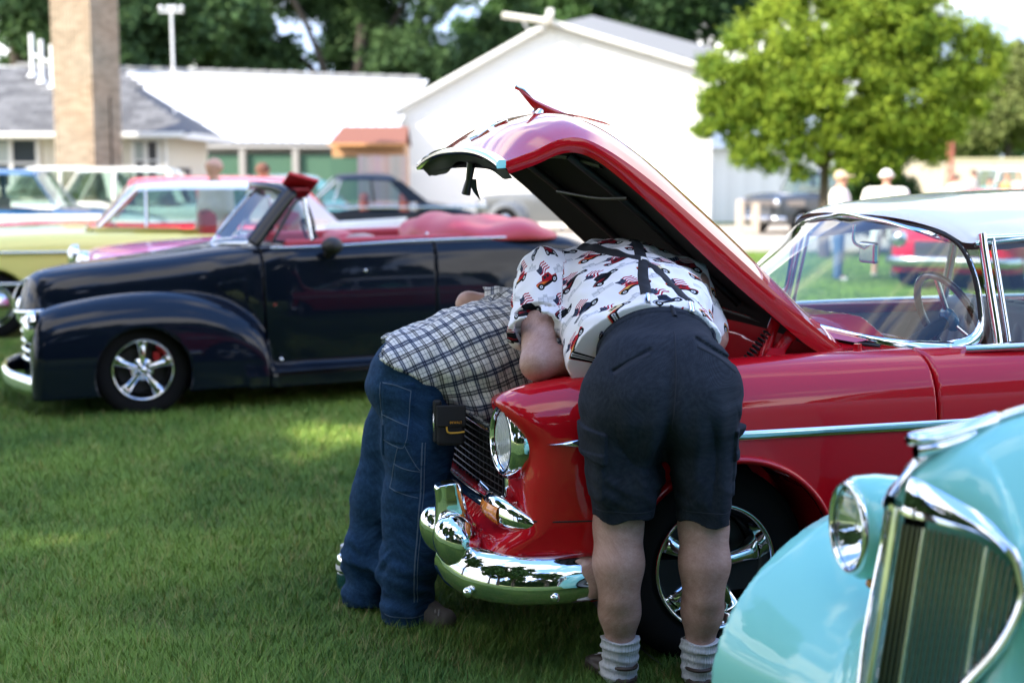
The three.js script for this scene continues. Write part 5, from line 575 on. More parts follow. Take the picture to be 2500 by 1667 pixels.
    mesh('window_post', [post([1.045, 1.03, s * 0.805], [1.055, 1.415, s * 0.662], 0.021), post([1.085, 1.05, s * 0.80], [1.092, 1.40, s * 0.672], 0.012), post([1.86, 1.04, s * 0.80], [1.84, 1.41, s * 0.672], 0.025), sweep([[1.05, 1.402, s * 0.670], [1.4, 1.412, s * 0.678], [1.85, 1.405, s * 0.672]], oval(0.012, 0.012, 8), 16)], CHROME, RC);
    mesh('belt_moulding', sweep([[0.90, 1.034, s * 0.815], [1.02, 1.037, s * 0.826], [1.5, 1.044, s * 0.835], [2.6, 1.044, s * 0.825], [3.2, 1.02, s * 0.76]], oval(0.016, 0.014, 8), 40), CHROME, RC);
    mesh('side_window', quad([1.09, 1.05, s * 0.79], [1.095, 1.40, s * 0.668], [1.84, 1.40, s * 0.668], [1.85, 1.05, s * 0.79], 2), TINT, RC);
    mesh('side_window', quad([1.88, 1.05, s * 0.79], [1.865, 1.40, s * 0.668], [2.55, 1.39, s * 0.63], [2.64, 1.05, s * 0.785], 2), TINT, RC);
  }
  mesh('rear_window', gridGeo(8, 12, (u, v) => { const z = -1 + 2 * v; return [lerp(2.87, 3.16, u) - 0.1 * z * z, lerp(1.42, 1.05, u), z * lerp(0.54, 0.64, u)]; }), TINT, RC);
  // cabin
  mesh('dashboard', [gridGeo(14, 30, (u, v) => { const z = lerp(-0.72, 0.72, v), a = Math.abs(z), x0 = base(a) + 0.03; const x = lerp(x0, 1.02 + 0.04 * Math.cos(z * 3), u); return [x, lerp(baseY(a) - 0.02, 1.01, u) - 0.16 * sstep(0.86, 1, u), z]; })], RED, RC);
  mesh('cabin_floor', box(2.2, 0.04, 1.5, 1.85, 0.42, 0), mat([0.08, 0.02, 0.02], 0.9), RC);
  mesh('door_card', [box(1.1, 0.42, 0.02, 1.35, 0.80, -0.785, 0.006), box(1.1, 0.42, 0.02, 1.35, 0.80, 0.785, 0.006)], mat([0.45, 0.43, 0.40], 0.7), RC);
  mesh('door_top', [box(1.9, 0.05, 0.05, 1.75, 1.02, -0.775, 0.02)], RED, RC);
  const SE = mat([0.42, 0.41, 0.40], 0.55);
  for (const sx of [1.72, 2.55]) {
    const S = mesh('bench_seat', [box(0.52, 0.20, 1.35, sx - 0.22, 0.58, 0, 0.06)], SE, RC);
    for (let i = 0; i < 18; i++) { const z = -0.63 + i * 0.0741; mesh('seat_pleat', loft([[sx - 0.02, 0.60, 0.05], [sx + 0.02, 0.85, 0.055], [sx + 0.08, 1.06, 0.05], [sx + 0.13, 1.09, 0.03]].map(([x, y, d]) => Array.from({ length: 7 }, (_, j) => { const a = j / 6 * Math.PI; return [x - d * 0.6 * Math.sin(a) + 0.02, y, z - 0.037 * Math.cos(a)]; })), 10, 8), SE, S); }
    mesh('seat_back', box(0.10, 0.5, 1.36, sx + 0.10, 0.83, 0, 0.04).rotateZ(-0.0), SE, S);
  }
  const SW = new THREE.Group(); SW.name = 'steering_wheel'; SW.position.set(1.13, 1.085, 0.37); SW.rotation.z = 0.45; RC.add(SW); const ry = (g) => g.rotateY(Math.PI / 2);
  mesh('wheel_rim', ry(new THREE.TorusGeometry(0.185, 0.014, 12, 48)), mat([0.07, 0.03, 0.015], 0.3, { clearcoat: 1 }), SW);
  mesh('wheel_spoke', [rod([0, 0, 0], [0, 0.18, 0.02], 0.010), rod([0, 0, 0], [0, -0.10, 0.155], 0.010), rod([0, 0, 0], [0, -0.10, -0.155], 0.010)], CHROME2, SW);
  mesh('wheel_hub', ry(lathe([[0.0001, 0], [0.001, 0]], 4)).scale(1, 1, 1) && new THREE.SphereGeometry(0.05, 20, 14).scale(0.5, 1, 1), mat([0.05, 0.22, 0.38], 0.25, { clearcoat: 1 }), SW);
  mesh('steering_column', rod([0, 0, 0], [-0.5, -0.02, 0], 0.025), DARK, SW);
  mesh('rear_view_mirror', [box(0.025, 0.085, 0.12, 0.985, 1.32, 0.02, 0.012), tube([[0.93, 1.43, 0.0], [0.935, 1.36, -0.005], [0.975, 1.335, 0.01]], 0.006)], CHROME2, RC);
}
// ---------- turquoise 1930s-style car, nose only in view (x to its rear, z to its near side) ----------
{
  const TEAL = paint([0.25, 0.65, 0.575]), C = thing('turquoise_vintage_car', 'turquoise vintage car with upright chrome grille at the lower right corner', 'car', [0.725, 0, -2.70], 0.349);
  const prow = (y) => 0.035 - 0.145 * (1.0 - y) ; // leading edge of the grille
  const hoodTop = curve1([[0, 0.985], [0.03, 1.02], [0.08, 1.062], [0.15, 1.10], [0.30, 1.145], [0.6, 1.185], [1.2, 1.23], [1.9, 1.22], [3, 1.15], [3.8, 0.9]]);
  const hoodW = curve1([[0, 0.03], [0.05, 0.115], [0.12, 0.18], [0.25, 0.245], [0.5, 0.315], [1.0, 0.45], [1.5, 0.60], [2.6, 0.66], [3.8, 0.5]]);
  const fx = 0.565, fz = 0.705;
  const gz = (x) => 0.012 + 0.205 * Math.pow(clamp(x / 0.14), 0.85), topY = curve1([[0, 0.957], [0.05, 0.952], [0.085, 0.942], [0.112, 0.918], [0.13, 0.885], [0.14, 0.83]]), span = (y) => lerp(0.045, 0.14, Math.pow(sstep(0.36, 0.92, y), 0.8));
  const shape = (x, y, zz) => {
    const z = Math.abs(zz);
    const k = x - prow(Math.min(y, 0.99)), kk = clamp(k, 0, 0.14), open = sstep(topY(kk) + 0.03, topY(kk) + 0.005, y) * sstep(span(y) + 0.015, span(y) - 0.005, k);
    let hood = smax(z - gz(Math.max(k, 0)) - 0.42 * Math.max(0, k - 0.14) + 0.045 * open + 0.004, y - hoodTop(x) + (hoodTop(x) - topY(kk) - 0.035) * Math.pow(clamp(z / gz(Math.max(k, 0.02))), 2.2) * sstep(0.9, 0.3, x), lerp(0.03, 0.16, sstep(0.2, 0.8, x))); hood = Math.max(hood, prow(Math.min(y, 0.99)) + 0.012 + 0.03 * open - x, 0.25 - y, x - 3.8);
    const a = Math.atan2(y - 0.30, x - fx), r = hyp(x - fx, (y - 0.30) * 1.0), R = 0.525 + (x > fx ? 0.35 * sstep(0, 1, (x - fx)) * sstep(0.9, 0.1, y) * 0.4 : 0);
    let fen = smax(r - R, Math.abs(z - fz) - 0.235, 0.34); fen = Math.max(fen, 0.16 - y);
    let d = smin(hood, fen, 0.10);
    const apron = Math.max(hyp((x - 0.45) / 1.5, (y - 0.42) / 1.0) - 0.27, Math.abs(z - 0.4) - 0.3, 0.25 - y); d = smin(d, apron, 0.12);
    d = Math.max(d, Math.min(0.36 - hyp(x - fx - 0.03, y - 0.31), z - 0.50));
    return d;
  };
  mesh('front_body', field(shape, [-0.16, 0.14, -1.02], [1.3, 1.3, 1.02], 0.014), TEAL, C);
  mesh('rear_body', field((x, y, z) => { const q = Math.abs(z); let d = Math.max(smax(q - hoodW(x) - 0.06, y - hoodTop(x), 0.12), 1.29 - x, 0.3 - y); d = smin(d, Math.max((hyp((x - 3.2) / 0.62, (y - 0.32) / 0.5, (q - 0.68) / 0.26) - 1) * 0.26, 0.2 - y), 0.06); d = Math.max(d, Math.min(0.37 - hyp(x - 3.2, y - 0.33), q - 0.5)); return smax(d, x - 4, 0.2); }, [1.24, 0.18, -1.02], [4.05, 1.32, 1.02], 0.03), TEAL, C);
  mesh('roof', loft([[1.75, 1.55], [2.0, 1.62], [2.5, 1.65], [3.0, 1.58], [3.4, 1.40]].map(([x, y]) => Array.from({ length: 9 }, (_, j) => { const z = -1 + j / 4; return [x, lerp(y - 0.12, y, 1 - z * z * z * z), z * 0.58]; })), 20, 16), TEAL, C);
  for (const s of [1, -1]) { mesh('window_post', rod([1.45, 1.2, s * 0.6], [1.78, 1.47, s * 0.57], 0.03), TEAL, C); mesh('rear_quarter', quad([2.9, 1.46, s * 0.57], [3.4, 1.30, s * 0.52], [3.5, 1.05, s * 0.55], [2.8, 1.15, s * 0.64], 4), TEAL, C); mesh('side_window', quad([1.5, 1.2, s * 0.6], [1.8, 1.46, s * 0.57], [2.9, 1.46, s * 0.57], [2.8, 1.16, s * 0.62]), TINT, C); }
  mesh('windscreen', quad([1.43, 1.2, -0.58], [1.43, 1.2, 0.58], [1.76, 1.48, 0.55], [1.76, 1.48, -0.55]), TINT, C);
  for (const s of [1, -1]) { makeWheel(C, fx + 0.03, 0.335, s * 0.63, 0.335, 0.2, 0.17, s, { plain: true, white: true }); makeWheel(C, 3.2, 0.335, s * 0.63, 0.335, 0.2, 0.17, s, { plain: true, white: true }); }
  // grille: near and far halves swept back from the prow
  const GB = mat([0.13, 0.133, 0.137], 0.10, { metalness: 1 });
  for (const s of [1, -1]) {
    for (let i = 0; i < 22; i++) { const k = 0.137 * Math.pow((i + 0.5) / 22, 1.15), yt = topY(k) - 0.006; let yb = 0.34; while (span(yb) < k && yb < yt) yb += 0.01; if (yt - yb < 0.03) continue; const P = (y) => [prow(y) + k, y, s * gz(k)]; mesh('grille_bar', sweep([P(yb), P((yb + yt) / 2), P(yt)], oval(0.0034, 0.0034, 8), 10, [0, 0, 1]), i % 11 === 4 ? CHROME2 : GB, C); }
    mesh('grille_backing', gridGeo(16, 20, (u, v) => { const y = lerp(0.34, 0.985, v), k = u * span(y); const yy = Math.min(y, topY(k) + 0.008); return [prow(yy) + k + 0.018 + 0.010 * u, yy, s * (gz(k) - 0.020) * sstep(0, 0.10, u)]; }), mat([0.004, 0.004, 0.004], 0.9, { specularIntensity: 0.2 }), C);
    const K = [0, 0.025, 0.05, 0.08, 0.105, 0.123, 0.135, 0.14];
    mesh('grille_shell', sweep(K.map((k) => [prow(topY(k)) + k + 0.0, topY(k) + 0.018, s * (gz(k) + 0.0)]).concat([[prow(0.76) + 0.122, 0.76, s * 0.20], [prow(0.66) + 0.085, 0.66, s * 0.155], [prow(0.55) + 0.062, 0.55, s * 0.12], [prow(0.40) + 0.048, 0.40, s * 0.10]]), [[-0.004, -0.007], [0.005, -0.009], [0.007, 0], [0.006, 0.010], [-0.004, 0.013], [-0.008, 0.004]], 70, [0.3, 0, s]), CHROME, C);
    mesh('shell_cap', gridGeo(24, 8, (u, v) => { const k = u * 0.112, w = lerp(0.072, 0.016, u); return [prow(topY(k)) + k - 0.010 + 0.030 * v * v, topY(k) + 0.012 + w * v, s * (gz(k) + 0.016 - 0.02 * v * v)]; }), CHROME, C);
    // headlamp pods
    const h = new THREE.Group(); h.name = 'headlight'; h.position.set(0.165, 0.842, s * 0.362); h.rotation.y = 0.2 * s; C.add(h); const rt = (g) => g.rotateZ(Math.PI / 2);
    mesh('pod', rt(lathe([[0.0001, -0.33], [0.035, -0.315], [0.078, -0.26], [0.108, -0.15], [0.118, -0.06], [0.114, -0.012], [0.103, 0.004]], 48)), TEAL, h);
    mesh('bezel', rt(lathe([[0.090, 0.006], [0.093, 0.014], [0.099, 0.015], [0.104, 0.010], [0.1045, 0.002]], 48)), CHROME, h);
    mesh('reflector', rt(lathe([[0.0001, -0.07], [0.04, -0.06], [0.072, -0.035], [0.092, 0.002]], 40)), CHROME, h);
    mesh('lens', rt(lathe([[0.0001, 0.030], [0.04, 0.026], [0.072, 0.016], [0.092, 0.004]], 40)), LENS, h);
    mesh('lamp_post', rod([0.27, 0.76, s * 0.365], [0.38, 0.62, s * 0.42], 0.035, 0.06), TEAL, C);
    const t = mesh('turn_signal', ball(0.016, 0.21, 0.718, s * 0.335, 1.2, 0.9, 1), AMBER, C);
  }
  mesh('prow_bar', sweep([[prow(0.34) - 0.006, 0.34, 0], [prow(0.65) - 0.006, 0.65, 0], [prow(0.98) - 0.006, 0.98, 0]], oval(0.008, 0.010, 8), 10, [0, 0, 1]), CHROME, C);
  mesh('hood_strip', sweep([[0.018, 1.0, 0], [0.04, 1.035, 0], [0.085, 1.075, 0], [0.15, 1.108, 0], [0.30, 1.152, 0], [0.6, 1.192, 0], [1.2, 1.236, 0]], [[-0.011, -0.004], [0.011, -0.004], [0.009, 0.006], [-0.009, 0.006]], 60), CHROME, C);
  { const O = mesh('hood_ornament', loft([[0.045, 1.112, 0.010, 0.010], [0.065, 1.113, 0.024, 0.014], [0.12, 1.119, 0.026, 0.013], [0.18, 1.127, 0.020, 0.014], [0.25, 1.137, 0.012, 0.018]].map(([x, y, w, h]) => [[x, y + h, 0], [x, y, w], [x, y - h, 0], [x, y, -w]]), 30, 16, true), CHROME, C); mesh('ornament_base', loft([[0.065, 1.088, 0.012, 0.02], [0.11, 1.095, 0.02, 0.02], [0.20, 1.112, 0.014, 0.014]].map(([x, y, w, h]) => [[x, y + h, 0], [x, y, w], [x, y - h, 0], [x, y, -w]]), 14, 12, true), CHROME, O); mesh('ornament_tail', poly([[0, -0.012], [0.0, 0.014], [0.012, 0.014], [0.008, -0.014]], 0.012).translate(0.248, 1.137, -0.006), CHROME, O); }
}
// ---------- people ----------
const chain = (pts, k) => { const c = []; for (let i = 0; i + 1 < pts.length; i++) c.push(cap(...pts[i], ...pts[i + 1])); return (x, y, z) => { let d = c[0](x, y, z); for (let i = 1; i < c.length; i++) d = smin(d, c[i](x, y, z), k); return d; }; };
const joinF = (list, k) => (x, y, z) => { let d = list[0](x, y, z); for (let i = 1; i < list.length; i++) d = smin(d, list[i](x, y, z), k); return d; };
const ell = (cx, cy, cz, rx, ry, rz) => { const m = Math.min(rx, ry, rz); return (x, y, z) => { const k = hyp((x - cx) / rx, (y - cy) / ry, (z - cz) / rz); return (k - 1) * m * (k > 1 ? 1 : 1); }; };
function surfaceStrip(f, pts, dir, w, off, thick, nu = 30, nv = 4) { // ribbon laid on a cloth surface
  const D = V3(dir).normalize(), c = new THREE.CatmullRomCurve3(pts.map(V3));
  const hit = (p) => { let lo = -0.35, hi = 0.35; for (let i = 0; i < 40; i++) { const m = lo + (hi - lo) * i / 39, t = 0.3 - i * 0.6 / 39; if (f(p.x + D.x * t, p.y + D.y * t, p.z + D.z * t) < off) { lo = t; hi = t + 0.6 / 39; break; } } for (let i = 0; i < 12; i++) { const m = (lo + hi) / 2; if (f(p.x + D.x * m, p.y + D.y * m, p.z + D.z * m) < off) lo = m; else hi = m; } return p.clone().addScaledVector(D, lo); };
  return gridGeo(nu, nv, (u, v) => { const p = c.getPoint(u), t = c.getTangent(u), s = t.clone().cross(D).normalize(), e = Math.abs(v - 0.5) * 2; const q = hit(p.clone().addScaledVector(s, (v - 0.5) * w)).addScaledVector(D, e > 0.95 ? -thick : 0); return [q.x, q.y, q.z]; });
}
function hand(wrist, dir, palm, s = 1) { // four fingers and a thumb, gently curled
  const d = V3(dir).normalize(), n = V3(palm).normalize(), w = d.clone().cross(n).normalize(), W = V3(wrist), at = (a, b, c) => W.clone().addScaledVector(d, a * s).addScaledVector(w, b * s).addScaledVector(n, c * s).toArray(), L = [];
  L.push(capP(at(0.0, 0, 0), 0.027, at(0.075, 0.018, 0), 0.021), capP(at(0.0, 0, 0), 0.027, at(0.075, -0.020, 0), 0.020), capP(at(-0.03, 0, 0), 0.026, at(0.03, 0, 0), 0.026));
  [[-0.031, 0.060], [-0.010, 0.072], [0.011, 0.068], [0.031, 0.052]].forEach(([b, l]) => { L.push(capP(at(0.075, b, 0), 0.0095, at(0.075 + l * 0.55, b * 1.1, 0.010), 0.0088), capP(at(0.075 + l * 0.55, b * 1.1, 0.010), 0.0088, at(0.075 + l * 0.95, b * 1.1, 0.036), 0.0076)); });
  L.push(capP(at(0.012, -0.026, 0.005), 0.014, at(0.045, -0.055, 0.02), 0.0105), capP(at(0.045, -0.055, 0.02), 0.0105, at(0.072, -0.058, 0.038), 0.009));
  return joinF(L, 0.010);
}
function headF(c, face, up, R = 0.098) { const F = V3(face).normalize(), U = V3(up).normalize(), S = F.clone().cross(U).normalize(), C = V3(c); U.copy(S.clone().cross(F)); const at = (a, b, d) => C.clone().addScaledVector(F, a).addScaledVector(U, b).addScaledVector(S, d).toArray(); const e = (a, b, d, r) => { const p = at(a, b, d); return cap(...p, r, ...p, r + 1e-4); };
  const L = [capP(at(-0.012, 0.025, 0), R, at(0.01, 0.02, 0), R * 0.93), capP(at(0.03, -0.03, 0), 0.068, at(0.045, -0.085, 0), 0.042), capP(at(0.105, 0.005, 0), 0.008, at(0.118, -0.03, 0), 0.015), e(0.085, 0.028, 0.034, 0.017), e(0.085, 0.028, -0.034, 0.017), capP(at(0.088, -0.062, 0.02), 0.009, at(0.088, -0.062, -0.02), 0.009), capP(at(0.0, 0.02, 0.098), 0.012, at(-0.006, -0.025, 0.092), 0.010), capP(at(0.0, 0.02, -0.098), 0.012, at(-0.006, -0.025, -0.092), 0.010)]; const base = joinF(L, 0.022); return { f: base, at }; }
const cloth = (tex, o = {}) => mat([1, 1, 1], 0.92, { map: tex, specularIntensity: 0.25, ...o });
const nsm = (x, y, z) => perlin.noise(x, y, z);

// --- man in dark shorts ---
{
  const P = thing('person', 'man in dark cargo shorts, hot-rod print shirt and black suspenders bending over the red fender', 'person', [0, 0, 0]);
  const A = [-0.135, 0.365, -0.92], T = [0.0, 0.93, 0.37]; // torso axis and the way the back faces
  const armL = chain([[0.10, 1.26, -4.83, 0.075], [0.082, 1.02, -4.53, 0.051], [0.25, 1.025, -4.66, 0.045], [0.33, 1.02, -4.72, 0.034]], 0.03);
  const armR = chain([[0.60, 1.24, -4.86, 0.075], [0.68, 1.07, -4.84, 0.055], [0.62, 1.06, -5.05, 0.043], [0.60, 1.05, -5.12, 0.032]], 0.03);
  const legF = (s) => joinF([chain(s ? [[0.57, 0.95, -4.28, 0.11], [0.594, 0.54, -4.31, 0.072], [0.597, 0.43, -4.295, 0.074], [0.594, 0.27, -4.31, 0.060], [0.590, 0.13, -4.33, 0.040], [0.590, 0.075, -4.335, 0.040]] : [[0.345, 0.95, -4.28, 0.11], [0.330, 0.54, -4.315, 0.072], [0.330, 0.43, -4.290, 0.074], [0.336, 0.27, -4.308, 0.060], [0.342, 0.13, -4.340, 0.040], [0.342, 0.075, -4.35, 0.040]], 0.035), chain(s ? [[0.590, 0.06, -4.33, 0.038], [0.605, 0.045, -4.46, 0.034]] : [[0.342, 0.06, -4.34, 0.038], [0.30, 0.045, -4.455, 0.034]], 0.02), s ? cap(0.597, 0.50, -4.275, 0.035, 0.597, 0.33, -4.272, 0.045) : cap(0.330, 0.50, -4.278, 0.035, 0.330, 0.33, -4.268, 0.045)], 0.035);
  const legs = [legF(0), legF(1)], hd = headF([0.40, 1.185, -5.24], [0.1, -0.72, -0.69], [0, 0.69, -0.72]);
  const trunk = chain([[0.46, 0.98, -4.30, 0.12], [0.445, 1.085, -4.46, 0.115], [0.37, 1.235, -4.88, 0.12], [0.385, 1.24, -5.05, 0.06], [0.395, 1.20, -5.19, 0.06]], 0.08), sh = cap(0.12, 1.25, -4.85, 0.07, 0.60, 1.24, -4.87, 0.07);
  const hL = hand([0.34, 1.02, -4.73], [0.8, 0, -0.6], [0, -1, 0]), hR = hand([0.60, 1.05, -5.13], [-0.2, -0.1, -1], [0, -1, 0]);
  mesh('body', field(joinF([trunk, sh, legs[0], legs[1], armL, armR, hd.f, hL, hR], 0.03), [-0.03, 0, -5.45], [0.80, 1.40, -4.10], 0.0135), mat([1, 1, 1], 0.55, { map: noiseTex(256, 256, (u, v) => { const k = 0.5 * tnoise(u, v, 3) + 0.5 * tnoise(u, v, 14, 3) + 0.35 * tnoise(v, u, 50, 8); return [0.68 + 0.15 * k, 0.535 + 0.18 * k, 0.485 + 0.18 * k]; }, true), sheen: 0.15, sheenColor: lin(0.6, 0.4, 0.35) }), P);
  { const b = P.children[0].geometry, p = b.attributes.position, u = b.attributes.uv; for (let i = 0; i < p.count; i++) u.setXY(i, p.getX(i) * 2.6 + p.getZ(i), p.getY(i) * 2.6); }
  mesh('hair', field((x, y, z) => { const h = hd.f(x, y, z) - 0.010, q = hd.at(0.02, 0.0, 0); return Math.max(h, -0.1 * ((x - q[0]) * 0.1 + (y - q[1]) * -0.72 + (z - q[2]) * -0.69) * -10 - 0.01); }, [0.2, 1.0, -5.42], [0.6, 1.38, -5.0], 0.014), mat([0.25, 0.22, 0.19], 0.9), P);
  // shorts
  const B0 = [0.46, 1.213, -4.42], plane = (x, y, z) => (x - B0[0]) * -0.12 + (y - B0[1]) * 0.41 + (z - B0[2]) * -0.90;
  const sbase = joinF([cap(0.352, 0.95, -4.275, 0.124, 0.350, 0.555, -4.315, 0.104), cap(0.568, 0.95, -4.275, 0.122, 0.592, 0.545, -4.300, 0.086), ell(0.458, 0.965, -4.275, 0.222, 0.17, 0.165), cap(0.38, 0.95, -4.205, 0.105, 0.385, 1.04, -4.28, 0.105), cap(0.54, 0.95, -4.20, 0.105, 0.535, 1.04, -4.28, 0.105), ell(0.455, 1.075, -4.44, 0.185, 0.145, 0.145)], 0.07);
  const seg2 = (x, y, ax, ay, bx, by) => { const dx = bx - ax, dy = by - ay, t = clamp(((x - ax) * dx + (y - ay) * dy) / (dx * dx + dy * dy)); return hyp(x - ax - dx * t, y - ay - dy * t); };
  const inL = cap(0.350, 0.66, -4.305, 0.083, 0.350, 0.50, -4.315, 0.083), inR = cap(0.592, 0.66, -4.298, 0.067, 0.592, 0.50, -4.300, 0.067);
  const shortsF = (x, y, z) => {
    let d = sbase(x, y, z); const pl = plane(x, y, z), back = sstep(-4.36, -4.27, z);
    d -= 0.020 * nsm(x * 15 + 3, y * 3.5, z * 8) * sstep(1.06, 0.88, y) + 0.016 * Math.pow(Math.abs(Math.sin(x * 21 + 2.5 * y + 5 * nsm(x * 3, y * 2.0, 1))), 0.8) * sstep(0.98, 0.84, y) * sstep(0.58, 0.68, y) + 0.007 * nsm(x * 9 - y * 13, y * 9 + x * 9, z * 12 + 5) * sstep(1.1, 0.9, y)  + 0.009 * nsm(x * 22 + y * 18, y * 20, z * 8) * sstep(0.78, 0.68, y) * (0.35 + 0.65 * sstep(0.58, 0.64, y));
    d += 0.010 * Math.exp(-Math.pow((x - 0.462 - 0.02 * (y - 0.9)) / 0.022, 2)) * sstep(0.74, 0.84, y) * sstep(1.15, 1.0, y) * back + 0.035 * Math.exp(-Math.pow((x - 0.468) / 0.035, 2)) * sstep(0.95, 0.78, y) * back;
    d += 0.009 * back * (Math.exp(-Math.pow(seg2(x, y, 0.300, 1.045, 0.408, 1.108) / 0.006, 2)) + Math.exp(-Math.pow(seg2(x, y, 0.552, 1.135, 0.672, 1.060) / 0.006, 2)));
    d -= 0.004 * sstep(-0.052, -0.046, pl) * (pl < 0 ? 1 : 1);
    d -= 0.014 * sstep(0.285, 0.275, x) * sstep(0.765, 0.772, y + 0.25 * (x - 0.25)) * sstep(0.868, 0.860, y + 0.25 * (x - 0.25)) + 0.007 * sstep(0.28, 0.27, x) * sstep(0.64, 0.65, y) * sstep(0.80, 0.79, y);
    d -= 0.014 * sstep(0.665, 0.675, x) * sstep(0.765, 0.772, y) * sstep(0.868, 0.860, y) + 0.007 * sstep(0.665, 0.675, x) * sstep(0.65, 0.66, y) * sstep(0.80, 0.79, y);
    d = Math.max(d, pl); const hem = 0.572 + 0.010 * Math.sin(x * 40 + z * 30) - 0.06 * (x - 0.5) * (x > 0.49 ? 1 : 0.3); d = Math.max(d, hem - y);
    if (y < 0.70) { d = Math.max(d, -Math.max(Math.min(inL(x, y, z), inR(x, y, z)), y - 0.61)); }
    return d;
  };
  const SHT = noiseTex(256, 256, (u, v) => { const k = 0.05 * tnoise(u, v, 30) + 0.05 * tnoise(u, v, 80, 4) + 0.06 * tnoise(u, v, 3, 2), s = 0.02 * Math.sin((u + v) * 6.283 * 64); return [0.155 + k + s, 0.175 + k + s, 0.21 + k + s]; }, true);
  mesh('shorts', field(shortsF, [0.14, 0.50, -4.66], [0.78, 1.26, -4.02], 0.0068, (x, y, z) => [(x + z) * 4, y * 4]), cloth(SHT, { sheen: 0.3, sheenColor: lin(0.08, 0.09, 0.12), sheenRoughness: 0.6 }), P);
  const SHD = mat([0.030, 0.034, 0.045], 0.9, { specularIntensity: 0.2 });
  for (const [x, t] of [[0.268, 0.2], [0.497, 0], [0.648, -0.25]]) mesh('belt_loop', surfaceStrip(shortsF, [[x - 0.004, 1.222 - Math.abs(x - 0.47) * 0.16, -4.425 - Math.abs(x - 0.47) * 0.1], [x + 0.006, 1.175 - Math.abs(x - 0.47) * 0.16, -4.36 - Math.abs(x - 0.47) * 0.1]], [t * -1, 0.9, 0.42], 0.017, 0.006, 0.008, 8), SHD, P);
  for (const [a, b] of [[[0.300, 1.050, -4.1], [0.408, 1.114, -4.1]], [[0.552, 1.141, -4.1], [0.672, 1.066, -4.1]]]) mesh('pocket_welt', surfaceStrip(shortsF, [a, [(a[0] + b[0]) / 2, (a[1] + b[1]) / 2 + 0.006, -4.1], b], [0, 0.25, 1], 0.016, 0.003, 0.005, 16), SHD, P);
  mesh('seam', surfaceStrip(shortsF, [[0.488, 1.17, -4.2], [0.478, 1.0, -4.1], [0.468, 0.86, -4.1]], [0, 0.3, 1], 0.004, 0.002, 0.003, 30), SHD, P);
  for (const [x0, x1] of [[0.25, 0.455], [0.518, 0.672]]) mesh('hem_stitch', surfaceStrip(shortsF, [[x0, 0.612, -4.2], [(x0 + x1) / 2, 0.608, -4.2], [x1, 0.606, -4.2]], [0, 0, 1], 0.004, 0.0015, 0.002, 24), SHD, P);
  // shirt
  const torso = joinF([chain([[0.375, 1.075, -4.44, 0.128], [0.33, 1.16, -4.66, 0.135], [0.215, 1.255, -4.90, 0.120]], 0.08), chain([[0.535, 1.082, -4.44, 0.118], [0.505, 1.17, -4.66, 0.135], [0.50, 1.235, -4.90, 0.118]], 0.08), cap(0.44, 1.10, -4.5, 0.14, 0.37, 1.27, -4.88, 0.135), ell(0.27, 1.04, -4.52, 0.10, 0.11, 0.14)], 0.10);
  const slL = cap(0.115, 1.275, -4.84, 0.105, 0.072, 1.11, -4.61, 0.083), slR = cap(0.58, 1.25, -4.88, 0.10, 0.66, 1.10, -4.86, 0.082);
  const wr = (x, y, z) => 0.014 * nsm(x * 7 + z * 5, y * 7, z * 6 - x * 6 + 2) + 0.007 * nsm(x * 16 + z * 10, y * 12, z * 14 + 8) + 0.006 * nsm(x * 24 - z * 18, y * 20, z * 16);
  const shirtF = (x, y, z) => {
    let s = smin(slL(x, y, z), slR(x, y, z), 0.03); const cl = (x - 0.078) * 0.10 + (y - 1.115) * -0.58 + (z + 4.615) * 0.80; s = Math.max(s, cl - 0.010 * Math.sin(x * 40));
    s = Math.max(s, -Math.max(Math.min(cap(0.115, 1.275, -4.84, 0.09, 0.068, 1.08, -4.57, 0.072)(x, y, z)), -cl - 0.05));
    let d = smin(torso(x, y, z), s, 0.045); d -= wr(x, y, z); const pl = plane(x, y, z); d = Math.max(d, -pl - 0.022);
    const nk = hyp(x - 0.385, y - 1.22, z + 5.06); d = Math.max(d, -(nk - 0.085)); return d;
  };
  const dot = (p, q) => p[0] * q[0] + p[1] * q[1] + p[2] * q[2], S1 = [0.99, 0.05, -0.125];
  const uvS = (x, y, z) => { if (slL(x, y, z) < torso(x, y, z) - 0.01) { const a = Math.atan2(z + 4.72 + (y - 1.19) * 0.7, -(x - 0.095)); return [0.13 + a * 0.14, 0.2 + (y - 1.1) * 1.34]; } const p = [x - 0.42, y - 1.1, z + 4.6], l = dot(p, S1), t = dot(p, T), a = dot(p, A); return [0.5 + 0.26 * Math.atan2(l, t + 0.06), 0.1 + a * 1.34]; };
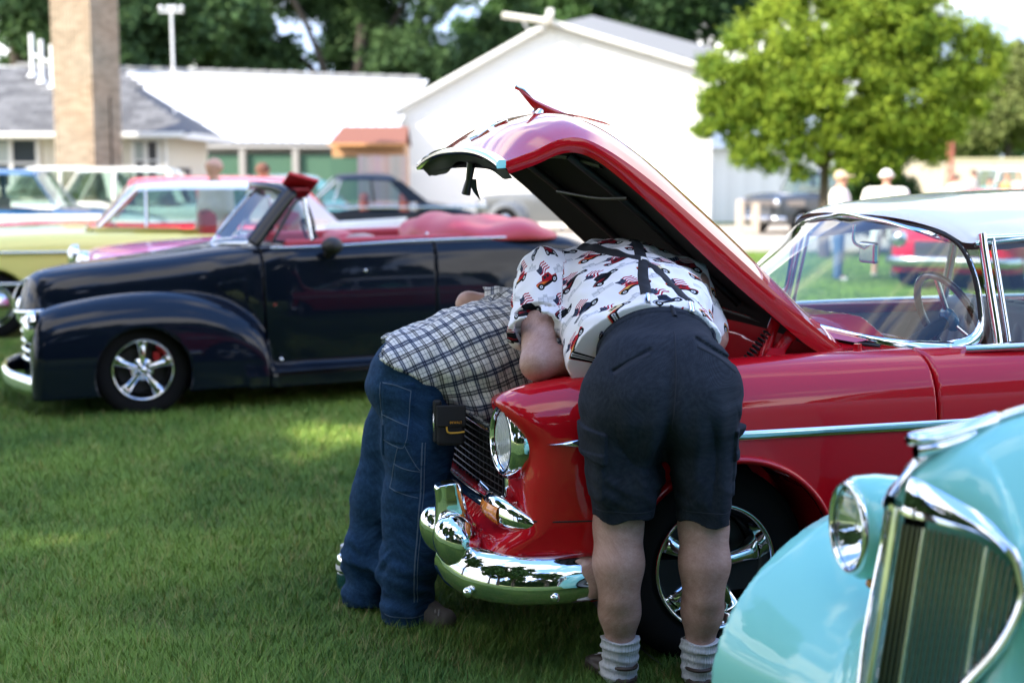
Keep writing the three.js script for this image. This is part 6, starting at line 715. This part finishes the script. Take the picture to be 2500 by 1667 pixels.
  // printed cotton: small hot rods, flags and faint buildings
  const print = canvasTex(1400, 1400, (g, w, h) => {
    g.fillStyle = '#eceaee'; g.fillRect(0, 0, w, h); const r = rng(41);
    const rod1 = (x, y, s, a, col, fl) => { g.save(); g.translate(x, y); g.rotate(a); g.scale(s, s); g.fillStyle = '#15171c'; g.beginPath(); g.ellipse(0, 20, 78, 9, 0, 0, 7); g.fill(); g.fillStyle = col; g.beginPath(); g.moveTo(-80, 14); g.lineTo(-82, -6); g.quadraticCurveTo(-60, -16, -36, -14); g.lineTo(-24, -40); g.quadraticCurveTo(10, -48, 36, -40); g.lineTo(48, -12); g.lineTo(84, -8); g.lineTo(86, 14); g.closePath(); g.fill(); g.fillStyle = '#20242c'; g.fillRect(-18, -34, 20, 18); g.fillRect(8, -34, 20, 18); g.fillStyle = 'rgba(255,255,255,.35)'; g.fillRect(-70, -8, 40, 4); g.fillRect(50, -6, 30, 3); if (fl) { g.fillStyle = fl; for (let k = 0; k < 4; k++) { g.beginPath(); g.moveTo(-78, -4 + k * 5); g.quadraticCurveTo(-40, -8 + k * 6, -8 + k * 12, k * 4 - 2); g.quadraticCurveTo(-40, 2 + k * 5, -78, 2 + k * 5); g.fill(); } } g.strokeStyle = '#0d0f13'; g.lineWidth = 3; g.stroke(); for (const [wx, wr2] of [[-56, 21], [58, 24]]) { g.fillStyle = '#101216'; g.beginPath(); g.arc(wx, 18, wr2, 0, 7); g.fill(); g.fillStyle = '#c9ccd2'; g.beginPath(); g.arc(wx, 18, wr2 * 0.5, 0, 7); g.fill(); g.fillStyle = '#44474e'; g.beginPath(); g.arc(wx, 18, wr2 * 0.2, 0, 7); g.fill(); } g.restore(); };
    const flag = (x, y, s, a) => { g.save(); g.translate(x, y); g.rotate(a); g.scale(s, s); for (let k = 0; k < 7; k++) { g.fillStyle = k % 2 ? '#efedf0' : '#a5142f'; g.beginPath(); g.moveTo(0, -40 + k * 11); for (let t = 0; t <= 10; t++) g.lineTo(t * 12, -40 + k * 11 + 9 * Math.sin(t * 0.8)); for (let t = 10; t >= 0; t--) g.lineTo(t * 12, -29 + k * 11 + 9 * Math.sin(t * 0.8)); g.fill(); } g.fillStyle = '#18233d'; g.beginPath(); g.moveTo(-6, -44); for (let t = 0; t <= 5; t++) g.lineTo(t * 11, -44 + 9 * Math.sin(t * 0.8)); for (let t = 5; t >= 0; t--) g.lineTo(t * 11, 4 + 9 * Math.sin(t * 0.8)); g.fill(); g.fillStyle = '#e6e6ea'; for (let i = 0; i < 4; i++) for (let j = 0; j < 4; j++) g.fillRect(2 + i * 13, -38 + j * 11 + 7 * Math.sin(i), 3, 3); g.restore(); };
    const bld = (x, y, s, a) => { g.save(); g.translate(x, y); g.rotate(a); g.scale(s, s); g.strokeStyle = 'rgba(120,124,134,.6)'; g.fillStyle = 'rgba(160,164,172,.28)'; g.lineWidth = 2; for (const [bx, by, bw, bh] of [[-60, -30, 36, 40], [-22, -46, 30, 56], [10, -24, 56, 34]]) { g.fillRect(bx, by, bw, bh); g.strokeRect(bx, by, bw, bh); for (let i = 0; i < 3; i++) g.strokeRect(bx + 5 + i * bw * 0.28, by + 8, bw * 0.16, 9); } g.restore(); };
    const cols = [['#a01522', '#d9702a'], ['#14161c', '#8b1a26'], ['#d8c9a0', '#c22a20'], ['#7e1826', null], ['#1e2a44', '#b8b9bd'], ['#b3202c', '#e0b25a']];
    for (let j = 0; j < 8; j++) for (let i = 0; i < 6; i++) { const x = (i + 0.25 + (j % 2) * 0.5) * 233.3 + (r() - 0.5) * 30, y = (j + 0.5) * 175, k = Math.floor(r() * 6), a = -0.35 + (r() - 0.5) * 1.0; for (const [dx, dy] of [[0, 0], [-1400, 0], [0, -1400]]) { bld(x + 112 + dx, y - 56 + dy, 0.8, a * 0.4); flag(x - 52 + dx, y - 36 + dy, 0.72, a - 0.35); rod1(x + dx, y + dy, 0.92, a, cols[k][0], cols[k][1]); } }
  });
  mesh('shirt', field(shirtF, [-0.06, 0.90, -5.10], [0.80, 1.46, -4.36], 0.0075, uvS), cloth(print), P);
  // suspenders crossing on the back
  const SUS = mat([0.008, 0.010, 0.016], 0.75), D = [0, 0.93, 0.37];
  mesh('suspender_strap', surfaceStrip(shirtF, [[0.420, 1.24, -4.435], [0.418, 1.25, -4.54], [0.428, 1.30, -4.645]], D, 0.040, 0.004, 0.006), SUS, P);
  mesh('suspender_strap', surfaceStrip(shirtF, [[0.560, 1.24, -4.44], [0.50, 1.26, -4.54], [0.432, 1.30, -4.645]], D, 0.040, 0.004, 0.006), SUS, P);
  mesh('suspender_strap', surfaceStrip(shirtF, [[0.430, 1.30, -4.645], [0.335, 1.34, -4.76], [0.235, 1.37, -4.88]], D, 0.040, 0.005, 0.006), SUS, P);
  mesh('suspender_strap', surfaceStrip(shirtF, [[0.428, 1.30, -4.645], [0.426, 1.34, -4.76], [0.42, 1.37, -4.90]], D, 0.040, 0.006, 0.006), SUS, P);
  mesh('suspender_patch', surfaceStrip(shirtF, [[0.432, 1.295, -4.635], [0.430, 1.305, -4.655]], D, 0.034, 0.008, 0.008, 6), mat([0.75, 0.74, 0.72], 0.6), P);
  for (const x of [0.422, 0.562]) mesh('suspender_clip', surfaceStrip((a, b, c) => Math.min(shirtF(a, b, c), shortsF(a, b, c)), [[x, 1.232, -4.425], [x, 1.205, -4.395]], D, 0.020, 0.010, 0.01, 8), CHROME2, P);
  // socks and shoes
  const SOCK = mat([0.54, 0.55, 0.58], 0.95), SHOE = mat([0.035, 0.022, 0.017], 0.55), SOLE = mat([0.012, 0.011, 0.011], 0.8);
  for (const s of [0, 1]) {
    const cx = s ? 0.590 : 0.342, cz = s ? -4.335 : -4.35, yaw = s ? -0.12 : 0.36, top = s ? 0.175 : 0.18;
    const sock = (x, y, z) => { const a = Math.atan2(z - cz, x - cx); let d = legs[s](x, y, z) - 0.0065 - 0.0016 * Math.sin(a * 46) * sstep(0.06, 0.08, y) - 0.004 * Math.pow(Math.abs(Math.sin((y + 0.006 * Math.sin(a * 2)) * 95)), 3) - 0.004 * sstep(top - 0.035, top - 0.03, y); return Math.max(d, y - top - 0.004 * Math.sin(a * 3), 0.02 - y); };
    mesh('sock', field(sock, [cx - 0.09, 0.0, cz - 0.16], [cx + 0.09, 0.21, cz + 0.09], 0.0045), SOCK, P);
    const rot = (x, z) => { const dx = x - cx, dz = z - cz; return [dx * Math.cos(yaw) - dz * Math.sin(yaw), dx * Math.sin(yaw) + dz * Math.cos(yaw)]; };
    const foot = (x, y, z, g) => { const [a, b] = rot(x, z), t = clamp((0.075 - b) / 0.29), w = curve1([[0, 0.036], [0.25, 0.040], [0.65, 0.050], [0.9, 0.040], [1, 0.02]])(t); return smax(Math.abs(a) - w - g, Math.max(b - 0.075 - g, -0.215 - g - b), 0.05); };
    const upper = (x, y, z) => { const [a, b] = rot(x, z), h = curve1([[-0.215, 0.05], [-0.15, 0.075], [-0.06, 0.10], [0.0, 0.085], [0.04, 0.088], [0.075, 0.095]])(b); let d = smax(foot(x, y, z, 0), y - h, 0.03); d = Math.max(d, -Math.max(hyp(a / 0.040, (b - 0.012) / 0.058) * 0.04 - 0.04, 0.045 - y)); return Math.max(d + 0.0025 * Math.sin(clamp((y - 0.06) * 300, -1.5, 1.5)), 0.018 - y); };
    const S = mesh('shoe', field(upper, [cx - 0.19, 0, cz - 0.27], [cx + 0.15, 0.13, cz + 0.11], 0.0055), SHOE, P);
    mesh('sole', field((x, y, z) => Math.max(foot(x, y, z, 0.006), Math.abs(y - 0.013) - 0.013), [cx - 0.19, -0.01, cz - 0.28], [cx + 0.15, 0.04, cz + 0.12], 0.007), SOLE, S);
    mesh('shoe_collar', (() => { const p = []; for (let i = 0; i < 20; i++) { const a = i / 20 * 6.2832, u = 0.042 * Math.cos(a), v = 0.012 + 0.060 * Math.sin(a); p.push([cx + u * Math.cos(yaw) + v * Math.sin(yaw), 0.089 + 0.004 * Math.sin(a), cz - u * Math.sin(yaw) + v * Math.cos(yaw)]); } return tube(p, 0.0065, 60, 8, true); })(), SHOE, S);
  }
}
// --- man in the plaid shirt ---
{
  const P = thing('person', 'man in loose plaid shirt and blue carpenter jeans leaning into the raised-hood car', 'person', [0, 0, 0]);
  const armL = chain([[0.06, 1.11, -5.36, 0.062], [-0.165, 1.135, -5.385, 0.044], [-0.03, 1.07, -5.52, 0.038], [0.04, 1.04, -5.58, 0.028]], 0.025);
  const armR = chain([[0.06, 1.06, -5.12, 0.062], [0.19, 0.98, -5.02, 0.045], [0.30, 0.98, -5.18, 0.036], [0.345, 0.97, -5.25, 0.027]], 0.025);
  const hd = headF([0.235, 1.10, -5.33], [0.55, -0.75, -0.2], [0.75, 0.6, -0.2]);
  const hL = hand([0.05, 1.03, -5.59], [0.8, -0.3, -0.5], [0, -1, 0.2]), hR = hand([0.35, 0.968, -5.26], [0.5, -0.2, -0.8], [0, -1, 0]);
  const jl = { R: [[-0.345, 0.87, -5.0, 0.125], [-0.335, 0.68, -4.99, 0.122], [-0.350, 0.45, -4.985, 0.104], [-0.372, 0.22, -4.98, 0.098], [-0.376, 0.05, -4.98, 0.098]], L: [[-0.37, 0.88, -5.18, 0.125], [-0.42, 0.68, -5.17, 0.115], [-0.485, 0.45, -5.16, 0.098], [-0.525, 0.22, -5.155, 0.092], [-0.545, 0.05, -5.15, 0.092]] };
  const thin = (l) => chain(l.map(([x, y, z, r]) => [x, y, z, r * 0.58]), 0.03);
  mesh('body', field(joinF([thin(jl.R), thin(jl.L), chain([[-0.36, 0.90, -5.08, 0.11], [-0.15, 0.97, -5.14, 0.11], [0.06, 1.06, -5.22, 0.11], [0.16, 1.09, -5.28, 0.055]], 0.06), cap(0.05, 1.08, -5.14, 0.06, 0.05, 1.10, -5.34, 0.06), armL, armR, hd.f, hL, hR], 0.03), [-0.62, 0.02, -5.72], [0.48, 1.28, -4.86], 0.014), SKIN, P);
  mesh('hair', field((x, y, z) => { const q = hd.at(0.03, 0.0, 0); return Math.max(hd.f(x, y, z) - 0.010, ((x - q[0]) * 0.55 + (y - q[1]) * -0.75 + (z - q[2]) * -0.2) - 0.01); }, [0.08, 0.94, -5.5], [0.4, 1.28, -5.16], 0.014), mat([0.12, 0.09, 0.07], 0.9), P);
  // jeans
  const jb = joinF([chain(jl.R, 0.05), chain(jl.L, 0.05), ell(-0.375, 0.90, -5.09, 0.125, 0.12, 0.20), cap(-0.41, 0.87, -5.02, 0.10, -0.41, 0.87, -5.16, 0.10), cap(-0.33, 0.95, -5.02, 0.12, -0.33, 0.95, -5.15, 0.12)], 0.06);
  const hp = (x, y, z, x0, x1, y0, y1, sk) => { const q = x - sk * (y - y0); return sstep(x0 - 0.003, x0 + 0.003, q) * sstep(x1 + 0.003, x1 - 0.003, q) * sstep(y0 - 0.003, y0 + 0.003, y) * sstep(y1 + 0.003, y1 - 0.003, y); };
  const jeansF = (x, y, z) => { let d = jb(x, y, z); const near = sstep(-5.03, -4.98, z), low = sstep(0.42, 0.12, y);
    d -= 0.010 * nsm(x * 10, y * 5, z * 10 + 3) + (0.006 + 0.014 * low) * nsm(x * 5 + 2, y * 19 + x * 6, z * 5) + 0.007 * nsm(x * 16, y * 26 + 4 * nsm(x * 6, y * 3, z * 6), z * 12) * (0.4 + low);
    d -= near * (0.005 * hp(x, y, z, -0.462, -0.352, 0.695, 0.905, 0.06) + 0.004 * hp(x, y, z, -0.415, -0.305, 0.52, 0.62, 0.05));
    d = Math.max(d, y - 1.02); d = Math.max(d, 0.035 + 0.02 * Math.sin(x * 20) * 0.4 - y); return d; };
  const den = noiseTex(512, 512, (u, v) => { const tw = 0.035 * Math.sin((u * 150 + v * 150) * 6.283), k = 0.10 * tnoise(u, v, 5) + 0.09 * tnoise(u, v, 20, 3) + 0.10 * tnoise(v, u, 60, 6); return [0.12 + tw + 0.6 * k, 0.225 + tw + 0.8 * k, 0.335 + tw + k]; }, true);
  mesh('jeans', field(jeansF, [-0.68, 0.02, -5.36], [-0.14, 1.04, -4.82], 0.0075, (x, y, z) => [(x * 0.8 + z * 0.6) * 2.2, y * 2.2]), cloth(den), P);
  const ST = mat([0.085, 0.13, 0.19], 0.9), stitch = (pts, w = 0.003) => mesh('stitching', surfaceStrip(jeansF, pts, [-0.15, 0, 1], w, 0.0018, 0.002, 30, 2), ST, P);
  const L3 = (...p) => p.map(([x, y]) => [x, y, -4.9]);
  stitch(L3([-0.452, 0.905], [-0.40, 0.898], [-0.345, 0.88])); stitch(L3([-0.345, 0.88], [-0.352, 0.80], [-0.358, 0.715])); stitch(L3([-0.464, 0.79], [-0.41, 0.775], [-0.356, 0.758])); stitch(L3([-0.46, 0.905], [-0.463, 0.80], [-0.466, 0.70])); stitch(L3([-0.466, 0.70], [-0.41, 0.685], [-0.375, 0.68], [-0.358, 0.715])); stitch(L3([-0.366, 0.685], [-0.33, 0.62], [-0.315, 0.60])); stitch(L3([-0.415, 0.62], [-0.37, 0.605], [-0.312, 0.595])); stitch(L3([-0.43, 0.53], [-0.38, 0.515], [-0.325, 0.50])); stitch(L3([-0.395, 0.68], [-0.412, 0.62], [-0.432, 0.53])); stitch(L3([-0.305, 0.70], [-0.318, 0.50], [-0.335, 0.30], [-0.345, 0.12]), 0.005); stitch(L3([-0.295, 0.70], [-0.308, 0.50], [-0.325, 0.30], [-0.335, 0.12]), 0.003); stitch(L3([-0.455, 0.075], [-0.39, 0.07], [-0.30, 0.07]));
  mesh('tool_loop', surfaceStrip(jeansF, L3([-0.47, 0.75], [-0.472, 0.70], [-0.475, 0.64]), [-0.3, 0, 1], 0.022, 0.006, 0.008, 10), cloth(den), P);
  // plaid shirt
  const n = [0.62, 0.785, 0.0], ax = [0.86, 0.36, -0.34];
  const tors = joinF([chain([[-0.40, 0.93, -5.0, 0.135], [-0.15, 0.985, -5.04, 0.145], [0.08, 1.05, -5.12, 0.135]], 0.08), chain([[-0.40, 0.93, -5.16, 0.135], [-0.15, 0.985, -5.24, 0.145], [0.08, 1.06, -5.32, 0.135]], 0.08), cap(-0.10, 0.90, -5.04, 0.13, 0.06, 0.96, -5.14, 0.13), cap(-0.09, 0.83, -5.03, 0.10, 0.05, 0.87, -5.12, 0.12)], 0.09);
  const sl = [cap(0.07, 1.11, -5.36, 0.09, -0.09, 1.130, -5.385, 0.068), cap(0.06, 1.06, -5.12, 0.09, 0.15, 1.0, -5.04, 0.07)];
  const pshF = (x, y, z) => { let s = Math.max(sl[0](x, y, z), -0.105 + 0.004 * Math.sin(y * 60) - x); s = Math.min(s, sl[1](x, y, z)); let d = smin(tors(x, y, z), s, 0.04);
    d -= 0.012 * nsm(x * 5 - y * 8, y * 5 + x * 4, z * 6 + 4) + 0.010 * nsm(x * 12 + y * 10, y * 8 - x * 9, z * 11) + 0.006 * nsm(x * 26 + y * 14, y * 22, z * 20 + 3);
    const hem = (x + 0.331) * n[0] + (y - 0.91) * n[1] + 0.02 * Math.sin(z * 20) + 0.012 * Math.sin(x * 25); d = Math.max(d, -hem); 
    const inn = joinF([chain([[-0.44, 0.93, -5.0, 0.128], [-0.25, 0.96, -5.02, 0.128]], 0.05), chain([[-0.44, 0.93, -5.16, 0.128], [-0.25, 0.96, -5.18, 0.128]], 0.05)], 0.08)(x, y, z); d = Math.max(d, -Math.max(inn + 0.012, hem - 0.06)); return d; };
  const plaid = canvasTex(512, 512, (g, w) => { g.fillStyle = '#e3e1de'; g.fillRect(0, 0, w, w); const st = [[0, 26, 'rgba(38,52,84,.36)'], [4, 5, 'rgba(22,30,54,.80)'], [17, 5, 'rgba(22,30,54,.80)'], [46, 3, 'rgba(60,66,70,.55)'], [64, 22, 'rgba(70,68,70,.30)'], [66, 4, 'rgba(25,28,34,.78)'], [80, 4, 'rgba(25,28,34,.78)'], [104, 3, 'rgba(60,66,80,.4)']]; for (let k = 0; k < 4; k++) for (const [p, t, c] of st) { g.fillStyle = c; g.fillRect(k * 128 + p, 0, t, w); g.fillRect(0, k * 128 + p, w, t); } });
  const pd = (p, q) => p[0] * q[0] + p[1] * q[1] + p[2] * q[2];
  mesh('shirt', field(pshF, [-0.56, 0.66, -5.50], [0.26, 1.26, -4.86], 0.0078, (x, y, z) => { if (sl[0](x, y, z) < tors(x, y, z) - 0.008) return [x * 3.7 + 0.3, (Math.atan2(y - 1.12, z + 5.37)) * 0.28]; const p = [x + 0.15, y - 0.97, z + 5.14], a = pd(p, ax), t = pd(p, [-0.33, 0.93, 0]), l = pd(p, [0.3, 0.1, 0.95]); return [0.09 + a * 3.7, 0.53 * Math.atan2(t + 0.03, l) + 0.2 * (t + l) * 0.4]; }), cloth(plaid), P);
  mesh('undershirt_tail', ball(0.05, -0.445, 0.965, -5.17, 0.7, 0.45, 1), mat([0.5, 0.05, 0.05], 0.9), P);
  // shoes
  for (const [ax0, az, tx, tz] of [[-0.40, -4.985, -0.19, -4.925], [-0.56, -5.16, -0.38, -5.14]]) { const f = joinF([cap(ax0, 0.055, az, 0.045, tx - 0.05, 0.045, tz, 0.042), cap(ax0 + 0.06, 0.08, az, 0.045, ax0 + 0.1, 0.06, az + 0.01, 0.045)], 0.04), S = mesh('shoe', field((x, y, z) => Math.max(f(x, y, z), 0.016 - y), [ax0 - 0.1, 0, az - 0.12], [tx + 0.06, 0.16, tz + 0.12], 0.008), mat([0.10, 0.085, 0.07], 0.8), P); mesh('sole', field((x, y, z) => Math.max(f(x, 0.045, z) - 0.004, Math.abs(y - 0.012) - 0.012), [ax0 - 0.1, -0.01, az - 0.12], [tx + 0.06, 0.05, tz + 0.12], 0.009), mat([0.015, 0.014, 0.014], 0.8), S); for (let i = 0; i < 4; i++) { const t = i / 3; mesh('lace', tube([[lerp(ax0 + 0.10, tx - 0.07, t), 0.085 - 0.004 * i, lerp(az, tz, t) + 0.045], [lerp(ax0 + 0.10, tx - 0.07, t), 0.102 - 0.006 * i, lerp(az, tz, t) + 0.005], [lerp(ax0 + 0.10, tx - 0.07, t), 0.085 - 0.004 * i, lerp(az, tz, t) - 0.035]], 0.0035, 10, 5), mat([0.25, 0.24, 0.22], 0.8), S); } }
  // tool pouch clipped at the belt
  const K = thing('tool_pouch', 'black and yellow tool pouch clipped on the belt of the man in jeans', 'pouch', [-0.215, 0.69, -4.862], 0.18); K.rotation.x = -0.06;
  mesh('pouch_body', box(0.100, 0.135, 0.045, 0, 0.068, 0, 0.016), mat([0.010, 0.010, 0.011], 0.8), K);
  mesh('flap', box(0.104, 0.075, 0.012, 0, 0.105, 0.022, 0.006), mat([0.012, 0.012, 0.013], 0.75), K); mesh('clip', tube([[-0.055, 0.03, 0.0], [-0.058, 0.08, 0.012], [-0.055, 0.13, 0.0]], 0.004), CHROME2, K); mesh('handle_pocket', box(0.03, 0.15, 0.03, -0.045, 0.085, 0.0, 0.01), BLACK, K);
  mesh('yellow_trim', tube([[-0.016, 0.068, 0.031], [-0.012, 0.050, 0.031], [0.02, 0.047, 0.031], [0.046, 0.050, 0.031]], 0.0032, 20, 6), mat([0.72, 0.38, 0.03], 0.6), K);
  const wt = canvasTex(256, 64, (g, w, h) => { g.fillStyle = '#0c0c0d'; g.fillRect(0, 0, w, h); g.fillStyle = '#c98a1c'; g.font = 'bold 54px sans-serif'; g.textAlign = 'center'; g.textBaseline = 'middle'; g.fillText('DEWALT', w / 2, h / 2 + 2); });
  mesh('brand_patch', new THREE.PlaneGeometry(0.052, 0.014).translate(0.016, 0.083, 0.0295), mat([1, 1, 1], 0.8, { map: wt }), K);
}
{ const J = thing('steel_flask', 'steel flask with dark green base standing on grass behind the jeans', 'flask', [-0.635, 0, -5.40]); mesh('flask_base', lathe([[0.0001, 0.004], [0.046, 0.004], [0.05, 0.012], [0.05, 0.085], [0.046, 0.09]], 28), mat([0.012, 0.07, 0.065], 0.2, { clearcoat: 1 }), J); mesh('flask_body', lathe([[0.046, 0.09], [0.050, 0.095], [0.050, 0.135], [0.045, 0.155], [0.034, 0.162]], 28), CHROME2, J); mesh('label_band', lathe([[0.0505, 0.10], [0.0515, 0.102], [0.0515, 0.118], [0.0505, 0.12]], 28), mat([0.75, 0.75, 0.74], 0.5), J); mesh('cap', lathe([[0.034, 0.162], [0.035, 0.166], [0.034, 0.192], [0.03, 0.197], [0.0001, 0.198]], 24), mat([0.35, 0.36, 0.37], 0.35, { metalness: 0.7 }), J); }
// --- people farther off ---
function bystander(label, x, z, turn, H, o) {
  const P = thing('person', label, 'person', [x, 0, z], turn, o.group), k = H / 1.78, w = o.wide ?? 1, s = (l) => l.map((p) => [p[0] * w * k, p[1] * k, p[2] * k, p[3] * k]);
  const lg = [1, -1].map((q) => chain(s([[0.09 * q, 0.92, 0, 0.085], [0.10 * q, 0.5, 0.01, 0.06], [0.105 * q, 0.1, 0, 0.042], [0.11 * q, 0.05, 0.12, 0.035]]), 0.03)), ar = [1, -1].map((q) => chain(s([[0.19 * q, 1.42, 0, 0.055], [0.26 * q, 1.12, 0.02, 0.042], [0.22 * q, 0.92, 0.16, 0.032], [0.2 * q, 0.88, 0.22, 0.034]]), 0.02)), hd = headF([0, 1.66 * k, 0.02], [o.look ?? 0, -0.1, 1], [0, 1, 0], 0.095 * k), tr = chain(s([[0, 0.95, 0, 0.13], [0, 1.2, 0.02, 0.14], [0, 1.38, 0, 0.13], [0, 1.53, 0, 0.055]]), 0.08);
  const c = o.cell ?? 0.03, b = [-0.45 * w, 0, -0.3], e = [0.45 * w, 1.9 * k, 0.4];
  mesh('body', field(joinF([...lg, ...ar, hd.f, tr], 0.03), b, e, c), mat(o.skin ?? [0.5, 0.28, 0.2], 0.6), P);
  const shf = joinF([tr, cap(-0.13 * w * k, 1.40 * k, 0, 0.085 * k, 0.13 * w * k, 1.40 * k, 0, 0.085 * k), cap(-0.07 * w * k, 1.0 * k, 0, 0.13 * k, 0.07 * w * k, 1.0 * k, 0, 0.13 * k), cap(-0.08 * w * k, 1.2 * k, 0.02, 0.13 * k, 0.08 * w * k, 1.2 * k, 0.02, 0.13 * k), ...[1, -1].map((q) => cap(0.19 * q * w * k, 1.40 * k, 0, 0.075 * k, 0.245 * q * w * k, 1.18 * k, 0.015, 0.062 * k))], 0.06);
  mesh('shirt', field((x, y, z) => Math.max(shf(x, y, z) - 0.014, 0.86 * k - y, y - 1.50 * k), b, e, c), mat(o.shirt, 0.85), P);
  const tf = joinF([...[1, -1].map((q) => chain(s([[0.085 * q, 0.90, 0, 0.11], [0.10 * q, 0.5, 0.01, 0.082], [0.105 * q, 0.08, 0, 0.07]]), 0.03))], 0.05);
  mesh(o.short ? 'shorts' : 'trousers', field((x, y, z) => Math.max(tf(x, y, z), (o.short ? 0.52 : 0.06) * k - y, y - 0.93 * k), b, e, c), mat(o.pants, 0.9), P);
  mesh('shoes', field((x, y, z) => Math.max(Math.min(lg[0](x, y, z), lg[1](x, y, z)) - 0.012, y - 0.08 * k), b, [e[0], 0.14, e[2]], c * 0.8), mat(o.shoes ?? [0.6, 0.6, 0.58], 0.7), P);
  const cap1 = (x, y, z) => Math.max(hd.f(x, y, z) - 0.012, 1.665 * k - y + 0.25 * (o.cap ? 0 : z));
  mesh(o.cap ? 'cap' : 'hair', field(cap1, [-0.2, 1.5 * k, -0.2], [0.2, 1.88 * k, 0.25], c * 0.7), mat(o.cap ?? o.hair ?? [0.1, 0.06, 0.04], 0.9), P);
  if (o.cap) { const q = hd.at(0.13, 0.055 * k, 0); mesh('cap_brim', ball(0.085, ...q, 1, 0.12, 0.9), mat(o.brim ?? o.cap, 0.9), P); }
  return P;
}
bystander('man in tan cap and white shirt facing right beneath the green tree', 5.0, -21.8, 1.35, 1.69, { shirt: [0.82, 0.78, 0.70], pants: [0.07, 0.12, 0.22], cap: [0.52, 0.40, 0.26], wide: 1.15 });
bystander('broad man in white shirt and two-tone cap turned away beside the tan-capped man', 5.92, -22.6, Math.PI - 0.3, 1.71, { shirt: [0.84, 0.80, 0.72], pants: [0.55, 0.58, 0.62], cap: [0.78, 0.74, 0.68], brim: [0.05, 0.05, 0.05], wide: 1.45, short: true });
bystander('bald man in pale shirt standing between the yellow and red hardtops', -3.60, -17.35, -0.6, 1.82, { wide: 0.88, shirt: [0.74, 0.60, 0.54], pants: [0.30, 0.24, 0.16], hair: [0.5, 0.3, 0.22] });
bystander('brown-haired person behind the red roof near the green stalls', -3.7, -21.2, 2.6, 1.80, { shirt: [0.70, 0.45, 0.38], pants: [0.1, 0.1, 0.12], hair: [0.14, 0.06, 0.04] });
[['person in teal top among the crowd at the far right', 13.2, -39.5, [0.05, 0.36, 0.38], 1.55], ['person in orange shirt at the right edge of the crowd', 14.0, -40.5, [0.62, 0.30, 0.10], 1.7], ['person in cream shirt left of the teal top in the crowd', 12.5, -40.2, [0.75, 0.66, 0.55], 1.65], ['person in dark navy shirt standing by the orange crate', 11.75, -46.5, [0.04, 0.05, 0.12], 1.72], ['person in red shirt left of the orange crate', 10.4, -43.5, [0.5, 0.07, 0.05], 1.6], ['person in pink shirt behind the orange shirt in the crowd', 14.9, -42, [0.72, 0.38, 0.34], 1.72], ['dark-haired person in grey shirt behind the crowd', 14.2, -44, [0.25, 0.24, 0.24], 1.8]].forEach(([l, x, z, c, h], i) => bystander(l, x, z, i * 1.3, h, { shirt: c, pants: [0.2, 0.2, 0.22], group: 'people of the far right crowd', cell: 0.055, hair: i % 2 ? [0.3, 0.2, 0.12] : [0.08, 0.05, 0.04] }));
scene.traverse((o) => { if (o.isMesh) { o.castShadow = true; o.receiveShadow = true; } });
renderer.render(scene, camera);
